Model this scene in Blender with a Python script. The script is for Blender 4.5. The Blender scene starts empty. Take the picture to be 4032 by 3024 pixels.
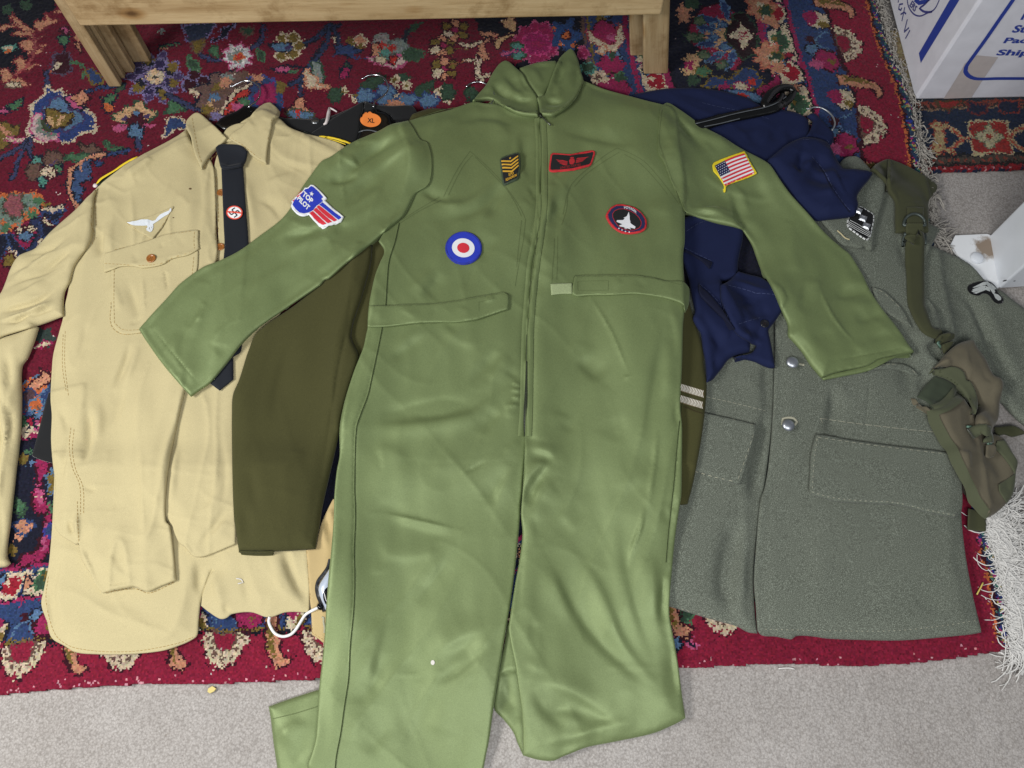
import bpy, bmesh, math, random
import numpy as np
from mathutils import Vector, Matrix
from mathutils.geometry import delaunay_2d_cdt

# ------------------------------------------------------------------ camera
CAM_H = 1.5
TILT = math.radians(22.0)          # lean away from looking straight down
FPX = 3262.0                       # focal length in photo pixels (4032 wide)
scene = bpy.context.scene
cam_data = bpy.data.cameras.new("camera")
cam_data.sensor_fit = 'HORIZONTAL'
cam_data.sensor_width = 36.0
cam_data.lens = FPX / 4032 * 36.0
cam_data.clip_start = 0.02
cam_data.clip_end = 60
cam = bpy.data.objects.new("camera", cam_data)
scene.collection.objects.link(cam)
cam.location = (0, 0, CAM_H)
cam.rotation_euler = (TILT, 0, 0)
scene.camera = cam

# ------------------------------------------------------------------ world and lamps
world = bpy.data.worlds.new("World")
scene.world = world
world.use_nodes = True
bg = world.node_tree.nodes["Background"]
bg.inputs[0].default_value = (0.80, 0.88, 1.0, 1)
bg.inputs[1].default_value = 0.11

def area(name, loc, aim, sx, sy, power, col):
    l = bpy.data.lights.new(name, 'AREA')
    l.shape = 'RECTANGLE'; l.size = sx; l.size_y = sy
    l.energy = power; l.color = col
    o = bpy.data.objects.new(name, l)
    scene.collection.objects.link(o)
    o.location = loc
    d = Vector(aim) - Vector(loc)
    o.rotation_euler = d.to_track_quat('-Z', 'Y').to_euler()
    return o
area("ceiling_lamp", (-1.70, 0.12, 1.60), (-0.10, 0.45, 0), 0.9, 0.5, 45, (1.0, 0.985, 0.95))
area("ceiling_lamp_near", (0.15, -0.70, 1.80), (0.10, 0.05, 0), 1.2, 0.6, 32, (0.98, 0.99, 1.0))
scene.view_settings.view_transform = 'Standard'
scene.view_settings.look = 'None'
scene.view_settings.exposure = 0.0
scene.view_settings.gamma = 1.0

# ------------------------------------------------------------------ measuring on the photo
WIN = {'V': (0, 0, 1.8228), 'P': (0, 0, 1.0),
       'A': (0, 0, .63291), 'B': (1300, 0, .63291), 'C': (2632, 0, .63291), 'D': (0, 1000, .63291),
       'E': (1300, 1000, .63291), 'F': (2632, 1000, .63291), 'G': (0, 1974, .63291),
       'H': (1300, 1974, .63291), 'I': (2632, 1974, .63291),
       'K': (0, 0, .42194), 'L': (400, 90, .40687), 'M': (1200, 60, .5877), 'N': (0, 500, .36176),
       'R': (2400, 0, .49729), 'Q': (2560, 340, .42495), 'S': (3200, 600, .37613),
       'T': (3500, 0, .25321), 'U': (3560, 1280, .50644), 'X': (2660, 860, .42194),
       'Y': (0, 1050, .754), 'Z': (1050, 2000, .36157), 'a': (850, 300, .38427),
       'b': (3660, 850, .39199), 'c': (1900, 560, .31646), 'd': (1100, 700, .38427),
       'e': (480, 760, .23508), 'g': (150, 0, .25322)}

def px(s):
    """'A 10,20 30,40 B 5,6' -> array of photo pixels"""
    out, w, fresh = [], WIN['P'], False
    for tok in s.split():
        if tok in WIN:
            w = WIN[tok]; fresh = True; continue
        x, y = tok.split(',')
        n = (w[0] + float(x) * w[2], w[1] + float(y) * w[2])
        while fresh and len(out) > 1:      # two close-ups overlap: drop points that double back
            a, b = out[-2], out[-1]
            if math.hypot(n[0] - b[0], n[1] - b[1]) < 90 and (n[0] - b[0]) * (b[0] - a[0]) + (n[1] - b[1]) * (b[1] - a[1]) < 0: out.pop()
            else: break
        fresh = False
        out.append(n)
    return np.array(out)

ST, CT = math.sin(TILT), math.cos(TILT)
def ray(p):
    p = np.atleast_2d(np.asarray(p, float))
    u = (p[:, 0] - 2016) / FPX; v = (p[:, 1] - 1512) / FPX
    return np.stack([u, ST - v * CT, -CT - v * ST], 1)
def at_z(p, z=0.0):
    d = ray(p); k = (np.asarray(z) - CAM_H) / d[:, 2]
    return np.stack([d[:, 0] * k, d[:, 1] * k, CAM_H + d[:, 2] * k], 1)
def at_plane(p, p0, n):
    d = ray(p); o = np.array([0, 0, CAM_H]); n = np.asarray(n, float)
    k = ((np.asarray(p0) - o) @ n) / (d @ n)
    return o + d * k[:, None]

# ------------------------------------------------------------------ the heap: how high the cloth lies
GX0, GX1, GY0, GY1, GR = -1.32, 1.32, -0.36, 1.72, 0.004
NX = int((GX1 - GX0) / GR) + 1; NY = int((GY1 - GY0) / GR) + 1
HEAP = np.zeros((NY, NX))
def sample(F, xy):
    fx = np.clip((xy[:, 0] - GX0) / GR, 0, NX - 1.001); fy = np.clip((xy[:, 1] - GY0) / GR, 0, NY - 1.001)
    ix = fx.astype(int); iy = fy.astype(int); ax = fx - ix; ay = fy - iy
    return (F[iy, ix] * (1 - ax) * (1 - ay) + F[iy, ix + 1] * ax * (1 - ay)
            + F[iy + 1, ix] * (1 - ax) * ay + F[iy + 1, ix + 1] * ax * ay)
def gauss(F, s):
    r = max(1, int(3 * s)); k = np.exp(-0.5 * (np.arange(-r, r + 1) / s) ** 2); k /= k.sum()
    Fp = np.pad(F, ((r, r), (0, 0)), mode='edge')
    F = sum(k[i] * Fp[i:i + F.shape[0]] for i in range(2 * r + 1))
    Fp = np.pad(F, ((0, 0), (r, r)), mode='edge')
    return sum(k[i] * Fp[:, i:i + F.shape[1]] for i in range(2 * r + 1))
def maxf(F, r):
    G = F.copy()
    for i in range(1, r + 1):
        G[i:] = np.maximum(G[i:], F[:-i]); G[:-i] = np.maximum(G[:-i], F[i:])
    F = G; G = F.copy()
    for i in range(1, r + 1):
        G[:, i:] = np.maximum(G[:, i:], F[:, :-i]); G[:, :-i] = np.maximum(G[:, :-i], F[:, i:])
    return G
_fields = {}
def noise_field(seed, sx, sy=None, ang=0.0):
    """unit-variance smooth random field over the heap grid, grain sizes in metres"""
    sy = sy or sx
    key = (seed, sx, sy, ang)
    if key not in _fields:
        rng = np.random.default_rng(seed)
        w = rng.standard_normal((NY, NX))
        ky = np.fft.fftfreq(NY, GR)[:, None] * 2 * math.pi; kx = np.fft.rfftfreq(NX, GR)[None] * 2 * math.pi
        c, s = math.cos(ang), math.sin(ang)
        ka = kx * c + ky * s; kb = -kx * s + ky * c
        f = np.fft.irfft2(np.fft.rfft2(w) * np.exp(-0.5 * ((ka * sx) ** 2 + (kb * sy) ** 2)), s=(NY, NX))
        _fields[key] = f / f.std()
    return _fields[key]

def on_heap(p, lift=0.0, F=None, it=5):
    F = HEAP if F is None else F
    w = at_z(p, 0.02)
    for _ in range(it):
        w = at_z(p, sample(F, w) + lift)
    return w

# ------------------------------------------------------------------ outlines
def curve(p, closed=False, step=9.0, corner=50, straight=False):
    p = np.asarray(p, float); n = len(p)
    out = []
    def tang(i):
        a = p[(i - 1) % n] if (closed or i > 0) else p[i]
        b = p[(i + 1) % n] if (closed or i < n - 1) else p[i]
        d1 = p[i] - a; d2 = b - p[i]
        l1 = np.linalg.norm(d1); l2 = np.linalg.norm(d2)
        if l1 > 0 and l2 > 0:
            c = d1 @ d2 / l1 / l2
            if c < math.cos(math.radians(corner)): return None
        t = b - a; l = np.linalg.norm(t)
        return t / l if l > 0 else None
    T = [tang(i) for i in range(n)]
    for i in range(n if closed else n - 1):
        a = p[i]; b = p[(i + 1) % n]; L = np.linalg.norm(b - a)
        m = max(1, int(round(L / step)))
        d = (b - a) / max(L, 1e-9)
        ta = (T[i] if T[i] is not None else d) * L; tb = (T[(i + 1) % n] if T[(i + 1) % n] is not None else d) * L
        if straight: ta = tb = d * L
        for k in range(m):
            t = k / m
            h1 = 2 * t**3 - 3 * t * t + 1; h2 = t**3 - 2 * t * t + t; h3 = -2 * t**3 + 3 * t * t; h4 = t**3 - t * t
            out.append(h1 * a + h2 * ta + h3 * b + h4 * tb)
    if not closed: out.append(p[-1])
    return np.array(out)

def seg_dist(pts, A, B, chunk=4000):
    """distance of pts to segments; also index and parameter of the nearest"""
    D = np.empty(len(pts)); I = np.empty(len(pts), int); Tt = np.empty(len(pts))
    ab = B - A; l2 = np.maximum((ab ** 2).sum(1), 1e-14)
    for s in range(0, len(pts), chunk):
        q = pts[s:s + chunk, None, :] - A[None]
        t = np.clip((q * ab[None]).sum(2) / l2, 0, 1)
        r = q - t[..., None] * ab[None]
        d2 = (r ** 2).sum(2)
        j = d2.argmin(1); k = np.arange(len(j))
        D[s:s + chunk] = np.sqrt(d2[k, j]); I[s:s + chunk] = j; Tt[s:s + chunk] = t[k, j]
    return D, I, Tt
def inside(pts, poly, chunk=4000):
    x1, y1 = poly[:, 0], poly[:, 1]; x2, y2 = np.roll(x1, -1), np.roll(y1, -1)
    res = np.zeros(len(pts), bool)
    dy = np.where(y2 == y1, 1e-12, y2 - y1)
    for s in range(0, len(pts), chunk):
        x = pts[s:s + chunk, 0:1]; y = pts[s:s + chunk, 1:2]
        c = ((y1 > y) != (y2 > y)) & (x < (x2 - x1) * (y - y1) / dy + x1)
        res[s:s + chunk] = c.sum(1) % 2 == 1
    return res

# ------------------------------------------------------------------ objects
def lin(c):
    c = np.asarray(c, float) / 255
    return tuple(np.where(c <= .04045, c / 12.92, ((c + .055) / 1.055) ** 2.4))
COL = scene.collection
def thing(name, label, cat, loc=(0, 0, 0), group=None):
    o = bpy.data.objects.new(name, None); COL.objects.link(o)
    o.location = loc; o.empty_display_size = .05
    o['label'] = label; o['category'] = cat
    if group: o['group'] = group
    return o
def root_loc(o):
    l = Vector((0, 0, 0))
    while o is not None:
        l += o.location; o = o.parent
    return l
def link_mesh(name, verts, faces, mat, parent=None, smooth=True, label=None, cat=None, kind=None, group=None):
    me = bpy.data.meshes.new(name)
    verts = np.asarray(verts, float)
    off = root_loc(parent) if parent else Vector((0, 0, 0))
    base = np.array(off)
    o_loc = (0, 0, 0)
    if parent is None and kind is None and len(verts):
        c = np.array([(verts[:, 0].min() + verts[:, 0].max()) / 2, (verts[:, 1].min() + verts[:, 1].max()) / 2, verts[:, 2].min()])
        base = c; o_loc = tuple(c)
    me.from_pydata((verts - base).tolist(), [], [list(map(int, f)) for f in faces])
    me.update()
    if smooth:
        me.polygons.foreach_set('use_smooth', np.ones(len(me.polygons), bool))
    me.materials.append(mat)
    o = bpy.data.objects.new(name, me); COL.objects.link(o)
    o.location = o_loc
    if parent: o.parent = parent
    if label: o['label'] = label
    if cat: o['category'] = cat
    if kind: o['kind'] = kind
    if group: o['group'] = group
    return o

# ------------------------------------------------------------------ materials
MATS = {}
def new_mat(name):
    m = bpy.data.materials.new(name); m.use_nodes = True
    nt = m.node_tree; nt.nodes.clear()
    out = nt.nodes.new('ShaderNodeOutputMaterial'); b = nt.nodes.new('ShaderNodeBsdfPrincipled')
    nt.links.new(b.outputs[0], out.inputs[0])
    return m, nt, b
def N(nt, t, **kw):
    n = nt.nodes.new(t)
    for k, v in kw.items():
        if k.startswith('i_'):
            n.inputs[k[2:].replace('_', ' ')].default_value = v
        else: setattr(n, k, v)
    return n
def ramp(nt, fac, stops):
    r = N(nt, 'ShaderNodeValToRGB')
    el = r.color_ramp.elements
    while len(el) < len(stops): el.new(0.5)
    for e, (p, c) in zip(el, stops):
        e.position = p; e.color = (*c, 1)
    nt.links.new(fac, r.inputs[0]); return r
def geo(nt):
    return N(nt, 'ShaderNodeNewGeometry').outputs['Position']
def noise(nt, vec, scale, detail=2.0, rough=.5):
    n = N(nt, 'ShaderNodeTexNoise'); n.inputs['Scale'].default_value = scale
    n.inputs['Detail'].default_value = detail; n.inputs['Roughness'].default_value = rough
    nt.links.new(vec, n.inputs['Vector']); return n.outputs['Fac']
def mixc(nt, fac, a, b, mode='MIX'):
    m = N(nt, 'ShaderNodeMix', data_type='RGBA', blend_type=mode)
    for sock, v in ((0, fac), (6, a), (7, b)):
        if isinstance(v, (int, float)): m.inputs[sock].default_value = v
        elif isinstance(v, tuple): m.inputs[sock].default_value = (*v, 1) if len(v) == 3 else v
        else: nt.links.new(v, m.inputs[sock])
    return m.outputs[2]
def bump(nt, b, h, strength, dist=.001, prev=None):
    n = N(nt, 'ShaderNodeBump'); n.inputs['Strength'].default_value = strength
    n.inputs['Distance'].default_value = dist
    nt.links.new(h, n.inputs['Height'])
    if prev: nt.links.new(prev, n.inputs['Normal'])
    nt.links.new(n.outputs[0], b.inputs['Normal']); return n.outputs[0]

def cloth_mat(name, col, var=0.12, vscale=9, speck=0.0, speckscale=900, rough=.85, sheen=.15, spec=.25,
              weave=1400, wstr=.25, soft=0.0, softscale=35, col2=None, crease=0.0, cscale=7):
    if name in MATS: return MATS[name]
    m, nt, b = new_mat(name)
    v = geo(nt); c = lin(col)
    n1 = noise(nt, v, vscale, 4, .6)
    dark = tuple(x * (1 - var) for x in c); light = tuple(min(1, x * (1 + var)) for x in c)
    r = ramp(nt, n1, [(.3, dark), (.7, light)])
    cc = r.outputs[0]
    if speck:
        n2 = noise(nt, v, speckscale, 2, .7)
        lo = tuple(x * (1 - speck) for x in c); hi = lin(col2) if col2 else tuple(min(1, x * (1 + speck)) for x in c)
        r2 = ramp(nt, n2, [(.36, lo), (.5, c), (.66, hi)])
        cc = mixc(nt, .7, cc, r2.outputs[0])
    nt.links.new(cc, b.inputs['Base Color'])
    b.inputs['Roughness'].default_value = rough
    b.inputs['Specular IOR Level'].default_value = spec
    b.inputs['Sheen Weight'].default_value = sheen
    b.inputs['Sheen Roughness'].default_value = .4
    h = noise(nt, v, weave, 1, .5)
    p = bump(nt, b, h, wstr, .0006)
    if soft:
        h2 = noise(nt, v, softscale, 3, .55)
        p = bump(nt, b, h2, soft, .004, p)
    if crease:
        for k, (sc, st, rz) in enumerate(((cscale, (1.0, .30, 1.0), .25), (cscale * 1.9, (.35, 1.0, 1.0), -.3))):
            mp = N(nt, 'ShaderNodeMapping'); nt.links.new(v, mp.inputs[0]); mp.inputs['Scale'].default_value = st; mp.inputs['Rotation'].default_value = (0, 0, rz)
            tn = N(nt, 'ShaderNodeTexNoise', noise_type='RIDGED_MULTIFRACTAL'); nt.links.new(mp.outputs[0], tn.inputs['Vector'])
            tn.inputs['Scale'].default_value = sc; tn.inputs['Detail'].default_value = 3; tn.inputs['Roughness'].default_value = .5
            p = bump(nt, b, tn.outputs['Fac'], crease * (1 if k == 0 else .6), .004, p)
    MATS[name] = m
    return m
def plain(name, col, rough=.5, metal=0.0, spec=.5, var=0.0, vs=60, bstr=0, bscale=300, coat=0):
    if name in MATS: return MATS[name]
    m, nt, b = new_mat(name); c = lin(col)
    b.inputs['Roughness'].default_value = rough; b.inputs['Metallic'].default_value = metal
    b.inputs['Specular IOR Level'].default_value = spec; b.inputs['Coat Weight'].default_value = coat
    n1 = noise(nt, geo(nt), vs, 3)
    r = ramp(nt, n1, [(.3, tuple(x * (1 - var) for x in c)), (.7, tuple(min(1, x * (1 + var)) for x in c))])
    nt.links.new(r.outputs[0], b.inputs['Base Color'])
    if bstr: bump(nt, b, noise(nt, geo(nt), bscale, 2), bstr, .001)
    MATS[name] = m; return m

# ------------------------------------------------------------------ cloth laid on the heap
def fold_eval(pts, folds, F, ws=1.0):
    """folds: (points, height mm, width mm[, width on the other side mm])"""
    z = np.zeros(len(pts))
    for f in folds:
        q = f[0] if isinstance(f[0], np.ndarray) else px(f[0])
        w = on_heap(curve(q, step=25), .002, F)[:, :2]
        A, B = w[:-1], w[1:]
        if f[2] > 5.5:
            Ls = np.linalg.norm(np.diff(w, axis=0), axis=1).sum()
            am = f[1] * min(1.0, (Ls / .085) ** .8)
            wd = [x * ws for x in f[2:]]
            if len(wd) == 1:      # cloth breaks more sharply on one side of a fold than on the other
                sgn = (int(abs(q[0][0] * 7 + q[-1][1] * 3)) % 2) * 2 - 1
                wd = [wd[0] * (1 - .38 * sgn), wd[0] * (1 + .38 * sgn)]
            f = (f[0], am) + tuple(wd)
        wid = max(f[2], f[3] if len(f) > 3 else 0) * .001
        near = (pts[:, 0] > w[:, 0].min() - 3.2 * wid) & (pts[:, 0] < w[:, 0].max() + 3.2 * wid) & \
               (pts[:, 1] > w[:, 1].min() - 3.2 * wid) & (pts[:, 1] < w[:, 1].max() + 3.2 * wid)
        idx = np.nonzero(near)[0]
        if not len(idx): continue
        P_ = pts[idx]
        d, i, t = seg_dist(P_, A, B)
        s = (i + t) / len(A)
        tp = np.clip(np.minimum(s, 1 - s) / .40, 0, 1); tp = tp * tp * (3 - 2 * tp)
        tp = np.maximum(tp, .12)
        ww = np.full(len(d), f[2] * .001)
        if len(f) > 3:
            ab = B - A; r = P_ - A[i]
            side = ab[i, 0] * r[:, 1] - ab[i, 1] * r[:, 0]
            ww = np.where(side > 0, f[2] * .001, f[3] * .001)
        z[idx] += f[1] * .001 * tp * np.exp(-(d / ww) ** 2)
    return z

def cloth(name, outline, mat, parent, t=.0018, loft=.005, er=.010, res=.006, folds=(), nz=(), drape=.016,
          step=9.0, dense=(), corner=50, update=True, label=None, extra=None, straight=False, lip=.25, mx=1, body=0.0, fs=1.0, flush=(), ws=1.0, under=.006):
    """a piece of cloth traced by its outline, draped over whatever lies there already"""
    global HEAP
    q = px(outline) if isinstance(outline, str) else outline
    q = curve(q, True, step, corner, straight)
    # ground plan: follow the heap as it is under the edge
    mgn = .10
    rough_xy = at_z(q, .02)[:, :2]
    ix0 = max(0, int((rough_xy[:, 0].min() - mgn - GX0) / GR)); ix1 = min(NX, int((rough_xy[:, 0].max() + mgn - GX0) / GR) + 2)
    iy0 = max(0, int((rough_xy[:, 1].min() - mgn - GY0) / GR)); iy1 = min(NY, int((rough_xy[:, 1].max() + mgn - GY0) / GR) + 2)
    BASE = HEAP.copy()
    sub = HEAP[iy0:iy1, ix0:ix1]
    if drape > 0:
        BASE[iy0:iy1, ix0:ix1] = np.maximum(gauss(maxf(sub, mx), drape / GR), sub)
    W = on_heap(q, t + loft * .4, BASE)
    B = W[:, :2]
    # drop near-duplicate points
    keep = [0]
    for i in range(1, len(B)):
        if np.linalg.norm(B[i] - B[keep[-1]]) > .0008: keep.append(i)
    B = B[keep]; n = len(B)
    A_, B_ = B, np.roll(B, -1, 0)
    lo = B.min(0); hi = B.max(0)
    # interior points on a jittered hexagonal net
    rng = np.random.default_rng(len(name) * 31 + n)
    ys = np.arange(lo[1], hi[1], res * .866)
    P_ = []
    for k, y in enumerate(ys):
        xs = np.arange(lo[0] + (res / 2 if k % 2 else 0), hi[0], res)
        P_.append(np.stack([xs, np.full(len(xs), y)], 1))
    P_ = np.concatenate(P_) if P_ else np.zeros((0, 2))
    P_ = P_ + rng.uniform(-.18, .18, P_.shape) * res
    P_ = P_[inside(P_, B)] if len(P_) else P_
    # rings just inside the edge, and rows along narrow folds
    nrm = np.stack([-(np.roll(B, -1, 0) - np.roll(B, 1, 0))[:, 1], (np.roll(B, -1, 0) - np.roll(B, 1, 0))[:, 0]], 1)
    nrm /= np.maximum(np.linalg.norm(nrm, axis=1, keepdims=True), 1e-9)
    area2 = (A_[:, 0] * B_[:, 1] - A_[:, 1] * B_[:, 0]).sum()
    if area2 < 0: nrm = -nrm
    rows = []
    for off in (er * .12, er * .4, er * .8):
        rows.append(B + nrm * off)
    for f in list(folds) + list(dense):
        if f[2] <= 5:
            w = on_heap(curve(px(f[0]) if isinstance(f[0], str) else f[0], step=11), .002, BASE)[:, :2]
            tt = np.gradient(w, axis=0); nn = np.stack([-tt[:, 1], tt[:, 0]], 1)
            nn /= np.maximum(np.linalg.norm(nn, axis=1, keepdims=True), 1e-9)
            for o in (0, -.6, .6, -1.3, 1.3):
                rows.append(w + nn * o * f[2] * .001)
    rows = np.concatenate(rows)
    rows = rows[inside(rows, B)]
    d, _, _ = seg_dist(rows, A_, B_)
    rows = rows[d > er * .1]
    if len(P_):
        d, _, _ = seg_dist(P_, A_, B_)
        P_ = P_[d > max(er * .9, res * .45)]
    allp = np.concatenate([B, rows, P_])
    cdt = delaunay_2d_cdt([Vector(p) for p in allp], [], [list(range(n))], 1, 1e-6)
    V2 = np.array([tuple(v) for v in cdt[0]]); tris = [list(f) for f in cdt[2]]
    FL = [(on_heap(curve(px(f if isinstance(f, str) else f[0]), step=25), .002, BASE)[:, :2], .05 if isinstance(f, str) else f[1]) for f in flush]
    def height(xy, with_edge=True):
        d, _, _ = seg_dist(xy, A_, B_)
        e = np.clip(d / er, 0, 1)
        prof = np.sqrt(np.clip(1 - (1 - e) ** 2, 0, 1))
        k = np.ones(len(xy))
        for fw, fr_ng in FL:
            df, _, _ = seg_dist(xy, fw[:-1], fw[1:]); df = np.clip(df / fr_ng, 0, 1); k = np.minimum(k, df * df * (3 - 2 * df))
        prof = prof * k
        z = sample(BASE, xy) + t + loft * prof
        fz = fold_eval(xy, folds, BASE, ws)
        g = np.clip(d / (er * 2.0), 0, 1)
        for (amp, seed, sx, sy, ang, *kind) in nz:
            fld = sample(noise_field(seed, sx, sy, ang), xy)
            if kind:      # creases along the zero lines of the field, here stronger, there fading out
                msk = np.clip(.55 + .6 * sample(noise_field(seed + 500, .07), xy), 0, 1.4)
                fld = (np.exp(-(np.abs(fld) / kind[0])) - .25) * msk
            fz = fz + amp * .001 * fld
        soft = .25 + .75 * g
        z = z + fz * soft * fs
        if body:
            gb = np.clip(d / .035, 0, 1); z = z + body * gb * gb * (3 - 2 * gb) * k
        if extra is not None: z = z + extra(xy, d)
        return np.maximum(z, sample(HEAP, xy) + t * .8)
    z = height(V2)
    verts = np.column_stack([V2, z])
    # hem down to the heap
    # boundary loop from the triangles
    from collections import Counter
    ec = Counter()
    for f in tris:
        for a, b in zip(f, f[1:] + f[:1]): ec[(min(a, b), max(a, b))] += 1
    faces = list(tris)
    nv = len(verts); add = {}; extra_v = []
    def low(i, lvl):
        k = (i, lvl)
        if k not in add:
            x, y = V2[i] + (nrm[i] * under if i < n else 0)
            zz = z[i] if lvl == 0 else max(sample(HEAP, V2[i:i + 1])[0] - .0008, 0.0)
            add[k] = nv + len(extra_v); extra_v.append((x, y, min(zz, z[i])))
        return add[k]
    for f in tris:
        for a, b in zip(f, f[1:] + f[:1]):
            if ec[(min(a, b), max(a, b))] == 1:
                faces.append([b, a, low(a, 1), low(b, 1)])
    if extra_v: verts = np.concatenate([verts, np.array(extra_v)])
    o = link_mesh(name, verts, faces, mat, parent, label=label)
    if update:
        gx = GX0 + np.arange(max(0, int((lo[0] - GX0) / GR)), min(NX, int((hi[0] - GX0) / GR) + 2)) * GR
        gy = GY0 + np.arange(max(0, int((lo[1] - GY0) / GR)), min(NY, int((hi[1] - GY0) / GR) + 2)) * GR
        if len(gx) and len(gy):
            XX, YY = np.meshgrid(gx, gy); G = np.stack([XX.ravel(), YY.ravel()], 1)
            m = inside(G, B); Gm = G[m]
            if len(Gm):
                zz = height(Gm)
                jx = np.round((Gm[:, 0] - GX0) / GR).astype(int); jy = np.round((Gm[:, 1] - GY0) / GR).astype(int)
                HEAP[jy, jx] = np.maximum(HEAP[jy, jx], zz)
    return o

def ribbon(name, pts, width, mat, parent, lift=.0012, thick=.0, nx=3, step=9.0, update=False, label=None,
           world=None, dash=None, arch=0.0, smooth=True, field=None):
    """a strip of tape, thread or webbing lying on the heap along a traced line"""
    global HEAP
    F = HEAP if field is None else field
    if world is None:
        q = px(pts) if isinstance(pts, str) else pts
        W = on_heap(curve(q, step=step), lift, F)[:, :2]
    else: W = world
    tt = np.gradient(W, axis=0); nn = np.stack([-tt[:, 1], tt[:, 0]], 1)
    nn /= np.maximum(np.linalg.norm(nn, axis=1, keepdims=True), 1e-9)
    wd = np.broadcast_to(np.asarray(width, float), (len(W),)) if np.ndim(width) < 1 or len(np.atleast_1d(width)) == len(W) else \
        np.interp(np.linspace(0, 1, len(W)), np.linspace(0, 1, len(width)), width)
    offs = np.linspace(-.5, .5, nx)
    rowsz = []
    verts = []
    for o in offs:
        xy = W + nn * (o * wd)[:, None]
        z = sample(F, xy) + lift + arch * (1 - (2 * o) ** 2)
        verts.append(np.column_stack([xy, z]))
    if thick > 0:     # webbing: level the strip across and give it sides
        zc = np.stack([v[:, 2] for v in verts]).max(0)
        k = np.ones(5) / 5
        zc = np.maximum(np.convolve(np.pad(zc, 2, mode='edge'), k, 'valid'), zc)
        for v, o in zip(verts, offs):
            v[:, 2] = np.maximum(v[:, 2], zc - .002 * abs(2 * o)) + thick
        lowL = verts[0].copy(); lowR = verts[-1].copy()
        lowL[:, 2] -= thick + .0005; lowR[:, 2] -= thick + .0005
        verts = [lowL] + verts + [lowR]
    m = len(verts); L = len(W)
    V = np.stack(verts, 1).reshape(-1, 3)
    faces = []
    for i in range(L - 1):
        if dash and (i % (dash[0] + dash[1])) >= dash[0]: continue
        for j in range(m - 1):
            faces.append((i * m + j, i * m + j + 1, (i + 1) * m + j + 1, (i + 1) * m + j))
    if thick > 0:
        faces.append(tuple(range(m))); faces.append(tuple((L - 1) * m + j for j in range(m))[::-1])
    o = link_mesh(name, V, [f[::-1] for f in faces], mat, parent, smooth, label=label)
    if update:
        for v in verts[1:-1] if thick > 0 else verts:
            pass
        hw = wd.max() / 2
        lo = W.min(0) - hw; hi = W.max(0) + hw
        gx = np.arange(int((lo[0] - GX0) / GR), int((hi[0] - GX0) / GR) + 2); gy = np.arange(int((lo[1] - GY0) / GR), int((hi[1] - GY0) / GR) + 2)
        gx = gx[(gx >= 0) & (gx < NX)]; gy = gy[(gy >= 0) & (gy < NY)]
        XX, YY = np.meshgrid(gx, gy); G = np.stack([GX0 + XX.ravel() * GR, GY0 + YY.ravel() * GR], 1)
        d, i, t = seg_dist(G, W[:-1], W[1:])
        zc = np.stack([v[:, 2] for v in verts]).max(0)
        mk = d < wd[i] / 2 + GR * .5
        HEAP[YY.ravel()[mk], XX.ravel()[mk]] = np.maximum(HEAP[YY.ravel()[mk], XX.ravel()[mk]], zc[i[mk]])
    return o

def tube(name, P3, r, mat, parent, seg=8, closed=False, label=None, cat=None, kind=None):
    P3 = np.asarray(P3, float); n = len(P3)
    T = np.gradient(P3, axis=0) if not closed else np.roll(P3, -1, 0) - np.roll(P3, 1, 0)
    T /= np.maximum(np.linalg.norm(T, axis=1, keepdims=True), 1e-9)
    up = np.array([0, 0, 1.0]); V = []
    rr = np.broadcast_to(np.asarray(r, float), (n,)) if np.ndim(r) == 0 else np.interp(np.linspace(0, 1, n), np.linspace(0, 1, len(r)), r)
    prev = None
    for i in range(n):
        a = np.cross(T[i], up)
        if np.linalg.norm(a) < .05: a = np.cross(T[i], [1, 0, 0]) if prev is None else prev
        a = a / np.linalg.norm(a); prev = a; b = np.cross(a, T[i])
        for k in range(seg):
            th = 2 * math.pi * k / seg
            V.append(P3[i] + rr[i] * (math.cos(th) * a + math.sin(th) * b))
    F = []
    for i in range(n if closed else n - 1):
        for k in range(seg):
            j = (i + 1) % n
            F.append((i * seg + k, i * seg + (k + 1) % seg, j * seg + (k + 1) % seg, j * seg + k))
    if not closed:
        F.append(tuple(range(seg))[::-1]); F.append(tuple((n - 1) * seg + k for k in range(seg)))
    return link_mesh(name, V, F, mat, parent, label=label, cat=cat, kind=kind)

def lathe(name, c, prof, mat, parent, seg=28, label=None, sx=1.0, sy=1.0):
    """profile of (radius, height) turned about a vertical axis at c"""
    V, F = [], []
    for (r, h) in prof:
        for k in range(seg):
            th = 2 * math.pi * k / seg
            V.append((c[0] + r * sx * math.cos(th), c[1] + r * sy * math.sin(th), c[2] + h))
    for i in range(len(prof) - 1):
        for k in range(seg):
            F.append((i * seg + k, i * seg + (k + 1) % seg, (i + 1) * seg + (k + 1) % seg, (i + 1) * seg + k))
    F.append(tuple((len(prof) - 1) * seg + k for k in range(seg)))
    return link_mesh(name, V, F, mat, parent, label=label)

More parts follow.
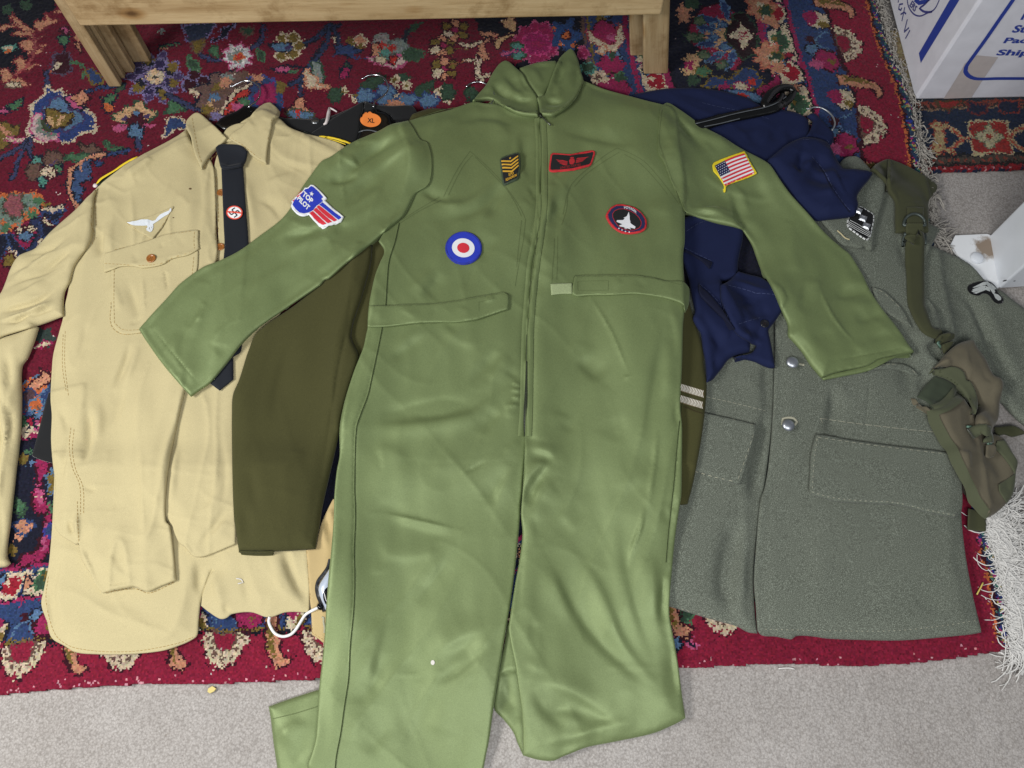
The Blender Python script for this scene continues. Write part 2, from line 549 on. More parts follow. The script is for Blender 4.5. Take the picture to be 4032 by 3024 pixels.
class Frame:
    """local u,v (0..1) of a patch -> photo pixels -> the cloth under it"""
    def __init__(self, o, ex, ey, bend=None):
        self.o, self.ex, self.ey = [np.asarray(q, float) for q in (o, ex, ey)]
        self.bend = bend
    def p(self, uv):
        uv = np.atleast_2d(np.asarray(uv, float))
        q = self.o + uv[:, :1] * (self.ex - self.o) + uv[:, 1:2] * (self.ey - self.o)
        if self.bend is not None: q = q + self.bend(uv)
        return q
def decal(name, frame, polys, mat, parent, lift=.0006, res=.0035, label=None, F=None):
    """thin print or embroidery following the cloth; polys: list of uv outlines"""
    F = HEAP if F is None else F
    V, FA = [], []
    for uv in polys:
        q = frame.p(uv) if frame else np.asarray(uv, float)
        w = on_heap(q, lift, F)[:, :2]
        # refine edges
        b = []
        for i in range(len(w)):
            a, c = w[i], w[(i + 1) % len(w)]
            m = max(1, int(np.linalg.norm(c - a) / res))
            for k in range(m): b.append(a + (c - a) * k / m)
        b = np.array(b)
        lo, hi = b.min(0), b.max(0)
        gx, gy = np.meshgrid(np.arange(lo[0], hi[0], res), np.arange(lo[1], hi[1], res))
        g = np.stack([gx.ravel(), gy.ravel()], 1)
        if len(g):
            g = g[inside(g, b)]
            if len(g):
                d, _, _ = seg_dist(g, b, np.roll(b, -1, 0)); g = g[d > res * .4]
        pts = np.concatenate([b, g]) if len(g) else b
        r = delaunay_2d_cdt([Vector(p) for p in pts], [], [list(range(len(b)))], 1, 1e-7)
        vv = np.array([tuple(v) for v in r[0]])
        k0 = len(V)
        z = sample(F, vv) + lift
        V.extend(np.column_stack([vv, z]).tolist())
        for f in r[2]:
            f = list(f)
            a, b2, c = [vv[k] for k in f[:3]]
            if (b2[0] - a[0]) * (c[1] - a[1]) - (b2[1] - a[1]) * (c[0] - a[0]) < 0: f = f[::-1]
            FA.append([k0 + k for k in f])
    return link_mesh(name, V, FA, mat, parent, label=label)

_text = {}
def text_mesh(s, bold=0.0):
    """letter outlines as triangles, height 1, starting at x=0"""
    if (s, bold) in _text: return _text[(s, bold)]
    c = bpy.data.curves.new('lettering', 'FONT'); c.body = s; c.resolution_u = 3; c.offset = bold
    o = bpy.data.objects.new('lettering', c); COL.objects.link(o)
    dg = bpy.context.evaluated_depsgraph_get(); dg.update()
    me = o.evaluated_get(dg).to_mesh()
    v = np.array([tuple(x.co)[:2] for x in me.vertices]); f = [list(p.vertices) for p in me.polygons]
    o.evaluated_get(dg).to_mesh_clear()
    bpy.data.objects.remove(o); bpy.data.curves.remove(c)
    x0 = v[:, 0].min(); y0 = v[:, 1].min(); h = v[:, 1].max() - y0
    v = (v - [x0, y0]) / h
    _text[(s, bold)] = (v, f); return v, f
def lettering(name, s, mapper, mat, parent, bold=.012):
    """mapper: array of (x 0..1 along the word, y 0..1 of cap height) -> world points"""
    v, f = text_mesh(s, bold)
    w = v[:, 0].max()
    P3 = mapper(np.column_stack([v[:, 0] / w, v[:, 1]]))
    return link_mesh(name, P3, f, mat, parent, smooth=False)
def star(cx, cy, r, ry=None, n=5, inner=.42, rot=math.pi / 2):
    ry = ry or r
    return [(cx + (r if k % 2 == 0 else r * inner) * math.cos(rot + k * math.pi / n),
             cy + (ry if k % 2 == 0 else ry * inner) * math.sin(rot + k * math.pi / n)) for k in range(2 * n)]
def oval(cx, cy, rx, ry, n=32):
    return [(cx + rx * math.cos(2 * math.pi * k / n), cy + ry * math.sin(2 * math.pi * k / n)) for k in range(n)]
def ringseg(cx, cy, rx, ry, fx, fy, n=32):
    """ring as quads"""
    out = []
    for k in range(n):
        a, b = 2 * math.pi * k / n, 2 * math.pi * (k + 1) / n
        out.append([(cx + rx * math.cos(a), cy + ry * math.sin(a)), (cx + rx * math.cos(b), cy + ry * math.sin(b)),
                    (cx + rx * fx * math.cos(b), cy + ry * fy * math.sin(b)), (cx + rx * fx * math.cos(a), cy + ry * fy * math.sin(a))])
    return out
# ================================================================== floor and rugs
def floor_mat():
    m, nt, b = new_mat("carpet")
    v = geo(nt)
    vo = N(nt, 'ShaderNodeTexVoronoi'); vo.inputs['Scale'].default_value = 250; nt.links.new(v, vo.inputs['Vector'])
    n1 = noise(nt, v, 420, 2, .7); n2 = noise(nt, v, 7, 4, .6); n3 = noise(nt, v, 55, 3, .6)
    c1 = ramp(nt, n1, [(.28, lin((154, 149, 145))), (.5, lin((172, 167, 163))), (.75, lin((188, 184, 180)))])
    c2 = ramp(nt, vo.outputs['Distance'], [(.3, (1, 1, 1)), (.8, (.74, .73, .72))])
    c = mixc(nt, 1.0, c1.outputs[0], c2.outputs[0], 'MULTIPLY')
    c3 = ramp(nt, n2, [(.3, (.86, .85, .84)), (.65, (1, 1, 1))])
    c = mixc(nt, 1.0, c, c3.outputs[0], 'MULTIPLY')
    c4 = ramp(nt, n3, [(.22, (.62, .58, .52)), (.34, (1, 1, 1))])
    c = mixc(nt, .8, c, c4.outputs[0], 'MULTIPLY')
    nt.links.new(c, b.inputs['Base Color'])
    b.inputs['Roughness'].default_value = 1; b.inputs['Specular IOR Level'].default_value = .05
    p = bump(nt, b, vo.outputs['Distance'], -.8, .004)
    bump(nt, b, n1, .6, .002, p)
    return m
def make_floor():
    # a sheet with real loops where the photo shows it close, plain beyond
    xs = np.arange(-1.25, 1.30, .0045); ys = np.arange(-.16, .34, .0045)
    rng = np.random.default_rng(5)
    X, Y = np.meshgrid(xs, ys)
    Z = rng.uniform(-.0018, 0, X.shape) - .0
    X = X + rng.uniform(-.0012, .0012, X.shape); Y = Y + rng.uniform(-.0012, .0012, Y.shape)
    V = np.stack([X.ravel(), Y.ravel(), Z.ravel()], 1)
    nx = len(xs); ny = len(ys)
    i = np.arange((ny - 1) * (nx - 1)); r = i // (nx - 1); c = i % (nx - 1)
    a = r * nx + c
    F = np.stack([a, a + 1, a + nx + 1, a + nx], 1)
    base = len(V)
    x0, x1, y0, y1 = xs[0], xs[-1], ys[0], ys[-1]
    far = [(-4, -3, -.004), (4, -3, -.004), (4, 5, -.004), (-4, 5, -.004)]
    V = np.concatenate([V, far])
    F = F.tolist() + [[base, base + 1, base + 2, base + 3]]
    o = link_mesh("carpet_floor", V, F, floor_mat(), None, True, kind='structure')
    return o
make_floor()

class Knots:
    """a knotted rug: every cell is one knot with its own colour"""
    def __init__(self, x0, x1, y0, y1, res, seed=1):
        self.x0, self.y0, self.res = x0, y0, res
        self.nx = int((x1 - x0) / res); self.ny = int((y1 - y0) / res)
        cx = x0 + (np.arange(self.nx) + .5) * res; cy = y0 + (np.arange(self.ny) + .5) * res
        self.CX, self.CY = np.meshgrid(cx, cy)
        rng = np.random.default_rng(seed)
        def soft(s, sd):
            f = gauss(rng.standard_normal((self.ny, self.nx)), s); return f / f.std() * sd
        self.WX = self.CX + rng.uniform(-.6, .6, self.CX.shape) * res + soft(1.5, .0016)
        self.WY = self.CY + rng.uniform(-.8, .8, self.CX.shape) * res + soft(1.5, .0019)
        self.col = np.zeros((self.ny, self.nx, 3)); self.rng = rng
    def mingle(self, share):
        m = self.rng.random(self.col.shape[:2]) < share
        dy = self.rng.integers(-2, 3, m.shape); dx = self.rng.integers(-2, 3, m.shape)
        j, i = np.nonzero(m)
        self.col[j, i] = self.col[np.clip(j + dy[j, i], 0, self.ny - 1), np.clip(i + dx[j, i], 0, self.nx - 1)]
    def box(self, w, pad):
        lo = w.min(0) - pad; hi = w.max(0) + pad
        i0 = max(0, int((lo[0] - self.x0) / self.res)); i1 = min(self.nx, int((hi[0] - self.x0) / self.res) + 2)
        j0 = max(0, int((lo[1] - self.y0) / self.res)); j1 = min(self.ny, int((hi[1] - self.y0) / self.res) + 2)
        return i0, i1, j0, j1
    def fill(self, w, c, edge=None, ew=.004):
        w = np.asarray(w)[:, :2]
        i0, i1, j0, j1 = self.box(w, .006 + ew)
        if i1 <= i0 or j1 <= j0: return
        P_ = np.stack([self.WX[j0:j1, i0:i1].ravel(), self.WY[j0:j1, i0:i1].ravel()], 1)
        m = inside(P_, w)
        sub = self.col[j0:j1, i0:i1].reshape(-1, 3)
        if edge is not None:
            d, _, _ = seg_dist(P_, w, np.roll(w, -1, 0))
            sub[(d < ew) & ~m] = lin(edge)
        sub[m] = lin(c)
        self.col[j0:j1, i0:i1] = sub.reshape(j1 - j0, i1 - i0, 3)
    def line(self, w, width, c, c2=None):
        w = np.asarray(w)[:, :2]
        i0, i1, j0, j1 = self.box(w, width + .006)
        if i1 <= i0 or j1 <= j0: return
        P_ = np.stack([self.WX[j0:j1, i0:i1].ravel(), self.WY[j0:j1, i0:i1].ravel()], 1)
        d, _, _ = seg_dist(P_, w[:-1], w[1:])
        sub = self.col[j0:j1, i0:i1].reshape(-1, 3)
        if c2 is not None: sub[d < width / 2 + .003] = lin(c2)
        sub[d < width / 2] = lin(c)
        self.col[j0:j1, i0:i1] = sub.reshape(j1 - j0, i1 - i0, 3)
    # the same in photo coordinates
    def p(self, s, c, edge=None, ew=.0045, smooth=True):
        q = px(s)
        if smooth: q = curve(q, True, 14, 60)
        self.fill(at_z(q, .010), c, edge, ew)
    def l(self, s, wpx, c, c2=None):
        q = curve(px(s), step=14); w = at_z(q, .010)
        self.line(w, wpx / 1850., c, c2)
    def blob(self, s, rx, ry, c, edge=None, ang=0, jag=.18, n=9, ew=.004):
        """jagged rosette-like blob, radii in photo pixels"""
        for (x, y) in px(s):
            k = np.arange(4 * n); th = k * 2 * math.pi / (4 * n)
            r = 1 + jag * np.cos(n * th) + self.rng.uniform(-.06, .06, 4 * n)
            a = rx * r * np.cos(th); b = ry * r * np.sin(th)
            ca, sa = math.cos(ang), math.sin(ang)
            self.fill(at_z(np.stack([x + a * ca - b * sa, y + a * sa + b * ca], 1), .010), c, edge, ew)
    def flower(self, s, r, petals, c, centre, n=6, edge=None, squash=.85):
        for (x, y) in px(s):
            for k in range(n):
                a = k * 2 * math.pi / n + .3
                self.blob("P %f,%f" % (x + r * .62 * math.cos(a), y + r * .62 * squash * math.sin(a)), r * .40, r * .38, petals[k % len(petals)], edge, n=4, jag=.08)
            self.blob("P %f,%f" % (x, y), r * .34, r * .32, centre, n=5, jag=.1)
    def build(self, name, keep, z0, mat, pile=.0012, rolling=None):
        rng = self.rng
        xs = self.x0 + np.arange(self.nx + 1) * self.res; ys = self.y0 + np.arange(self.ny + 1) * self.res
        X, Y = np.meshgrid(xs, ys)
        Z = z0 + rng.uniform(-pile, pile, X.shape)
        if rolling is not None: Z = Z + rolling(X, Y)
        X = X + rng.uniform(-.3, .3, X.shape) * self.res; Y = Y + rng.uniform(-.3, .3, Y.shape) * self.res
        jj, ii = np.nonzero(keep)
        st = self.nx + 1
        a = jj * st + ii
        F = np.stack([a, a + 1, a + st + 1, a + st], 1)
        V = np.stack([X.ravel(), Y.ravel(), Z.ravel()], 1)
        cols = self.col[jj, ii]
        K = np.pad(keep, 1)
        SF, SC = [], []
        ex = []
        nv = len(V)
        for (dj, di, e) in ((-1, 0, (0, 1)), (1, 0, (2, 3)), (0, -1, (3, 0)), (0, 1, (1, 2))):
            nb = K[1 + dj:1 + dj + self.ny, 1 + di:1 + di + self.nx][jj, ii]
            sel = np.nonzero(~nb)[0]
            p, q = F[sel, e[0]], F[sel, e[1]]
            k = nv + len(ex) * 0
            lowp = V[p].copy(); lowq = V[q].copy(); lowp[:, 2] = 0.0; lowq[:, 2] = 0.0
            b0 = nv + sum(len(t) for t in ex)
            ex += [lowp, lowq]
            m = len(sel)
            SF.append(np.stack([q, p, b0 + np.arange(m), b0 + m + np.arange(m)], 1)); SC.append(cols[sel] * .9)
        V = np.concatenate([V] + ex); F = np.concatenate([F] + SF); cols = np.concatenate([cols] + SC)
        used = np.zeros(len(V), bool); used[F.ravel()] = True
        idx = np.cumsum(used) - 1; V = V[used]; F = idx[F]
        me = bpy.data.meshes.new(name)
        c = np.array([V[:, 0].mean(), V[:, 1].mean(), 0])
        V = V - c
        me.vertices.add(len(V)); me.vertices.foreach_set('co', V.ravel())
        me.loops.add(F.size); me.loops.foreach_set('vertex_index', F.ravel())
        me.polygons.add(len(F)); me.polygons.foreach_set('loop_start', np.arange(0, F.size, 4)); 
        me.update(calc_edges=True)
        me.polygons.foreach_set('use_smooth', np.ones(len(F), bool))
        at = me.attributes.new('knot', 'FLOAT_COLOR', 'FACE')
        jit = rng.normal(1, .16, (len(F), 1)) * rng.normal(1, .06, (len(F), 3))
        cols = cols * .68; g_ = cols.mean(1, keepdims=True); cols = g_ + (cols - g_) * .96
        rgba = np.concatenate([np.clip(cols * jit, 0, 1), np.ones((len(F), 1))], 1)
        at.data.foreach_set('color', rgba.ravel().astype(np.float32))
        me.materials.append(mat); me.validate()
        o = bpy.data.objects.new(name, me); COL.objects.link(o); o.location = c
        return o

def rug_mat():
    m, nt, b = new_mat("wool_pile")
    a = N(nt, 'ShaderNodeAttribute', attribute_name='knot')
    n = noise(nt, geo(nt), 5, 4, .6)
    r = ramp(nt, n, [(.3, (.80, .80, .80)), (.7, (1.1, 1.1, 1.1))])
    c = mixc(nt, 1.0, a.outputs['Color'], r.outputs[0], 'MULTIPLY')
    nt.links.new(c, b.inputs['Base Color'])
    b.inputs['Roughness'].default_value = .95; b.inputs['Specular IOR Level'].default_value = .12
    b.inputs['Sheen Weight'].default_value = .12
    return m
RUGM = rug_mat()

BURG = (106, 19, 42); RED = (138, 25, 54); NAVY = (26, 28, 46); BLACKN = (20, 21, 34); BLUE = (46, 66, 110)
LBLUE = (86, 118, 152); CREAM = (204, 186, 158); PEACH = (196, 136, 106); TAN = (200, 160, 118); MAG = (150, 32, 82)
PINK = (182, 80, 122); OLIVE = (118, 98, 44); GREEN = (72, 112, 80); DGREEN = (52, 76, 58); BROWN = (104, 78, 68)
MAROON = (58, 16, 30); ORANGE = (198, 104, 56); GREY = (128, 138, 134); TEAL = (84, 140, 128); PURP = (70, 54, 96)
SCAR = (184, 50, 42); LAV = (122, 112, 156); STEM = (58, 64, 100)

# ---- the big rug
bot_px = px("P -420,2775 0,2735 240,2713 570,2694 886,2690 1253,2674 2000,2650 2670,2632 3075,2613 3347,2621 3645,2605 3974,2556")
rgt_px = px("P 3388,-330 3425,-90 3502,190 3575,380 3622,633 3700,1100 3790,1560 3882,2094 3904,2164 3955,2354 3974,2556")
BOT = at_z(curve(bot_px, step=40), .008)[:, :2]; RGT = at_z(curve(rgt_px, step=40), .008)[:, :2]
RUGPOLY = np.concatenate([BOT, RGT[::-1][1:], [[-1.6, RGT[0, 1]]], [[-1.6, BOT[0, 1]]]])
K_ = Knots(-1.27, 1.0, .02, 1.72, .0029, 3)
Pc = np.stack([K_.WX.ravel(), K_.WY.ravel()], 1)
X_A, X_B = at_z(px("P 1300,2600 2700,2600"), .01)[:, 0]
def widen(x):
    t = np.clip((np.asarray(x) - X_A) / (X_B - X_A), 0, 1); return .027 * t * t * (3 - 2 * t)
db = (K_.WY - np.interp(K_.WX, BOT[:, 0], BOT[:, 1]))
o_ = np.argsort(RGT[:, 1]); dr = (np.interp(K_.WY, RGT[o_, 1], RGT[o_, 0]) - K_.WX)
K_.col[:] = lin(BURG)
bands_r = [(.022, MAROON), (.004, ORANGE), (.092, RED), (.010, MAROON), (.082, BLUE), (.010, MAG), (.005, BLACKN), (.052, CREAM),
           (.005, BLUE), (.012, MAG), (.006, BLACKN), (.222, NAVY), (.006, BLACKN), (.012, MAG), (.005, CREAM), (.048, CREAM), (.005, BLUE), (.012, MAG),
           (.080, BLUE), (.006, OLIVE), (.006, PURP), (.008, BROWN)]
bands_b = [(.078, RED), (.007, BLACKN), (.004, OLIVE), (.062, BLUE), (.006, MAG), (.004, BLACKN), (.046, CREAM), (.004, BLUE), (.010, MAG),
           (.005, BLACKN), (.225, NAVY), (.005, BLACKN), (.010, MAG), (.040, CREAM), (.004, BLUE), (.010, MAG), (.056, BLUE), (.006, MAROON)]
def paint_bands(d, mask, bands):
    p = 0
    for w, c in bands:
        m = mask & (d >= p) & (d < p + w); K_.col[m] = lin(c); p += w
    return p
inb = db < dr * .9
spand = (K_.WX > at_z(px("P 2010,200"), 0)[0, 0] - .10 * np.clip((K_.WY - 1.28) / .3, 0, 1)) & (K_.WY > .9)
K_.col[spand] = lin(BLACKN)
K_.col[inb & (db < .11)] = lin(RED)
RW = paint_bands(dr, ~inb, bands_r); BW = paint_bands(db - widen(K_.WX), inb, bands_b)
def RT(s, d):     # along the right edge: s = y, d inward
    s = np.asarray(s, float); d = np.asarray(d, float)
    return np.stack([np.interp(s, RGT[o_, 1], RGT[o_, 0]) - d, s], 1)
def BTm(s, d):
    s = np.asarray(s, float); d = np.asarray(d, float)
    return np.stack([s, np.interp(s, BOT[:, 0], BOT[:, 1]) + d + widen(s)], 1)
def unit(M, s0, L, items, dirn=1):
    """paint a repeat: items of (kind, points in (along/period, depth m), colour, edge)"""
    for kind, pts, c, e in items:
        a = np.array(pts, float)
        W = M(s0 + dirn * a[:, 0] * L, a[:, 1])
        if kind == 'f':
            W = curve(W * 4000, True, 12, 60) / 4000; K_.fill(W, c, e, .004)
        else: K_.line(curve(W * 4000, False, 12) / 4000, kind, c, e)
def ov(cx, cy, rx, ry, n=14, jag=.1):
    return [(cx + rx * (1 + jag * (k % 2)) * math.cos(k * 6.2832 / n), cy + ry * (1 + jag * (k % 2)) * math.sin(k * 6.2832 / n)) for k in range(n)]
def outer_repeat(r, b):
    """r: depth where red meets blue, b: depth of the blue band"""
    it = [('f', [(-.24, r), (-.2, r - .022), (-.1, r - .048), (.02, r - .056), (.12, r - .046), (.2, r - .022), (.24, r)], CREAM, MAROON),
          ('f', [(-.12, r), (-.08, r - .02), (.0, r - .028), (.08, r - .02), (.12, r)], RED, BROWN)]
    for k in range(7):
        a = math.pi * (k + .5) / 7
        it.append(('f', ov(.175 * math.cos(a), r - .040 * math.sin(a), .020, .0045), BROWN, None))
        it.append(('f', ov(.235 * math.cos(a + .22), r - .055 * math.sin(a + .22), .022, .005), RED, None))
    it += [('f', [(.40, r + .03), (.43, r - .01), (.47, r - .035), (.53, r - .055), (.62, r - .06), (.68, r - .048), (.63, r - .046), (.57, r - .036), (.54, r - .01), (.50, r + .03)], PEACH, MAROON),
           ('f', [(.41, r + .02), (.44, r - .012), (.48, r - .034), (.54, r - .048), (.50, r - .02), (.47, r + .02)], OLIVE, None),
           ('f', ov(.22, r + b * .45, .13, b * .28), MAG, MAROON), ('f', ov(.27, r + b * .75, .06, b * .18), PINK, None), ('f', ov(.24, r + b * .35, .035, b * .1), OLIVE, None),
           ('f', ov(.70, r + b * .35, .10, b * .26), CREAM, NAVY), ('f', ov(.66, r + b * .55, .08, b * .2), MAG, None), ('f', ov(.75, r + b * .25, .04, b * .14), OLIVE, None),
           (.004, [(.86, r + b * .2), (.93, r + b * .55), (1.03, r + b * .6), (1.08, r + b * .3)], LBLUE, None),
           ('f', ov(.96, r + b * .7, .045, b * .12), MAROON, None), ('f', ov(1.08, r + b * .75, .05, b * .16), LBLUE, NAVY)]
    return it
def guard_repeat(g0, g):
    """small flowers of the pale guard stripe between depths g0 and g0+g"""
    return [('f', ov(.0, g0 + g * .45, .13, g * .36, jag=.05), (150, 24, 44), None), ('f', ov(-.04, g0 + g * .6, .045, g * .14), CREAM, None),
            (.005, [(.16, g0), (.22, g0 + g * .5), (.30, g0 + g)], NAVY, BLUE), ('f', [(.2, g0 + g * .15), (.3, g0 + g * .5), (.2, g0 + g * .85)], PEACH, NAVY),
            ('f', ov(.5, g0 + g * .5, .13, g * .30, jag=.25), DGREEN, GREEN), ('f', ov(.46, g0 + g * .7, .05, g * .12), OLIVE, None),
            (.005, [(.70, g0 + g), (.78, g0 + g * .5), (.86, g0)], NAVY, PINK), ('f', [(.72, g0 + g * .1), (.82, g0 + g * .6), (.68, g0 + g * .7)], (150, 24, 54), NAVY),
            ('f', ov(.84, g0 + g * .7, .05, g * .2), LBLUE, NAVY)]
ya = at_z(px("P 3328,171"), .01)[0, 1]; yb = at_z(px("P 3410,494"), .01)[0, 1]; LR = ya - yb
for k in range(-2, 5): unit(RT, ya - k * LR, LR, outer_repeat(.118, .086), -1)
yg = at_z(px("C 740,80"), .01)[0, 1]; LG = yg - at_z(px("C 820,450"), .01)[0, 1]
for k in range(-3, 8): unit(RT, yg - k * LG, LG, guard_repeat(.226, .050), -1)
yg2 = at_z(px("R 490,170"), .01)[0, 1]
for k in range(-3, 8): unit(RT, yg2 - k * LG, LG, guard_repeat(.540, .052), -1)
xa = at_z(px("P 79,2590"), .01)[0, 0]; xb = at_z(px("P 877,2570"), .01)[0, 0]; LB = (xb - xa) / 2
for k in range(-1, 9): unit(BTm, xa + k * LB, LB, outer_repeat(.080, .064))
xg = at_z(px("G 60,560"), .01)[0, 0]
for k in range(-2, 14): unit(BTm, xg + k * LB * .72, LB * .72, guard_repeat(.162, .044))
for k in range(-2, 14): unit(BTm, xg + k * LB * .72, LB * .72, guard_repeat(.475, .040))
for k in range(-2, 12):   # inner small band, seen in the gap at the left
    unit(BTm, xg + .04 + k * .1, .1, [('f', ov(.2, .565, .22, .018), ORANGE, LBLUE), ('f', ov(.2, .565, .08, .007), BROWN, None), ('f', ov(.7, .565, .16, .012), MAG, NAVY)])
for k in range(-3, 12):   # inner band beside the bench leg
    unit(RT, yg2 - k * .16, .16, [('f', ov(.2, .655, .2, .026), MAG, MAROON), ('f', ov(.3, .64, .07, .012), PINK, None), ('f', ov(.7, .65, .22, .022), LBLUE, NAVY), ('f', ov(.95, .66, .07, .012), OLIVE, None), ('f', ov(.55, .665, .05, .010), MAROON, None)], -1)

# ---- main border, upper right (seen between the bench and the navy shirt)
K = K_
K.p("R 640,230 720,80 900,30 960,90 1000,100 900,180 820,190 760,250 800,330 880,430 1000,430 1050,470 1000,560 950,540 900,480 790,510 700,380 640,300", (140, 30, 66), MAROON)
K.p("R 850,170 960,150 960,420 900,410 820,370 770,290 800,220", TAN, PEACH)
for s in ("R 890,195", "R 825,290", "R 915,375"): K.blob(s, 18, 11, LBLUE, BLUE, n=6)
K.p("R 1000,100 1080,120 1170,270 1130,430 1050,470 1000,400 920,290 960,200", (40, 24, 30), DGREEN)
K.p("R 1035,170 1090,230 1140,280 1090,350 1060,400 1030,330 940,285 1010,240", CREAM, MAROON)
K.l("R 1010,260 1090,255", 7, (150, 30, 60)); K.l("R 1030,285 1100,280", 7, (150, 30, 60)); K.l("R 1030,310 1080,305", 6, (150, 30, 60))
for s, an in (("R 780,150", .3), ("R 770,220", .1), ("R 760,350", -.1), ("R 830,460", -.5), ("R 920,80", 1.2), ("R 960,480", -1.2)): K.blob(s, 34, 10, BLUE, LBLUE, an, n=6)
for s in ("R 710,290", "R 650,290", "R 715,165", "R 745,435", "R 890,515"): K.blob(s, 19, 14, (96, 110, 84), DGREEN, n=6)
for s in ("R 1200,50", "R 1250,440"):
    K.blob(s, 48, 44, PEACH, (180, 100, 80), n=7, jag=.3)
for s in ("R 1240,90", "R 1320,460"): K.blob(s, 22, 20, DGREEN, OLIVE, n=6)
for s in ("R 1195,40", "R 1240,130", "R 1250,450", "R 1300,500"): K.blob(s, 14, 10, CREAM, None, n=5)
K.blob("R 1270,170", 30, 24, PEACH, None, n=6, jag=.3); K.blob("R 1330,540", 30, 22, PEACH, None, n=6, jag=.3)
K.l("R 1240,200 1195,265 1240,310", 12, MAG); K.l("R 1170,265 1200,265", 10, MAG)
K.p("R 1170,710 1250,680 1330,600 1345,660 1290,720 1180,740", MAG, MAROON)
K.p("R 740,690 830,620 930,640 1050,560 1090,540 1150,580 1200,650 1180,690 1050,700 950,680 850,690", BLUE, OLIVE)
K.blob("R 900,690", 22, 14, MAG, None, n=5); K.blob("R 1040,690", 26, 14, CREAM, MAG, n=5); K.blob("R 1130,655", 14, 14, SCAR, None, n=5)
K.p("R 920,730 1000,720 1100,730 1200,760 1230,820 1100,790 980,760", LBLUE, BLUE); K.blob("R 1060,760", 24, 10, SCAR, None, n=5)
for s in ("R 600,70", "R 590,130"): K.blob(s, 30, 22, PEACH, None, n=6, jag=.3)
for s in ("R 650,480", "R 640,550"): K.blob(s, 34, 26, TAN, None, n=6, jag=.3)
K.blob("R 630,520", 22, 14, MAG, None, n=5); K.blob("R 740,575", 26, 16, GREEN, OLIVE, n=5); K.blob("R 660,640", 26, 24, DGREEN, None, n=6); K.blob("R 660,20", 30, 20, DGREEN, None, n=5)
# ---- corner medallion and field under the bench
K.p("M 1200,170 1130,250 1120,380 1160,440 1260,400 1400,330 1480,330 1460,250 1440,140 1330,130", (112, 22, 46))
for s in ("M 1180,240 1150,330 1160,430 1230,400", "M 1180,190 1180,280 1150,380 1190,440"): K.l(s, 14, CREAM, MAROON)
K.p("M 1190,180 1250,150 1260,160 1210,200 1215,270 1240,300 1190,310 1165,250", PEACH, MAROON)
K.p("M 1290,160 1350,130 1420,130 1330,170 1290,230 1270,200", TAN, MAROON)
K.l("M 1050,190 1100,205 1170,180", 16, CREAM, MAROON); K.l("M 1180,115 1290,125", 14, PEACH, MAROON); K.l("M 1060,320 1120,310", 14, CREAM, MAROON)
K.p("M 1310,30 1360,80 1420,110 1400,20", TAN, MAROON)
K.blob("M 1555,185", 84, 76, MAG, PINK, n=11, jag=.10)
K.blob("M 1555,195", 50, 42, (150, 30, 90), (190, 60, 120), n=9, jag=.14); K.blob("M 1560,200", 20, 16, MAG, (140, 26, 84), n=5)
for s in ("M 1420,210", "M 1430,270"): K.blob(s, 22, 14, TEAL, DGREEN, n=5)
K.l("M 1330,265 1420,240", 16, PINK, PURP)
K.blob("M 1750,140", 48, 52, (44, 76, 128), BLUE, n=5, jag=.35); K.blob("M 1750,140", 13, 12, ORANGE, MAROON, n=5)
for s in ("M 1670,95", "M 1710,195", "M 1800,200"): K.blob(s, 10, 8, ORANGE, None, n=4)
K.p("M 1890,100 1990,180 2080,200 2110,60 2130,150 2070,240 1960,200 1900,160", CREAM, (150, 60, 70)); K.p("M 1950,240 2000,205 2020,230 1980,260", CREAM, PEACH)
K.blob("M 1865,250", 18, 20, MAG, PINK, n=6); K.blob("M 2055,330", 46, 28, MAG, (150, 30, 80), n=6, jag=.25); K.blob("M 2060,270", 12, 18, DGREEN, None, n=4)
K.flower("M 1970,415", 36, [CREAM], CREAM, BROWN, 5); K.blob("M 2110,430", 24, 26, DGREEN, GREEN, n=6); K.blob("M 2060,500", 60, 34, MAG, (150, 30, 80), n=8, jag=.2); K.blob("M 1900,350", 26, 16, DGREEN, TEAL, n=5)
# field motifs between the hangers
def pair(s):
    x, y = px(s)[0]
    for k, (dx, dy, c) in enumerate(((0, -30, PEACH), (34, -18, OLIVE), (28, 20, OLIVE), (-8, 28, PEACH), (-32, -14, OLIVE), (-30, 18, CREAM))):
        K.blob("P %f,%f" % (x + dx, y + dy), 18, 15, c, MAROON, n=5, jag=.15)
    K.blob("P %f,%f" % (x, y), 11, 10, MAG, None, n=4)
pair("M 925,205"); pair("M 940,365"); pair("M 1010,95")
K.l("M 965,230 1080,225", 8, OLIVE); K.l("M 970,330 1080,320", 8, (150, 90, 60))
K.l("M 0,210 90,140 170,60 230,70", 16, (44, 54, 84), NAVY); K.l("M 170,60 150,170 80,280 20,380 0,430", 15, (44, 54, 84), NAVY); K.l("M 200,80 230,180 270,250", 13, (44, 54, 84), NAVY)
K.blob("M 290,240", 46, 22, BLUE, NAVY, n=5, jag=.35); K.l("M 320,260 350,290 440,300", 7, BLUE)
K.blob("M 310,175", 20, 16, OLIVE, None, n=4); K.blob("M 372,165", 20, 16, PEACH, CREAM, n=4); K.blob("M 375,210", 16, 12, OLIVE, None, n=4)
K.p("M 470,150 540,130 560,180 520,250 480,220", (150, 142, 140), GREY); K.p("M 560,200 600,170 680,170 690,230 640,260 580,250", GREY, (96, 104, 100))
K.blob("M 480,245", 18, 30, PEACH, MAROON, n=5); K.blob("M 540,260", 18, 22, TEAL, None, n=5); K.blob("M 590,225", 14, 12, SCAR, None, n=4); K.blob("M 520,205", 12, 12, SCAR, None, n=4)
K.p("M 430,290 480,280 560,330 600,280 690,290 640,340 560,340 460,320", (208, 180, 176), PINK); K.blob("M 595,300", 14, 12, SCAR, MAROON, n=5); K.blob("M 510,300", 22, 14, CREAM, BROWN, n=5)
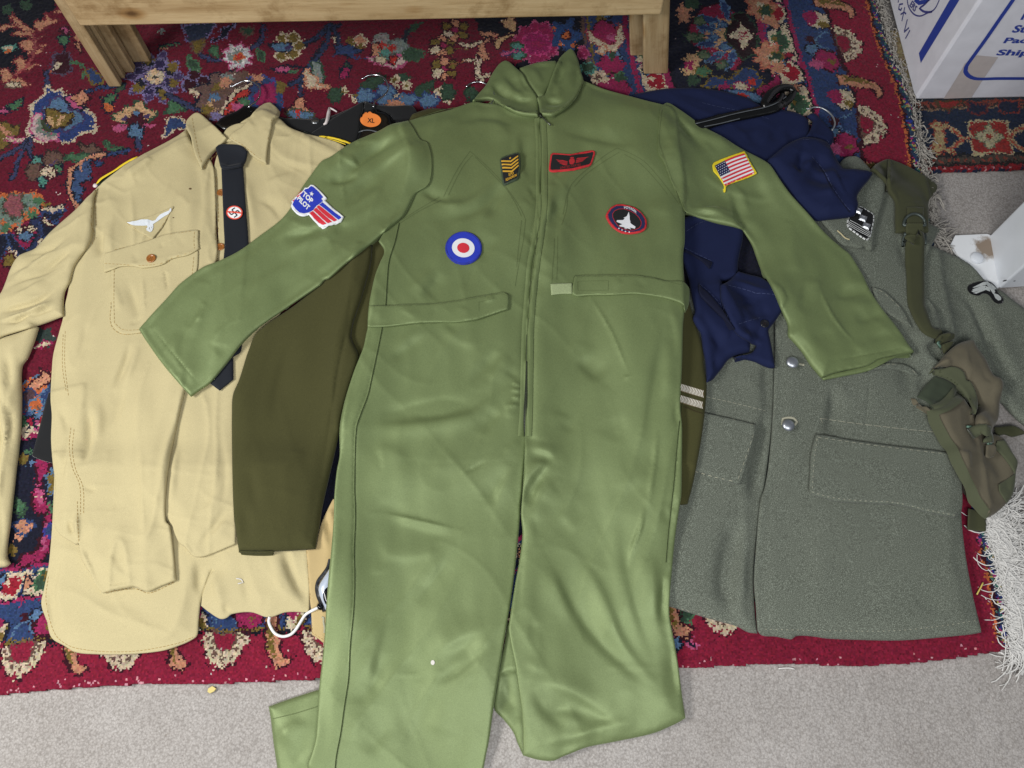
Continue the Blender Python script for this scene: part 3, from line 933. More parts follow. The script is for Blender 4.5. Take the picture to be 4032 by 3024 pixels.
K.p("M 660,250 730,225 800,265 740,305 670,290", DGREEN, (70, 96, 70))
K.l("M 700,90 670,160", 24, (38, 44, 56)); K.p("M 700,60 800,50 760,90 700,120", DGREEN, None)
K.p("M 240,370 270,340 290,310 310,360 270,390", DGREEN, NAVY); K.p("M 235,400 280,350 290,400 250,430", MAG, NAVY)
K.p("M 60,310 90,300 130,400 125,460 100,450 70,380", GREY, DGREEN); K.p("M 20,390 60,440 110,475 165,480 60,490 15,470", CREAM, PEACH)
K.p("M 195,140 210,150 205,210 195,200", CREAM, None, smooth=False)
for s, an in (("M 450,455", -.5), ("M 790,505", -.6)): K.blob(s, 52, 20, DGREEN, (40, 60, 46), an, n=8, jag=.1)
K.blob("M 665,415", 26, 14, DGREEN, None, n=5)
for s in ("M 600,430", "M 685,465", "M 900,515", "M 960,560", "M 258,510"): K.blob(s, 20, 18, CREAM, None, n=5, jag=.2); K.blob(s, 8, 8, OLIVE, None, n=4)
K.p("M 590,490 630,500 640,540 600,560", CREAM, None); K.l("M 610,440 630,490", 9, CREAM); K.p("M 290,540 330,530 370,579 320,600", CREAM, None)
for s in ("M 405,545", "M 545,515", "M 550,570", "M 690,560", "M 830,565"): K.blob(s, 36, 24, LBLUE, BLUE, n=6, jag=.2)
for s in ("M 205,540", "M 960,515", "M 1115,530"): K.blob(s, 24, 26, DGREEN, (40, 60, 46), n=6, jag=.12)
K.blob("M 345,540", 14, 12, OLIVE, None, n=4); K.blob("M 600,590", 40, 14, PEACH, None, n=5)
# ---- left field
K.p("K -300,-300 520,-10 500,90 430,130 400,200 330,190 300,330 270,480 250,580 170,680 90,760 0,800 -300,820", BLACKN)
K.p("K -300,800 -300,740 0,770 60,760 180,700 250,620 300,560 320,470 340,330 380,210 460,190 540,120 520,0 700,-40 700,60 640,60 560,130 480,240 420,240 360,330 330,480 280,580 180,690 90,800", BURG)
def frond(s): K.p(s, PEACH, (120, 40, 50), ew=.004)
frond("K 95,150 170,180 240,240 300,290 310,330 240,280 150,230"); frond("K 0,250 80,235 180,240 80,260 0,290"); frond("K 110,310 190,290 280,310 310,350 200,330")
frond("K 320,190 400,180 420,110 440,150 460,180 550,180 480,220 400,260 350,300 330,260"); frond("K 500,100 560,85 570,110 500,130"); frond("K 190,410 250,380 310,390 300,480 280,510 230,460")
frond("K 410,320 360,370 330,450 320,460 340,370"); frond("K 320,520 340,480 400,455 370,500"); frond("K 345,440 400,420 465,430 390,440"); frond("K 140,580 200,530 240,570 220,640 150,690 170,620")
frond("K 250,610 370,595 300,630 240,660"); frond("K 20,660 80,640 110,700 130,720 60,770 20,760"); frond("K 100,740 200,740 280,790 200,800 120,780")
K.p("K 60,780 180,785 180,815 60,805", CREAM, BROWN); K.p("K 20,440 140,440 110,490 70,500", CREAM, TEAL); K.blob("K 80,490", 16, 8, ORANGE, None, n=4)
K.blob("K 60,90", 20, 22, DGREEN, None, n=5); K.blob("K 240,40", 24, 22, DGREEN, None, n=5); K.l("K 300,560 330,400 320,330", 12, (150, 70, 74)); K.l("K 150,700 230,640 300,560", 11, (170, 80, 80))
K.p("K 575,260 620,240 640,300 620,330 560,290", PINK, MAROON); K.blob("K 600,310", 12, 12, MAROON, None, n=4); K.p("K 550,350 635,340 620,400 600,430 560,390", GREEN, NAVY); K.l("K 600,430 595,490", 9, NAVY)
K.p("K 505,500 560,510 640,500 650,560 650,670 560,680 470,670 480,620 520,580", MAROON, (84, 72, 94)); K.p("K 490,630 530,595 585,595 560,630", CREAM, None)
K.l("K 670,580 740,590 790,650 760,730", 14, GREEN, None); K.l("K 430,660 435,760 440,830", 13, STEM, NAVY); K.blob("K 465,665", 8, 7, ORANGE, None, n=4)
K.p("K 810,660 860,660 900,690 960,760 940,780 860,770", BLUE, OLIVE); K.p("K 690,340 720,310 765,385 700,380", PEACH, None); K.p("K 695,400 720,400 780,480 760,490", PEACH, MAROON)
K.l("K 800,855 900,830 1010,800 1100,790 1160,800", 15, BLUE, NAVY)
# the big blue palmette
K.p("K 440,820 500,860 560,840 610,900 660,900 700,960 760,1010 830,1060 880,1130 860,1150 890,1200 800,1220 730,1240 700,1290 640,1330 560,1310 470,1300 380,1320 310,1280 270,1200 290,1100 310,1050 300,970 370,930 420,890", (44, 62, 118), CREAM, ew=.007)
K.p("K 300,1080 350,1060 380,1080 370,1180 420,1250 540,1270 560,1320 440,1310 350,1290 290,1200", (200, 170, 168), PINK); K.p("K 340,1090 390,1080 380,1180 430,1240 540,1250 530,1280 400,1270 340,1190", (120, 132, 120), None)
K.p("K 370,1110 420,1100 430,1180 540,1210 500,1240 420,1230 380,1180", (62, 72, 48), None)
K.p("K 480,930 560,910 620,960 640,1030 750,1050 780,1120 720,1150 620,1230 590,1200 660,1120 600,1060 500,1040 400,1030 400,1000 480,990", LBLUE, PURP)
K.p("K 430,1020 520,1030 560,1060 670,1070 640,1140 590,1180 500,1200 450,1130", OLIVE, (50, 34, 30)); K.p("K 450,1080 490,1130 510,1190 460,1160", TAN, None); K.p("K 530,1180 540,1120 610,1070 590,1110 560,1170", TAN, None)
K.p("K 620,900 690,890 680,950 740,980 790,1010 680,1000 640,960", PINK, NAVY); K.blob("K 755,910", 26, 26, PEACH, MAROON, n=4, jag=.18)
K.p("K 960,950 1030,940 1040,1000 1000,1040 970,1030", ORANGE, NAVY); K.p("K 950,910 1000,900 1070,870 1090,840 1070,940 1000,930", GREEN, NAVY); K.l("K 1080,850 1150,810", 14, DGREEN, NAVY)
K.p("K 70,980 140,950 210,920 190,990 130,1020", GREEN, NAVY); K.p("K 0,1020 60,1010 90,1050 0,1060", PINK, NAVY)
K.p("K 0,1130 40,1130 110,1190 170,1160 160,1240 80,1290 90,1330 30,1390 -60,1400 -60,1130", OLIVE, (60, 46, 30)); K.p("K 0,1150 60,1180 110,1250 60,1250 0,1200", PEACH, None)
K.l("K 60,1295 130,1310 250,1300 300,1290", 12, CREAM, PINK); K.l("K 300,1290 200,1370 90,1450 0,1490", 16, STEM, NAVY); K.l("K 290,1310 200,1480 140,1620 120,1659", 15, STEM, NAVY); K.l("K 290,1330 300,1480 340,1530", 13, STEM, NAVY)
K.blob("K 360,1520", 24, 24, TEAL, NAVY, n=6); K.blob("K 500,1500", 36, 30, BROWN, (60, 40, 40), n=6); K.blob("K 500,1540", 12, 10, PURP, None, n=4); K.blob("K 545,1580", 18, 16, GREEN, NAVY, n=5); K.blob("K 330,1610", 32, 28, BROWN, (60, 40, 40), n=6)
K.blob("K 450,1620", 28, 18, CREAM, MAROON, n=5); K.blob("N 455,600", 15, 18, TEAL, NAVY, n=5); K.blob("N 545,535", 9, 8, MAROON, None, n=4)
K.p("K 740,1340 800,1370 850,1340 900,1380 930,1400 860,1420 770,1400", BROWN, (50, 34, 34)); K.p("K 610,1460 720,1440 830,1440 760,1480 680,1500", GREEN, DGREEN); K.p("K 960,1310 990,1340 1080,1370 1185,1400 1100,1400 1000,1370", GREEN, DGREEN)
K.l("K 900,1440 1000,1430 1100,1420 1185,1400", 14, BLUE, NAVY); K.l("N 1130,300 1000,320 880,390 800,460 760,560 750,680 790,780 830,850", 18, PEACH, NAVY)
K.p("N 830,500 870,450 920,380 1000,350 960,420 1000,480 930,540 990,570 900,590 830,640 910,680 850,740 880,800 840,800 790,700 800,590", (62, 84, 124), NAVY); K.p("N 1040,380 1080,360 1110,410 1070,430", BLUE, NAVY); K.l("N 900,380 880,470", 8, PEACH, None)
# lower-left flower cluster
K.p("N 20,760 120,710 250,720 400,730 470,790 430,870 350,960 250,1000 180,1090 100,1120 0,1130 -60,1130 -60,800", (112, 132, 120), ORANGE); 
for s in ("N 60,740", "N 390,760", "N 350,900", "N 20,1040", "N 150,1090", "N 250,950"): K.blob(s, 18, 12, ORANGE, None, n=5)
for s in ("N 350,950", "N 60,1090", "N 420,800"): K.blob(s, 22, 16, GREEN, None, n=5)
K.blob("N 150,850", 46, 50, (60, 74, 60), None, n=7); K.blob("N 145,850", 34, 40, (150, 84, 92), BROWN, n=6)
K.p("N 120,1150 180,1080 300,1030 350,1050 380,1130 360,1260 320,1370 200,1300 140,1250", (140, 26, 70), None); K.blob("N 210,1140", 18, 16, CREAM, MAROON, n=5); K.blob("N 320,1100", 20, 14, CREAM, MAROON, n=5); K.blob("N 270,1190", 26, 16, LBLUE, NAVY, n=5); K.blob("N 270,1110", 16, 12, MAROON, None, n=5)
K.l("N 360,1020 430,1100 420,1200 350,1330 280,1420", 26, (40, 50, 84), NAVY); K.l("N 430,990 470,1100 450,1220 420,1300", 9, CREAM, MAROON); K.p("N 440,890 520,890 690,840 680,900 600,930 510,950", CREAM, NAVY); K.p("N 450,930 560,960 680,890 700,900 660,990 560,1010", NAVY, BLUE)
K.l("N 60,1170 90,1290 160,1390 190,1480 160,1600", 11, CREAM, MAROON); K.l("N 100,1200 160,1300 260,1380 290,1420", 24, NAVY, BLUE); K.p("N -60,1160 50,1180 60,1330 0,1430 -60,1450", NAVY, BLUE); K.blob("N 100,1460", 18, 26, OLIVE, MAROON, n=5); K.p("N 460,820 560,830 540,870 450,870", OLIVE, None)
K.p("N 430,980 560,1070 620,1010 640,1010 560,1150 470,1200", NAVY, BLUE); K.l("N 470,990 560,1070", 10, CREAM, MAROON)
# ---- field, upper left centre
K.blob("L 515,525", 96, 86, PURP, LAV, n=10, jag=.22)
for k in range(8):
    a = k * math.pi / 4 + .4; K.blob("P %f,%f" % (400 + 515 * .40687 + 62 * math.cos(a), 90 + 525 * .40687 + 58 * math.sin(a)), 20, 17, NAVY if k % 2 else (48, 40, 78), LAV, n=5)
for s in ("L 345,630", "L 600,690", "L 700,580", "L 690,420", "L 450,360"): K.blob(s, 20, 18, OLIVE, None, n=5)
K.flower("L 515,525", 36, [CREAM, (226, 190, 150)], CREAM, (70, 66, 60), 7)
for s in ("L 900,520", "L 985,570", "L 855,600"): K.blob(s, 26, 24, MAROON, LAV, n=6, jag=.1)
K.blob("L 930,650", 32, 20, CREAM, None, n=7)
K.p("L 830,330 870,340 930,390 940,450 890,440 840,420", DGREEN, GREEN); K.p("L 1050,240 1110,230 1150,330 1080,310", GREEN, DGREEN); K.p("L 1510,260 1560,290 1570,370 1520,360", DGREEN, GREEN)
K.p("L 620,870 680,760 740,780 830,820 740,850 650,880", GREEN, DGREEN); K.l("L 640,690 740,750 830,800 960,840", 15, STEM, NAVY); K.l("L 900,710 960,770 1060,750", 12, NAVY, None); K.l("L 960,300 1060,360 1210,350", 13, STEM, NAVY)
K.blob("L 1320,320", 50, 42, (196, 192, 194), PINK, n=9, jag=.22); K.blob("L 1310,325", 34, 28, GREY, (220, 216, 214), n=7, jag=.15); K.blob("L 1320,325", 15, 13, SCAR, ORANGE, n=5)
for s in ("L 1745,145", "L 1850,145", "L 1915,230", "L 1745,325", "L 1855,315"): K.blob(s, 22, 18, OLIVE, CREAM, n=4, jag=.08)
K.p("L 1620,210 1830,205 1840,280 1740,280 1660,240", LBLUE, NAVY); K.blob("L 1810,240", 16, 12, PURP, None, n=4)
K.l("L 1660,440 1800,420 1980,440", 12, NAVY); K.p("L 1660,450 1800,430 1840,480 1700,480", PINK, NAVY); K.blob("L 1860,475", 18, 8, GREEN, None, n=4)
K.l("L 2212,30 2180,200 2100,330 2000,450 1940,560 1930,720", 17, (44, 58, 92), NAVY); K.l("L 1830,610 1940,540", 15, (44, 58, 92), NAVY); K.l("L 1980,210 2150,90", 14, (44, 58, 92), NAVY)
K.p("L 2040,400 2110,400 2140,520 2150,590 2080,550", GREY, DGREEN); K.p("L 1985,480 2030,510 2110,600 2200,630 2070,640 1985,590", CREAM, PEACH)
K.p("L 1790,840 1860,830 1880,740 1930,730 1960,790 2010,840 1900,850", PEACH, MAROON); K.p("L 1790,880 1850,850 1980,850 2040,900 1960,920 1830,920", LBLUE, (70, 80, 60)); K.p("L 1885,840 1920,840 1915,910 1890,910", SCAR, None, smooth=False)
# medallion behind the first hook
K.blob("L 1230,700", 120, 90, (110, 84, 78), NAVY, n=9, jag=.16); K.p("L 1430,530 1560,520 1660,580 1740,740 1730,830 1600,850 1480,820 1430,700", BLUE, (62, 72, 140)); K.p("L 1560,640 1650,590 1680,700 1720,740 1620,830 1520,780 1480,720", MAG, (130, 24, 84))
K.p("L 1300,700 1400,650 1440,670 1400,720 1300,730 1270,800 1270,860 1160,880 1230,790", SCAR, MAROON); K.l("L 1150,860 1210,760 1280,680 1380,630 1440,600", 16, CREAM, MAROON)
for s, c in (("L 1220,530", GREY), ("L 1380,510", BROWN), ("L 1510,540", PEACH), ("L 1130,610", OLIVE), ("L 1200,570", PEACH), ("L 1180,650", BROWN), ("L 1090,720", LBLUE), ("L 1060,790", TAN), ("L 1120,780", BROWN), ("L 1380,770", GREEN), ("L 1310,810", PINK), ("L 1010,830", OLIVE), ("L 1080,890", BROWN), ("L 1110,890", LAV)): K.blob(s, 24, 18, c, None, n=5, jag=.2)
K.p("L 1680,580 1720,570 1800,620 1760,710 1690,680", OLIVE, None); K.blob("L 1720,780", 14, 30, BLUE, None, n=5)
K.p("L 100,890 150,880 200,850 250,800 280,820 330,770 400,780 410,840 500,850 540,890 480,930 420,959 230,959 110,930", TAN, DGREEN); K.blob("L 340,870", 12, 12, LBLUE, BROWN, n=4); K.blob("L 230,920", 14, 10, PURP, None, n=4); K.blob("L 445,910", 12, 10, PURP, None, n=4)
K.blob("A 850,755", 30, 26, (74, 18, 36), MAROON, n=6); K.p("A 695,790 760,770 800,800 720,815", PINK, None); K.p("A 890,780 975,770 970,795 900,800", PINK, None); K.p("A 800,800 830,770 890,800 880,850 850,870 810,830", LBLUE, NAVY); K.l("A 855,860 865,930", 18, STEM, NAVY)
K.p("A 1020,850 1050,740 1130,740 1160,790 1090,810", BLUE, CREAM)
K.p("L 780,20 1100,0 1060,60 1020,140 880,180 820,160 830,80", (46, 54, 78), LAV); K.p("L 870,190 1010,160 990,220 930,300 890,260", OLIVE, BROWN); K.l("L 1260,30 1180,70 1190,140 1090,160", 20, NAVY, LAV); K.blob("L 580,75", 14, 12, GREY, None, n=4)
K.l("L 1570,30 1540,150 1460,240", 16, STEM, NAVY); K.l("L 560,240 640,210 740,210", 12, GREEN, NAVY); K.l("L 550,250 640,245", 8, PEACH, None); K.p("L 1350,60 1450,50 1460,100 1380,110", DGREEN, BROWN)
# ---- left gap between sleeve and shirt
K.blob("Y 230,370", 42, 40, (50, 64, 60), None, n=6); K.l("Y 190,420 260,395", 9, CREAM, MAG); K.p("Y 205,530 240,560 260,555 255,600 215,620 140,650 180,600 220,580", PEACH, MAROON)
K.blob("Y 150,700", 20, 40, (84, 60, 66), BLUE, n=5); K.blob("Y 185,730", 22, 26, ORANGE, LBLUE, n=5); K.blob("Y 195,740", 10, 10, BROWN, None, n=4)
K.p("Y 190,1010 240,1000 255,1040 220,1110 210,1160 240,1230 225,1290 185,1280 175,1200 205,1110 185,1060", MAG, MAROON); K.p("Y 200,1130 230,1200 215,1250 190,1190", PINK, None)
K.p("Y 240,1290 265,1300 250,1480 200,1530 120,1560 110,1520 190,1490 220,1400", MAG, MAROON); K.p("Y 235,1330 255,1350 235,1450 210,1480 215,1430", PINK, None)
K.blob("Y 120,1355", 34, 22, PEACH, BLUE, n=4, jag=.3); K.blob("Y 95,1410", 16, 14, PEACH, None, n=4); K.blob("Y 105,1255", 18, 26, GREEN, DGREEN, n=5); K.blob("Y 265,1250", 18, 24, GREEN, None, n=5); K.blob("Y 255,1385", 18, 22, BLUE, (60, 60, 140), n=5)
K.blob("Y 270,1120", 14, 40, OLIVE, LBLUE, n=5); K.blob("Y 120,1000", 18, 20, OLIVE, None, n=4); K.blob("Y 150,970", 16, 10, GREEN, None, n=4); K.blob("Y 165,1020", 12, 10, LBLUE, None, n=4); K.blob("Y 60,1480", 18, 20, OLIVE, None, n=4)
K.l("Y 185,1195 225,1190", 5, CREAM)
# worn flecks of bare white knots
rng = np.random.default_rng(8)
ind = inside(np.stack([K.CX.ravel(), K.CY.ravel()], 1), RUGPOLY).reshape(K.CX.shape)
fl = rng.random(K.CX.shape) < .0006
K.col[fl & ind] = lin((214, 190, 188))
K.col[ind & (db < .012) & (rng.random(K.CX.shape) < .05)] = lin((214, 150, 160))
K.p('F 1560,520 1760,520 1760,720 1560,720', RED, None, smooth=False)
K.p('F 1800,1500 1900,1500 1960,2300 1860,2300', RED, None, smooth=False)
dots = ind & (dr < .016) & (db > .012)
K.col[dots] = lin((40, 60, 90)); ph = (np.floor(K.CY / .0058) * 7 + np.floor(dr / .006) * 4).astype(int)
for c, mod in (((60, 120, 110), 2), ((170, 40, 110), 5), ((190, 170, 90), 7), ((40, 60, 150), 3)): K.col[dots & (ph % 9 == mod)] = lin(c)
def rolling(X, Y):
    return .0016 * sample(noise_field(41, .05), np.stack([X.ravel(), Y.ravel()], 1)).reshape(X.shape)
K.mingle(.16)
rug = K.build("patterned_rug", ind, .010, RUGM, rolling=rolling)
rug['label'] = "burgundy hand knotted rug with floral borders under all the clothes"; rug['category'] = "rug"
hx = GX0 + np.arange(NX) * GR; hy = GY0 + np.arange(NY) * GR
HXX, HYY = np.meshgrid(hx, hy)
hin = inside(np.stack([HXX.ravel(), HYY.ravel()], 1), RUGPOLY).reshape(HXX.shape)
HEAP[hin] = .0132

# ---- white knotted fringe along the right edge
def fringe(name, spots, parent, mat, n_per, length, seed, r=.0008, curl=.5):
    rng = np.random.default_rng(seed)
    V, F = [], []
    for (x, y, dx, dy, L, dens) in spots:
        for k in range(dens):
            p = np.array([x + rng.normal(0, .006), y + rng.normal(0, .008), .006 + rng.uniform(0, .012)])
            ang = math.atan2(dy, dx) + rng.normal(0, .20); l = L * rng.uniform(.5, 1.15); n = 9
            pts = []
            w = rng.normal(0, curl)
            for i in range(n):
                pts.append(p.copy()); ang += w / n + rng.normal(0, .16)
                p = p + np.array([math.cos(ang), math.sin(ang), 0]) * l / n
                p[2] = max(.002, p[2] - .0012 + rng.normal(0, .0014))
            pts = np.array(pts); tt = np.gradient(pts, axis=0); nn = np.stack([-tt[:, 1], tt[:, 0], 0 * tt[:, 0]], 1); nn /= np.linalg.norm(nn, axis=1, keepdims=True)
            b = len(V)
            rr = r * rng.uniform(.8, 1.5)
            for i in range(n):
                V.append(pts[i] - nn[i] * rr - [0, 0, rr * .6]); V.append(pts[i] + [0, 0, rr]); V.append(pts[i] + nn[i] * rr - [0, 0, rr * .6])
            for i in range(n - 1):
                a = b + i * 3
                F += [(a, a + 3, a + 4, a + 1), (a + 1, a + 4, a + 5, a + 2)]
    return link_mesh(name, V, F, mat, parent, True, kind='stuff')
COTTON = plain("cotton", (158, 153, 145), .95, var=.12, vs=200); COTTONW = plain("white_cotton", (208, 206, 202), .95, var=.08, vs=200)
spots = []; lows = []
for a, b in zip(rgt_px[:-1], rgt_px[1:]):
    m = int(np.linalg.norm(b - a) / 9)
    for k in range(m):
        q = a + (b - a) * k / m
        w = at_z(q, .008)[0]
        top = q[1] < 1000
        L = .024 if q[1] < 560 else (.034 if q[1] < 1000 else .085)
        if 560 < q[1] < 1000: L *= 1 + .5 * math.sin(q[1] / 28.)
        low = q[1] > 1900
        if 1010 < q[1] < 1960: continue
        for ddx, ddy in ((1, -.25), (1, .1), (.7, -.7)) if low else ((.5, -.8), (.6, .5)):
            (lows if low else spots).append((w[0] + .004, w[1], ddx, ddy, L, 13 if low else 4))
fringe("fringe", spots, rug, COTTON, 4, .04, 11, r=.0009, curl=1.1)
fringe("fringe", lows, rug, COTTONW, 4, .04, 12, r=.0007, curl=2.0)

# ---- second rug, under the box
K2 = Knots(.84, 1.30, .94, 1.50, .0029, 9)
bw = at_z(px("P 3560,679 4032,664 4200,660"), .007)[:, :2]
d2 = K2.WY - np.interp(K2.WX, bw[:, 0], bw[:, 1], left=bw[0, 1] + .006, right=bw[-1, 1])
K2.col[:] = lin((34, 46, 72)); p = 0
for w, c in ((.012, (150, 30, 40)), (.008, (44, 36, 36)), (.016, (84, 74, 66)), (.010, (36, 38, 44)), (.118, (36, 50, 76)), (.006, (150, 120, 96)), (.012, (60, 52, 50)), (.006, (150, 70, 56)), (.012, (50, 60, 74)), (.006, (40, 34, 34)), (.2, (190, 170, 126))):
    K2.col[(d2 >= p) & (d2 < p + w)] = lin(c); p += w
K = K2
for k in range(-2, 40):
    x = .86 + k * .018
    for dd, c in ((.027, (150, 72, 58)), (.177, (150, 80, 64))):
        y = np.interp(x, bw[:, 0], bw[:, 1]) + dd; K2.fill(np.array([[x, y - .004], [x + .008, y - .004], [x + .008, y + .004], [x, y + .004]]), c)
K.p("C 1880,755 2100,750 2140,940 1910,945", (168, 52, 48), (206, 188, 148), ew=.006, smooth=False)
K.blob("C 2000,845", 40, 38, (196, 186, 148), (120, 126, 100), n=4, jag=.35); K.blob("C 2000,845", 12, 12, (168, 60, 50), None, n=4)
for s in ("C 1680,770 1690,850 1670,940", ): K.l(s, 36, (190, 166, 120), (160, 70, 56))
K.l("C 1640,775 1680,800 1730,775", 14, (190, 166, 120), (160, 70, 56)); K.l("C 1630,945 1680,920 1770,940", 14, (190, 166, 120), (160, 70, 56))
for s in ("C 1760,790 1830,850 1890,850", "C 1780,920 1840,860", "C 2130,850 2180,800 2240,790", "C 2140,870 2200,920 2260,930"): K.l(s, 12, (184, 84, 64), (196, 172, 130))
K.p("C 1670,625 1830,622 1750,680", (160, 50, 48), (90, 70, 50), smooth=False); K.p("C 1870,640 1990,640 1980,690 1880,690", (40, 46, 72), (120, 50, 50), smooth=False); K.p("C 2060,630 2180,630 2180,690 2070,690", (40, 46, 72), (150, 60, 50), smooth=False)
keep2 = (K2.CY > np.interp(K2.CX, bw[:, 0], bw[:, 1]) + 0) & (K2.CX > np.interp(K2.CY, RGT[o_, 1], RGT[o_, 0]) + .012)
K2.col[(d2 > 0) & (d2 < .012) & (np.floor(K2.CX / .006).astype(int) % 3 == 0) & (d2 > .003) & (d2 < .007)] = lin((214, 150, 150))
K2.mingle(.12); K2.col *= .8
rug2 = K2.build("geometric_rug", keep2, .007, RUGM)
rug2['label'] = "navy rug with square cross motif and red edge under the white box"; rug2['category'] = "rug"
hin2 = (HXX > np.interp(HYY, RGT[o_, 1], RGT[o_, 0]) + .02) & (HYY > np.interp(HXX, bw[:, 0], bw[:, 1]))
HEAP[hin2] = .008

# ================================================================== bench
def wood_mat(name="pine", k=1.0):
    m, nt, b = new_mat(name)
    tc = N(nt, 'ShaderNodeTexCoord')
    mp = N(nt, 'ShaderNodeMapping'); nt.links.new(tc.outputs['Object'], mp.inputs[0]); mp.inputs['Scale'].default_value = (1.2, 16, 16)
    n1 = noise(nt, mp.outputs[0], 3.2, 5, .6)
    mp2 = N(nt, 'ShaderNodeMapping'); nt.links.new(tc.outputs['Object'], mp2.inputs[0]); mp2.inputs['Scale'].default_value = (4, 70, 70)
    n2 = noise(nt, mp2.outputs[0], 4, 3, .6)
    vo = N(nt, 'ShaderNodeTexVoronoi'); vo.inputs['Scale'].default_value = 1.0
    mp3 = N(nt, 'ShaderNodeMapping'); nt.links.new(tc.outputs['Object'], mp3.inputs[0]); mp3.inputs['Scale'].default_value = (5.5, 10, 10); nt.links.new(mp3.outputs[0], vo.inputs['Vector'])
    c1 = ramp(nt, n1, [(.28, lin((156, 130, 94))), (.5, lin((176, 152, 116))), (.72, lin((192, 170, 134)))])
    c2 = ramp(nt, n2, [(.30, (.80, .75, .68)), (.48, (1, 1, 1))])
    c = mixc(nt, .8, c1.outputs[0], c2.outputs[0], 'MULTIPLY')
    c3 = ramp(nt, vo.outputs['Distance'], [(.04, (.30, .22, .15)), (.11, (.74, .62, .48)), (.19, (1, 1, 1))])
    c = mixc(nt, 1, c, c3.outputs[0], 'MULTIPLY')
    st = noise(nt, geo(nt), 9, 5, .7)
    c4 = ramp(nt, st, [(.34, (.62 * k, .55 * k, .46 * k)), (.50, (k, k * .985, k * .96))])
    c = mixc(nt, 1, c, c4.outputs[0], 'MULTIPLY')
    nt.links.new(c, b.inputs['Base Color']); b.inputs['Roughness'].default_value = .7; b.inputs['Specular IOR Level'].default_value = .3
    p = bump(nt, b, n2, .35, .001); bump(nt, b, noise(nt, geo(nt), 40, 3), .25, .003, p)
    return m
PINE = wood_mat(); PINEL = wood_mat("shaded_pine", .78)  # leg copy of the pine has the shading darkened into its colour
def plank(name, P8, mat, parent, bev=.003, label=None):
    """a board from its eight corners (bottom four, top four), edges eased"""
    P8 = np.asarray(P8, float)
    off = np.array(root_loc(parent)) if parent else np.zeros(3)
    c = P8.mean(0); ax = P8[1] - P8[0]
    bm = bmesh.new()
    vs = [bm.verts.new(p) for p in P8]
    for f in ((3, 2, 1, 0), (4, 5, 6, 7), (0, 1, 5, 4), (1, 2, 6, 5), (2, 3, 7, 6), (3, 0, 4, 7)): bm.faces.new([vs[i] for i in f])
    bmesh.ops.recalc_face_normals(bm, faces=bm.faces)
    bmesh.ops.bevel(bm, geom=list(bm.edges), offset=bev, segments=2, affect='EDGES', profile=.5)
    # grain runs along the longest side
    L = [np.linalg.norm(P8[1] - P8[0]), np.linalg.norm(P8[3] - P8[0]), np.linalg.norm(P8[4] - P8[0])]
    k = int(np.argmax(L)); d = [P8[1] - P8[0], P8[3] - P8[0], P8[4] - P8[0]][k]
    rot = Vector(d).to_track_quat('X', 'Z')
    M = Matrix.Translation(c) @ rot.to_matrix().to_4x4()
    Mi = M.inverted()
    for v in bm.verts: v.co = Mi @ v.co
    me = bpy.data.meshes.new(name); bm.to_mesh(me); bm.free(); me.materials.append(mat)
    o = bpy.data.objects.new(name, me); COL.objects.link(o)
    if parent: o.parent = parent
    o.matrix_local = Matrix.Translation(-Vector(off)) @ M
    if label: o['label'] = label
    return o
def boxc(o, ex, ey, ez):
    o, ex, ey, ez = [np.asarray(v, float) for v in (o, ex, ey, ez)]
    return [o, o + ex, o + ex + ey, o + ey, o + ez, o + ex + ez, o + ex + ey + ez, o + ey + ez]
RZ = .012
fl = at_z(px("g 1170,1355"), RZ)[0]; fr = at_z(px("R 300,590"), RZ)[0]
ex = fr - fl; ex[2] = 0; ex /= np.linalg.norm(ex); ey = np.array([-ex[1], ex[0], 0])
front0 = fl - ey * .0
pb = at_plane(px("P 316,104 1400,82 2604,60"), front0 - ey * .022, ey)
zb = float(pb[:, 2].mean()); zl, zr = float(pb[0, 2]) - zb, float(pb[2, 2]) - zb
bench = thing("wooden_bench", "rough pine bench standing at the back edge of the rug behind the hangers", "bench", tuple((fl + fr) / 2))
bx0 = float((pb[0] - front0) @ ex); bx1 = float((pb[2] - front0) @ ex)
o0 = front0 + ex * bx0; o0[2] = zb
q8 = boxc(o0 - ey * .022, ex * (bx1 - bx0), ey * .022, np.array([0, 0, .16]))
for k in (0, 3): q8[k] = q8[k] + [0, 0, zl]
for k in (1, 2): q8[k] = q8[k] + [0, 0, zr]
plank("front_board", q8, PINE, bench, .004)
# seat boards
for k in range(3):
    s0 = front0 + ex * (bx0 - .03) + ey * (-.03 + k * .125); s0[2] = zb + .163
    plank("seat_board", boxc(s0, ex * (bx1 - bx0 + .06), ey * .118, np.array([0, 0, .022])), PINE, bench, .003)
def leg_left():
    def along(p, off): return float((at_plane(px(p), front0 + ey * off, ey)[0] - front0) @ ex)
    top = np.array([0, 0, zb + .16])
    x0, x1 = along("g 1095,1345", 0), along("g 1292,1345", 0)
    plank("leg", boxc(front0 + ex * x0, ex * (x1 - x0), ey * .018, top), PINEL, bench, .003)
    x2, x3 = along("g 1325,1165", .045), along("g 1532,1150", .045)
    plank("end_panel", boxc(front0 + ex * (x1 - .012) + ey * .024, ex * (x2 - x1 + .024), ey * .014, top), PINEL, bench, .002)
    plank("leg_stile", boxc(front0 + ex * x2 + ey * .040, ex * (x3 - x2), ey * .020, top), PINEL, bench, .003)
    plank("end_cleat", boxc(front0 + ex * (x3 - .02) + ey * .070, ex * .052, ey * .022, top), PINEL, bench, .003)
leg_left()
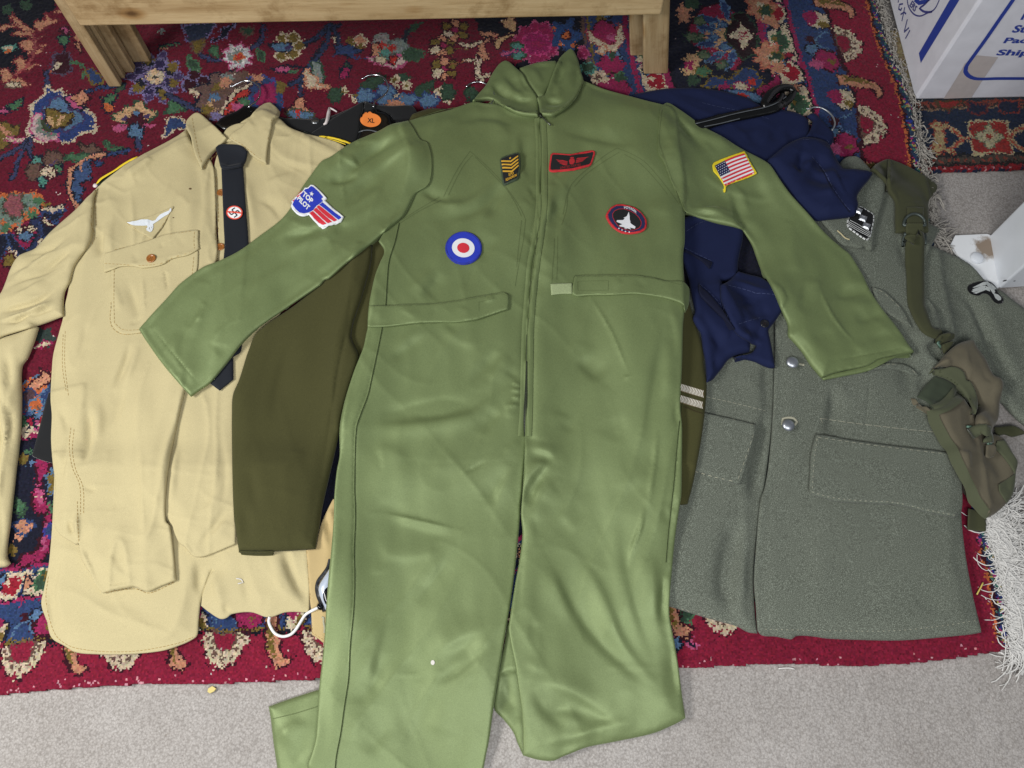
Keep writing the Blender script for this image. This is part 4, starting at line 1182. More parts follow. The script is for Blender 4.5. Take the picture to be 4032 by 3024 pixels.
def leg_right():
    xr = float((at_plane(px("R 270,590"), front0, ey)[0] - front0) @ ex)
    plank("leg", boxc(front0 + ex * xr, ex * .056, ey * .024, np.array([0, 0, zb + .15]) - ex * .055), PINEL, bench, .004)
    xr2 = float((at_plane(px("R 155,505"), front0 + ey * .055, ey)[0] - front0) @ ex)
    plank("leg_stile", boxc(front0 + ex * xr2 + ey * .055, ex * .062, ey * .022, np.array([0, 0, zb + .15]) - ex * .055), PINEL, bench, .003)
leg_right()

# ================================================================== moving box
CARD = plain("white_card", (214, 214, 222), .55, spec=.3, var=.05, vs=30, bstr=.08, bscale=120)
INK = plain("blue_ink", (40, 62, 150), .6, var=.1, vs=400); INKD = plain("dark_ink", (62, 66, 130), .6, var=.1, vs=400)
TAPE = plain("parcel_tape", (186, 178, 176), .3, spec=.5, var=.04)
b0 = at_z(px("P 3601,394"), .0085)[0]; b1 = at_z(px("P 4032,386"), .0085)[0]; b2 = at_z(px("P 3508,0"), .0085)[0]
e1 = (b1 - b0); e1 /= np.linalg.norm(e1); e2 = np.array([-e1[1], e1[0], 0.0])
t2 = (b2 - b0); t2 /= np.linalg.norm(t2)
if t2 @ e2 < .999: e2 = t2
BH = .42; BL, BD = .50, .42
box = thing("moving_box", "white cardboard moving box with blue print on the corner of the navy rug", "box", tuple(b0))
up = np.array([0, 0, 1.0])
def boxshell():
    plank("carton", boxc(b0, e1 * BL, e2 * BD, up * BH), CARD, box, .006)
boxshell()
nF = np.cross(e1, up); nF /= np.linalg.norm(nF); nL = -np.cross(e2, up); nL /= np.linalg.norm(nL)
if nF[1] > 0: nF = -nF
if nL[0] > 0: nL = -nL
def on_front(s, lift=.0008): return at_plane(px(s) if isinstance(s, str) else s, b0 + nF * lift, nF)
def on_left(s, lift=.0008): return at_plane(px(s) if isinstance(s, str) else s, b0 + nL * lift, nL)
def face_poly(name, P3, mat, lab=None): return link_mesh(name, P3, [list(range(len(P3)))], mat, box, False, label=lab)
def face_line(name, P3, w, mat, nrm, closed=False):
    P3 = np.asarray(P3); t = np.gradient(P3, axis=0); s = np.cross(t, nrm); s /= np.linalg.norm(s, axis=1, keepdims=True)
    V = np.concatenate([P3 - s * w / 2, P3 + s * w / 2]); n = len(P3)
    return link_mesh(name, V, [(i, i + 1, n + i + 1, n + i) for i in range(n - 1)], mat, box, False)
face_poly("tape", on_front("T 850,1535 1130,1085 1180,990 1370,860 1700,890 1570,1080 1430,1290 1280,1520", .0006), TAPE)
face_line("printed_frame", on_front(curve(px("T 2400,1222 1700,1222 1350,1225 1240,1180 1190,1110 1200,1040 1260,950 1500,620 1700,330 1930,0 2100,-260"), step=14), .0011), .0085, INK, nF)
face_poly("printed_stripe", on_left("T 465,830 495,980 560,870 1100,-10 950,-10"), INK)
def tri_word(s, mapq, onf, mat, bold, name="printed_word"):
    lettering(name, s, lambda uv: onf(mapq(uv)), mat, box, bold)
def aff(o, ex_, ey_):
    o, ex_, ey_ = px(o)[0], px(ex_)[0], px(ey_)[0]
    return lambda uv: o + uv[:, :1] * (ex_ - o) + uv[:, 1:2] * (ey_ - o)
fr_ = lambda q: on_front(q, .0012); lf_ = lambda q: on_left(q, .0012)
tri_word("Ship", aff("T 1640,890", "T 2150,895", "T 1720,770"), fr_, INK, .03)
tri_word("Packing", aff("T 1755,700", "T 2560,700", "T 1830,585"), fr_, INK, .03)
tri_word("Store", aff("T 1900,510", "T 2470,510", "T 1975,390"), fr_, INK, .03)
tri_word("For", aff("T 2040,310", "T 2400,310", "T 2110,195"), fr_, INK, .03)
def hand(s): face_line("printed_mark", on_left(curve(px(s), step=6), .0012), .0035, INKD, nL)
for s in ("T 215,60 160,70 150,140 185,160 200,120", "T 245,110 200,330", "T 180,225 235,190 265,215", "T 285,300 235,500 310,430", "T 325,470 255,600", "T 150,0 140,40"): hand(s)
face_line("printed_emblem", on_left(curve(px("T 280,-60 300,90 380,215 480,250 590,205 700,150 780,0 790,-60"), step=8), .0012), .003, INKD, nL)
face_line("printed_emblem", on_left(curve(px("T 400,-10 470,45 560,20 640,-30"), step=8), .0012), .009, INK, nL)
face_line("printed_emblem", on_left(curve(px("T 620,0 540,80 470,125 530,175 620,190 670,180"), step=8), .0012), .0045, INKD, nL)
tri_word("ERS", aff("T 315,90", "T 395,190", "T 365,5"), lf_, INKD, .02)

# ================================================================== white metal cabinet foot, right
WHITE = plain("white_enamel", (214, 218, 224), .35, spec=.5, var=.04, vs=14, bstr=.05, bscale=60)
def flange_mat():
    m, nt, b = new_mat("rusty_enamel")
    v = geo(nt); c0 = at_z(px("b 570,330"), .004)[0]
    n = noise(nt, v, 60, 4, .7); n2 = noise(nt, v, 25, 3)
    ln = N(nt, 'ShaderNodeVectorMath', operation='DISTANCE'); nt.links.new(v, ln.inputs[0]); ln.inputs[1].default_value = tuple(c0)
    mlt = N(nt, 'ShaderNodeMath', operation='MULTIPLY_ADD'); nt.links.new(n, mlt.inputs[0]); mlt.inputs[1].default_value = -.040; nt.links.new(ln.outputs['Value'], mlt.inputs[2])
    r = ramp(nt, mlt.outputs[0], [(-.0, (1, 1, 1)), (.0, (1, 1, 1))])
    r.color_ramp.elements[0].position = 0; r.color_ramp.elements[1].position = .012
    r.color_ramp.elements[0].color = (*lin((140, 124, 108)), 1); r.color_ramp.elements[1].color = (*lin((226, 228, 230)), 1)
    nt.links.new(r.outputs[0], b.inputs['Base Color']); b.inputs['Roughness'].default_value = .5
    bump(nt, b, n, .2, .001); return m
RUSTY = flange_mat()
cab = thing("white_cabinet", "white enamelled metal cabinet corner with rusty floor flange beside the grey tunic", "cabinet", tuple(at_z(px("b 690,735"), 0)[0]))
f0 = at_z(px("b 690,732"), .003)[0]; f1 = at_z(px("b 596,205"), .003)[0]; f2 = at_z(px("b 949,716"), .003)[0]
u1 = f1 - f0; u2 = f2 - f0; u2 = u2 / np.linalg.norm(u2) * .5
plank("cabinet_body", boxc(f0, u2, u1, up * .5), WHITE, cab, .004)
ff = at_z(px("b 245,212 560,197 596,207 690,730 600,760 400,600 200,300"), .0)
V = np.concatenate([ff + [0, 0, .006], ff]); n = len(ff)
link_mesh("floor_flange", V, [list(range(n))] + [((i + 1) % n, i, n + i, n + (i + 1) % n) for i in range(n)], RUSTY, cab, False)
cc = at_z(px("b 470,428"), .0065)[0]
lathe("screw_cap", cc, [(.0128, 0), (.0128, .004), (.011, .006), (.0, .0066)], WHITE, cab)
for s, r in (("b 755,648", .004), ("b 853,652", .002)):
    w = at_plane(px(s), f0 - np.array([0, .0006, 0]), np.array([u2[1], -u2[0], 0]))[0]
    nn = np.array([u2[1], -u2[0], 0]); nn /= np.linalg.norm(nn); a = np.cross(nn, up)
    link_mesh("paint_chip", [w + r * (math.cos(k * .785) * a + math.sin(k * .785) * up) + nn * .0006 for k in range(8)], [list(range(8))], plain("chip", (70, 70, 74), .7), cab, False)

hin3 = inside(np.stack([HXX.ravel(), HYY.ravel()], 1), ff[:, :2]).reshape(HXX.shape)
HEAP[hin3] = np.maximum(HEAP[hin3], .0068)
# ================================================================== cloth materials
TANM = cloth_mat("tan_cotton", (184, 172, 132), var=.08, vscale=7, speck=.14, speckscale=900, rough=.9, sheen=.1, weave=1500, wstr=.2, soft=.12, softscale=30, crease=.95, cscale=8)
TAND = cloth_mat("tan_thread", (160, 134, 84), var=.1, rough=.9)
KHAKI = cloth_mat("khaki_drill", (184, 162, 116), var=.08, rough=.9, weave=1500)
BLACKW = cloth_mat("black_serge", (26, 27, 29), var=.15, rough=.9, sheen=.2, weave=1300)
TIEM = cloth_mat("tie_cloth", (22, 26, 34), var=.12, rough=.75, sheen=.2)
OLIVEW = cloth_mat("olive_serge", (66, 65, 36), var=.10, speck=.28, speckscale=1000, rough=.95, sheen=.06)
WOOL = cloth_mat("field_grey_wool", (92, 96, 86), var=.10, vscale=14, speck=.44, speckscale=760, rough=1, sheen=.10, weave=800, wstr=.4, col2=(150, 158, 144))
NAVYC = cloth_mat("navy_cotton", (28, 35, 66), var=.12, vscale=12, rough=.85, sheen=.04, spec=.12, speck=.22, speckscale=1400)
NAVYD = cloth_mat("navy_facing", (24, 27, 46), var=.12, vscale=12, rough=.85, sheen=.04, spec=.12)
CANVAS = cloth_mat("olive_canvas", (80, 84, 64), var=.14, vscale=22, speck=.12, speckscale=1200, rough=.95)
CANVASB = cloth_mat("brown_canvas", (98, 92, 76), var=.18, vscale=24, speck=.12, speckscale=1100, rough=.95)
WEB = cloth_mat("olive_webbing", (66, 68, 47), var=.08, vscale=20, speck=.12, speckscale=1500, rough=.95)
THREADW = plain("pale_thread", (164, 162, 142), .9)
SILK = plain("white_embroidery", (214, 220, 226), .45, var=.08, vs=500)
BRASS = plain("metal_grey", (84, 92, 88), .45, metal=.6, var=.15, vs=200)
CHROME = plain("chrome_wire", (196, 198, 202), .22, metal=1.0)
HPLASTIC = plain("black_plastic", (14, 14, 14), .25, spec=.6)

def centre(s): return tuple(at_z(px(s), .012)[0])
def button(c_px, r, mat, parent, name="button", dome=.25, holes=True, label=None, lift=.0):
    c = on_heap(px(c_px), .0005)[0]; c[2] += lift
    b = lathe(name, c, [(r * .96, 0), (r, r * .12), (r * .98, r * .26), (r * .80, r * .32), (r * .70, r * .22), (r * .3, r * .20), (0, r * .20)] if holes else
              [(r * .9, 0), (r, r * .10), (r * .93, r * .22), (r * .7, r * (.22 + dome * .6)), (r * .4, r * (.22 + dome * .9)), (0, r * (.22 + dome))], mat, parent, 24, label)
    if holes:
        for k in range(4):
            a = k * math.pi / 2 + .6
            lathe("thread_hole", (c[0] + r * .25 * math.cos(a), c[1] + r * .25 * math.sin(a), c[2] + r * .203), [(r * .10, 0), (0, .0002)], plain("hole", (40, 22, 10), .9), b, 8)
    return b

# ================================================================== black jacket
blk = thing("black_jacket", "black uniform jacket mostly hidden under the tan shirt, black lapels showing beside its collar", "jacket", centre("a 1250,480"))
cloth("sleeve", "D 560,820 300,860 275,950 250,1050 225,1150 195,1255 250,1280 330,1300 560,1310", BLACKW, blk, t=.003, loft=.004, er=.008)
cloth("shoulder_board", "N 1050,612 1090,570 1250,470 1400,372 1500,330 1700,420 1500,600 1240,590 1130,640 1070,640", cloth_mat("board_cloth", (32, 42, 34), rough=.9), blk, t=.004, loft=.003, er=.004, label="dark green shoulder board edged in yellow on the left")
YEL = plain("yellow_piping", (226, 196, 40), .7, var=.1, vs=400)
ribbon("piping", "N 1052,612 1100,562 1250,468 1400,370 1500,328", .0060, YEL, blk, lift=.004, arch=.0015)
link_mesh("shoulder_button", [], [], SILK, blk) if False else None
lathe("shoulder_button", on_heap(px("N 1040,640"), .001)[0], [(.005, 0), (.0055, .001), (.004, .003), (0, .0035)], plain("white_nylon", (216, 206, 204), .5), blk, 14)
cloth("body", "a 560,380 700,425 850,432 1000,440 1110,430 1310,355 1480,275 1535,255 1620,288 1800,303 2000,300 2050,350 2200,520 2200,900 1300,1000 700,900 500,600", BLACKW, blk, t=.004, loft=.005, er=.008, folds=[("a 900,575 1050,520 1120,470", 4, 6)])
cloth("lapel", "a 1480,270 1500,262 1505,330 1480,420 1465,560 1440,680 1250,700 960,590 1100,500 1180,440 1340,350", BLACKW, blk, t=.003, loft=.004, er=.006)
cloth("collar", "a 1530,258 1620,288 1800,303 2000,300 2052,350 2050,420 1990,440 1820,440 1790,400 1700,350 1560,340 1510,330", BLACKW, blk, t=.003, loft=.004, er=.006)
cloth("shoulder_board", "a 900,560 1000,600 1070,612 1250,640 1390,690 1500,740 1400,800 1100,760 900,700", cloth_mat("board_cloth", (32, 42, 34), rough=.9), blk, t=.003, loft=.003, er=.004, label="dark green shoulder board edged in yellow beside the XL hanger")
ribbon("piping", "a 1060,618 1180,628 1290,655 1395,694", .0055, YEL, blk, lift=.003, arch=.002)
ribbon("piping", "a 1120,636 1230,664 1330,700", .0022, YEL, blk, lift=.0012, arch=.001)
button("a 1018,460", .0095, plain("pewter", (120, 122, 124), .3, metal=.9), blk, holes=False)

# hangers -----------------------------------------------------------
def hook3(s, lift, z1=None, r=.0017):
    q = curve(px(s), step=7)
    n = len(q); w = np.array(at_z(q, .02))
    return np.array([at_z(q[i:i + 1], .0135 + lift(i / (n - 1)))[0] for i in range(n)])
h1 = thing("coat_hanger", "black hanger with chrome hook inside the tan shirt collar", "hanger", centre("A 1450,740"), "clothes hangers with chrome hooks")
tube("hook", hook3("A 1440,541 1455,532 1480,518 1530,503 1580,512 1617,550 1615,600 1590,635 1565,650 1545,668", lambda t: .004 + .014 * t), .0018, CHROME, h1)
lathe("hook_tip", hook3("A 1440,541 1441,540", lambda t: .002)[0], [(.002, 0), (.0026, .002), (.002, .004), (0, .005)], CHROME, h1, 12)
cloth("hanger_neck", "A 1335,775 1375,735 1440,705 1490,680 1510,662 1545,655 1590,670 1640,700 1600,760 1500,790 1440,800 1400,810 1370,800", HPLASTIC, h1, t=.006, loft=.006, er=.006)
cloth("hanger_arm", "A 1340,775 1300,800 1000,960 800,1080 830,1120 1040,1000 1380,830", HPLASTIC, h1, t=.004, loft=.005, er=.006)
cloth("hanger_arm", "A 1600,690 1750,760 2000,900 2300,1060 2290,1110 1960,940 1700,800 1560,760", HPLASTIC, h1, t=.003, loft=.003, er=.006)
h2 = thing("coat_hanger", "black plastic hanger with orange XL size sticker and chrome hook", "hanger", centre("a 1600,460"), "clothes hangers with chrome hooks")
tube("hook", hook3("B 195,492 212,482 240,469 300,468 340,492 360,540 352,575 310,612 282,630 272,645 270,668", lambda t: .004 + .016 * t), .0019, CHROME, h2)
cloth("hanger_neck", "a 1600,330 1650,325 1660,360 1730,370 1780,410 1800,470 1850,560 1900,640 1900,760 1440,760 1445,640 1470,560 1475,440 1520,370 1590,355", HPLASTIC, h2, t=.004, loft=.009, er=.010)
HPg = plain("hanger_edge", (92, 96, 100), .3)
ribbon("rib", "a 1465,572 1510,556 1570,552 1650,568", .0026, HPg, h2, lift=.001, arch=.0012)
stk = Frame(px("a 1585,450")[0], px("a 1692,454")[0], px("a 1586,379")[0])
st_ = decal("size_sticker", stk, [oval(0, 0, 1, 1, 40)], plain("orange_label", (236, 134, 62), .55), h2, .0008)
def on_frame(fr, lift, F=None):
    def f(uv):
        w = on_heap(fr.p(uv), lift, F); return w
    return f
def word(s, o, e, u, mat, parent, lift=.0012, bold=.012, name="lettering", bend=None):
    fr = Frame(px(o)[0], px(e)[0], px(u)[0], bend)
    return lettering(name, s, on_frame(fr, lift), mat, parent, bold)
word("XL", "a 1551,474", "a 1624,480", "a 1554,428", plain("black_print", (34, 26, 24), .7), st_, .0014, .02)
h3 = thing("coat_hanger", "chrome hanger hook curving out left of the green collar", "hanger", centre("B 890,520"), "clothes hangers with chrome hooks")
tube("hook", hook3("B 845,541 862,526 885,514 930,510 970,524 1010,560 1020,610 1000,650", lambda t: .004 + .010 * t), .0018, CHROME, h3)
tg = thing("white_hook", "small bent white plastic hook lying on the black jacket", "hook", centre("a 1150,420"))
tube("shaft", [on_heap(px(s), .0035)[0] for s in ("a 1105,495", "a 1125,485", "a 1145,440", "a 1155,380", "a 1165,325")], [.002, .003, .0042, .0042, .003], plain("white_nylon", (216, 206, 204), .5), tg)
tube("barb", [on_heap(px(s), .004)[0] for s in ("a 1165,325", "a 1200,340", "a 1240,365")], [.0022, .002, .0016], plain("white_nylon", (216, 206, 204), .5), tg)

# ================================================================== tan shirt
sh = thing("tan_shirt", "long sleeved tan cotton uniform shirt with eagle patch and buttoned pocket", "shirt", centre("D 700,600"))
WR = [(1.0, 3, .02, .08, .3), (2.6, 4, .016, .075, .12, .30), (1.8, 8, .020, .055, -.5, .25), (1.2, 10, .014, .03, 1.0, .3)]
cloth("back_tail", "G 340,-300 330,0 320,200 302,400 272,550 256,640 290,750 320,850 400,900 470,940 600,952 780,952 1000,932 1130,892 1205,855 1228,830 1235,750 1250,620 1275,520 1310,430 1330,425 1300,470 1262,560 1250,650 1300,690 1370,732 1410,725 1440,702 1560,690 1670,722 1780,690 1925,692 1925,300 1900,-300",
      TANM, sh, t=.003, loft=.003, er=.0035, res=.0042, body=.008, fs=1.2, nz=[(.7, 5, .03, .03, 0), (2.2, 19, .016, .06, .3, .28), (1.6, 20, .018, .05, 1.4, .28)],
      folds=[("G 1770,260 1800,400 1850,520 1930,640", -9, 12), ("G 1700,300 1740,450 1790,600", 4, 14), ("G 420,280 370,450 350,600 380,780", -3, 9), ("G 300,560 310,700 360,860", 3, 4), ("G 1240,350 1235,500 1230,600", -5, 8),
             ("G 1330,420 1360,560 1410,690", 4, 8), ("G 1390,640 1430,700", -3, 5), ("G 1650,700 1660,600", -4, 7), ("G 560,600 800,650 1000,720", -1.5, 14), ("G 1500,400 1540,560 1560,680", -2.5, 9)])
cloth("forearm", "D -150,380 0,500 100,490 220,440 240,455 212,540 172,640 135,700 132,900 125,1100 92,1400 76,1659 G 76,0 60,150 45,250 42,340 62,385 30,408 -150,415", TANM, sh, t=.003, loft=.010, er=.014, body=.005, fs=1.3, nz=[(.6, 7, .015, .05, .1), (2.6, 18, .012, .08, .05, .30)],
      folds=[("D 0,640 60,900 70,1200 30,1500", 6, 8), ("D -20,940 20,1040 30,1250 0,1500", -8, 7), ("D 50,880 95,1050 70,1300", -6, 5), ("D 90,560 110,800 100,1050", 5, 8), ("D 60,620 80,760 70,900", -5, 7), ("D 20,1100 40,1300 20,1600", 5, 4), ("G 20,0 30,200 20,380", -3, 5), ("D 0,900 45,980 50,1180", 5, 4)], dense=[])
cloth("front_panel", "A 1500,760 1640,700 1740,738 1800,790 1900,830 2000,852 2100,885 2170,935 2260,1100 2100,1500 D 1900,100 1600,700 1480,1300 1470,1659 G 1465,265 1400,292 1320,325 1260,345 1200,340 1150,285 1135,275 1110,255 1050,120 900,-100 D 900,800 A 1330,1659 1330,1050 1380,900", TANM, sh, t=.004, loft=.004, er=.0035, res=.0042, nz=WR, body=.006, fs=1.45,
      folds=[("A 1520,1080 1570,1300 1600,1500", 3, 8), ("A 1680,1000 1780,1050 1960,1080", -2.5, 12), ("A 1650,1170 1760,1130 1850,1090", 2.5, 12), ("A 1600,1250 1700,1300 1780,1420", -3, 10), ("D 1380,1100 1400,1250 1410,1400 1380,1659", -2.5, 9), ("D 1410,1380 1340,1560 1200,1659", 3, 12), ("G 1440,0 1350,150 1220,330", -3.5, 9), ("G 1440,100 1350,200 1250,290", 2.5, 8), ("G 1130,270 1165,285 1200,335", 4, 3.5), ("D 1120,1150 1100,1400 1070,1600", 3, 8)])
cloth("front_panel", "A 1160,775 1175,800 1100,850 950,930 850,985 745,1050 620,1150 560,1230 500,1400 480,1560 440,1659 D 440,70 428,205 400,330 390,400 368,480 330,620 320,720 312,900 320,1000 316,1150 326,1290 345,1450 340,1659 G 335,30 350,180 470,270 490,262 500,345 520,390 560,450 600,532 640,572 720,552 800,538 840,533 880,550 920,562 1000,527 1095,492 1082,350 1055,150 1030,0 D 1030,1659 1030,1500 1052,1300 1100,1060 1142,880 1300,300 A 1352,1575 1345,1450 1340,1200 1330,1050 1300,980 1200,900",
      TANM, sh, t=.004, loft=.0045, er=.0035, res=.0038, nz=WR, body=.006, fs=1.45,
      folds=[("A 660,1430 650,1520 640,1640", -5, 8), ("A 700,1380 690,1500 680,1600", 3, 10), ("D 790,150 830,280 850,360 880,430", -4.5, 9), ("D 720,180 760,300 780,400", 3, 9), ("D 835,540 800,680 760,780 720,880", -5, 10), ("D 880,560 840,720 780,860", 3.5, 11), ("D 560,940 590,1080 570,1220 525,1360", -5, 9), ("D 620,900 640,1060 620,1200", 3.5, 13),
             ("D 700,1120 760,980 800,800", -3, 10), ("D 480,1100 430,1250 400,1450", -3.5, 7), ("D 370,950 420,1050 440,1150", -3, 8), ("D 520,1450 600,1480 610,1490", -2, 5), ("G 495,60 500,160 495,260", 4, 4), ("G 440,120 470,220", -4, 5), ("G 500,270 560,400 600,520", 3, 4), ("G 700,300 780,420 860,480", -2, 9), ("G 650,560 720,540 840,530 920,555", 3, 4),
             ("D 1100,1000 1040,1300 1025,1600", 4, 7), ("D 940,950 880,1200 860,1500", -2, 18), ("D 560,420 540,560 500,700", -2.5, 12), ("A 860,1100 880,1200", -2, 12), ("A 1180,900 1240,1100 1260,1300 1220,1600", -2.5, 12), ("G 620,100 720,30 800,60", -1.5, 14), ("A 680,1150 650,1300", -3, 10)])
cloth("upper_sleeve", "A 600,1160 560,1210 480,1292 390,1370 300,1452 220,1540 150,1622 D 115,10 60,92 22,200 0,245 -150,430 -150,600 0,515 100,482 200,452 300,420 390,382 397,240 430,170 460,70 A 560,1500 575,1400 580,1250", TANM, sh, t=.003, loft=.010, er=.014, res=.0036, body=.006, fs=1.4, nz=[(.8, 9, .012, .04, .9), (2.8, 16, .014, .07, 2.2, .30), (1.6, 17, .012, .04, 1.8, .3)],
      folds=[("N 250,1590 380,1500 560,1400 800,1240", -4, 7), ("N 420,1640 600,1540 760,1420 860,1360", -5, 7), ("N 330,1600 520,1480 720,1350", 3.5, 8), ("N 700,1659 800,1560 860,1440", -4, 8), ("D 60,240 160,190 260,160 420,90", -3.5, 6), ("D 80,300 200,250 330,170", 3, 7), ("D 0,395 100,360 220,330 300,290 392,220", -7, 6), ("D 0,440 90,420 200,395 300,350 392,290", 6, 5), ("D 40,450 120,440 200,400 300,370", -6, 4.5), ("D 200,430 280,385 380,350", -4, 5), ("D 30,180 130,120 260,80", -3, 8), ("D 160,30 270,10 400,0", -3, 7)])
# pocket
cloth("pocket", "D 690,90 1235,-20 1220,120 1130,300 905,470 870,490 755,495 710,455 690,420 695,300", TANM, sh, t=.0012, loft=.002, er=.003, res=.005, nz=[(.3, 14, .02, .02, 0)],
      folds=[("D 885,110 895,250 905,400", 2.5, 4), ("D 1022,80 1035,160 1045,250", -2.5, 3), ("D 790,150 850,330 870,440", -4, 8), ("D 940,130 1000,160", -2, 10), ("D 800,440 850,420 880,400", -3, 5)])
cloth("pocket_flap", "e -290,1010 0,925 250,850 450,790 700,700 950,650 1250,615 1290,625 1285,780 1295,930 1250,960 1100,1040 880,1090 780,1130 720,1180 560,1230 330,1255 200,1230 -20,1230 -150,1280 -300,1330 -310,1200", TANM, sh, t=.0015, loft=.0035, er=.004, res=.004, nz=[(.3, 15, .02, .02, 0)],
      folds=[("e 180,970 230,1090 280,1200", -2.2, 6), ("e 670,820 680,950", -1.5, 4), ("e 900,700 1000,850 1060,950", -1.5, 6), ("e 800,1140 700,1160", 2, 5)])
BRB = plain("amber_button", (150, 94, 42), .3, spec=.5, var=.12, vs=300, coat=.3)
button("e 494,1100", .0096, BRB, sh, label="brown four hole button on the pocket flap")
button("a -60,760", .0075, BRB, sh); button("A 1375,1200", .0085, BRB, sh); button("e 1655,905", .0085, BRB, sh)
# collar, both leaves
cloth("neckband", "A 1380,850 1410,800 1470,770 1560,760 1600,800 1520,860 1440,880 1400,880", TANM, sh, t=.002, loft=.004, er=.005)
for s, fo in (("A 1155,765 1175,732 1215,702 1245,705 1300,750 1350,795 1412,858 1385,888 1330,935 1285,995 1252,1053 1235,1015 1212,965 1195,900 1185,850 1160,800", [("A 1180,745 1200,900 1240,1020", 1.2, 4)]),
              ("A 1422,862 1440,832 1510,785 1560,720 1610,668 1645,645 1685,636 1722,668 1742,692 1735,722 1702,742 1690,790 1675,860 1662,940 1657,1020 1590,985 1530,935 1480,900", [("A 1500,850 1560,900 1600,960", 1.5, 8), ("A 1640,860 1630,940 1640,1000", -1.5, 6), ("A 1560,760 1600,800 1620,860", -2, 8), ("A 1650,660 1700,700", 4, 8)])):
    cloth("collar_leaf", s, TANM, sh, t=.005, loft=.005, er=.004, res=.0045, folds=fo)
# seams and stitching of the shirt
for s in ("A 1195,735 1215,850 1238,960 1262,1030", "A 1262,1030 1300,970 1390,875", "A 1440,862 1500,895 1600,975 1648,1005", "A 1648,1005 1655,930 1690,745",
          "e -120,950 250,858 700,712 1240,628", "e -290,1180 -20,1195 250,1215 560,1195 740,1150 800,1105 1100,1010 1270,930", "e 1215,650 1205,800 1215,930",
          "D 710,100 708,300 712,430 765,470 880,470", "D 690,300 690,440 750,495 870,492", "D 1205,20 1195,130", "A 570,1290 565,1400 575,1520", "A 600,1180 590,1300 600,1400", "A 1330,1060 1340,1250 1340,1500", "A 1345,1100 1358,1300 1356,1560",
          "D 392,500 388,700 410,850", "D 405,480 402,680 425,880", "D 440,1080 430,1200 450,1330 495,1440 500,1620", "D 460,1090 450,1220 470,1340 515,1450 520,1620", "G 480,0 485,150 490,250", "G 300,470 285,600 310,740 360,850 480,915 800,935 1100,885 1200,845", "G 660,565 840,545 930,570 1080,505"):
    ribbon("seam", s, .0009, TAND, sh, lift=.0005, dash=(2, 1), step=5)
# embroidered eagle on its tan triangle
cloth("patch_backing", "e 62,488 200,455 420,400 600,335 860,220 868,235 770,400 680,560 580,680 510,768 480,760 330,670 180,580", TANM, sh, t=.0009, loft=.0012, er=.0018, res=.004, label="tan triangular backing of the eagle patch")
ribbon("seam", "e 80,500 200,580 340,672 490,762 590,660 700,510 790,360 865,225", .0007, TAND, sh, lift=.0006)
eg = decal("eagle_emblem", None, [px("e 82,490 200,472 330,440 420,440 470,452 510,466 560,455 590,410 640,360 720,320 790,292 812,248 830,262 826,300 780,352 720,385 660,425 600,470 560,495 520,520 528,560 480,575 430,565 412,540 400,545 290,545 190,540 130,520")], SILK, sh, .0010, .002)
for s in ("e 430,560 460,575 450,600 420,590", "e 405,600 480,632 530,575 515,565 470,610 415,585", "e 405,620 470,655 500,640 520,600 505,595 480,635 420,605", "e 470,560 500,560 485,600 460,600"):
    decal("emblem_claw", None, [px(s)], SILK, eg, .0012, .002)
SPOT = plain("stain", (90, 66, 38), .9)
for s, r in (("A 1183,1174", 7), ("A 1078,1354", 4), ("A 600,1480", 2)):
    decal("stain_spot", None, [px(s)[0] + np.array(oval(0, 0, r * .8, r * .5, 10))], SPOT, sh, .0006)
ribbon("darning", "G 1470,480 1500,485 1512,505 1480,512", .002, plain("white_thread", (206, 202, 196), .9), sh, lift=.0012, arch=.001)
# ------------------------------------------------------------------ tie
tie = thing("black_tie", "long black necktie worn with the tan shirt, round badge pinned on it", "tie", centre("A 1450,1200"))
cloth("blade", "A 1375,1030 1440,1045 1512,1030 1520,1150 1530,1300 1545,1500 D 1540,100 1500,600 1450,640 1452,780 1366,850 1307,806 1320,640 1380,100 A 1395,1535 1390,1400 1382,1200", TIEM, tie, t=.003, loft=.0035, er=.005, folds=[("A 1405,1400 1400,1530", 1, 5)])
cloth("knot", "A 1340,920 1360,900 1420,895 1500,905 1540,940 1532,990 1512,1035 1480,1040 1440,1048 1390,1050 1372,1040 1355,975", TIEM, tie, t=.004, loft=.005, er=.005, res=.004, folds=[("A 1400,1050 1440,1030 1510,1020", -2, 4)])
bf = Frame(px("e 1885,327")[0], px("e 2022,332")[0], px("e 1888,212")[0])
BADGE = decal("badge", bf, [oval(0, 0, 1.0, 1.0, 40)], plain("badge_red", (222, 84, 66), .25, coat=.4), tie, .0030)
decal("badge_face", bf, [oval(0, 0, .84, .84, 36)], plain("badge_white", (236, 236, 236), .25, coat=.4), BADGE, .0036)
bl = plain("badge_black", (26, 34, 46), .3)
def bar(a, b, w):
    a, b = np.array(a, float), np.array(b, float); d = (b - a) / np.linalg.norm(b - a); n = np.array([-d[1], d[0]]) * w / 2
    return [tuple(a + n), tuple(b + n), tuple(b - n), tuple(a - n)]
r_ = math.radians(42); rot = lambda p: (p[0] * math.cos(r_) - p[1] * math.sin(r_), p[0] * math.sin(r_) + p[1] * math.cos(r_))
arms = [((0, -.5), (0, .5)), ((-.5, 0), (.5, 0)), ((0, .5), (.5, .5)), ((.5, 0), (.5, -.5)), ((0, -.5), (-.5, -.5)), ((-.5, 0), (-.5, .5))]
decal("badge_mark", bf, [bar(rot(a), rot(b), .15) for a, b in arms], bl, BADGE, .0041, .0015)
decal("badge_bar", bf, [bar((-.92, .10), (.92, -.06), .21)], plain("badge_red", (222, 84, 66), .25, coat=.4), BADGE, .0046)

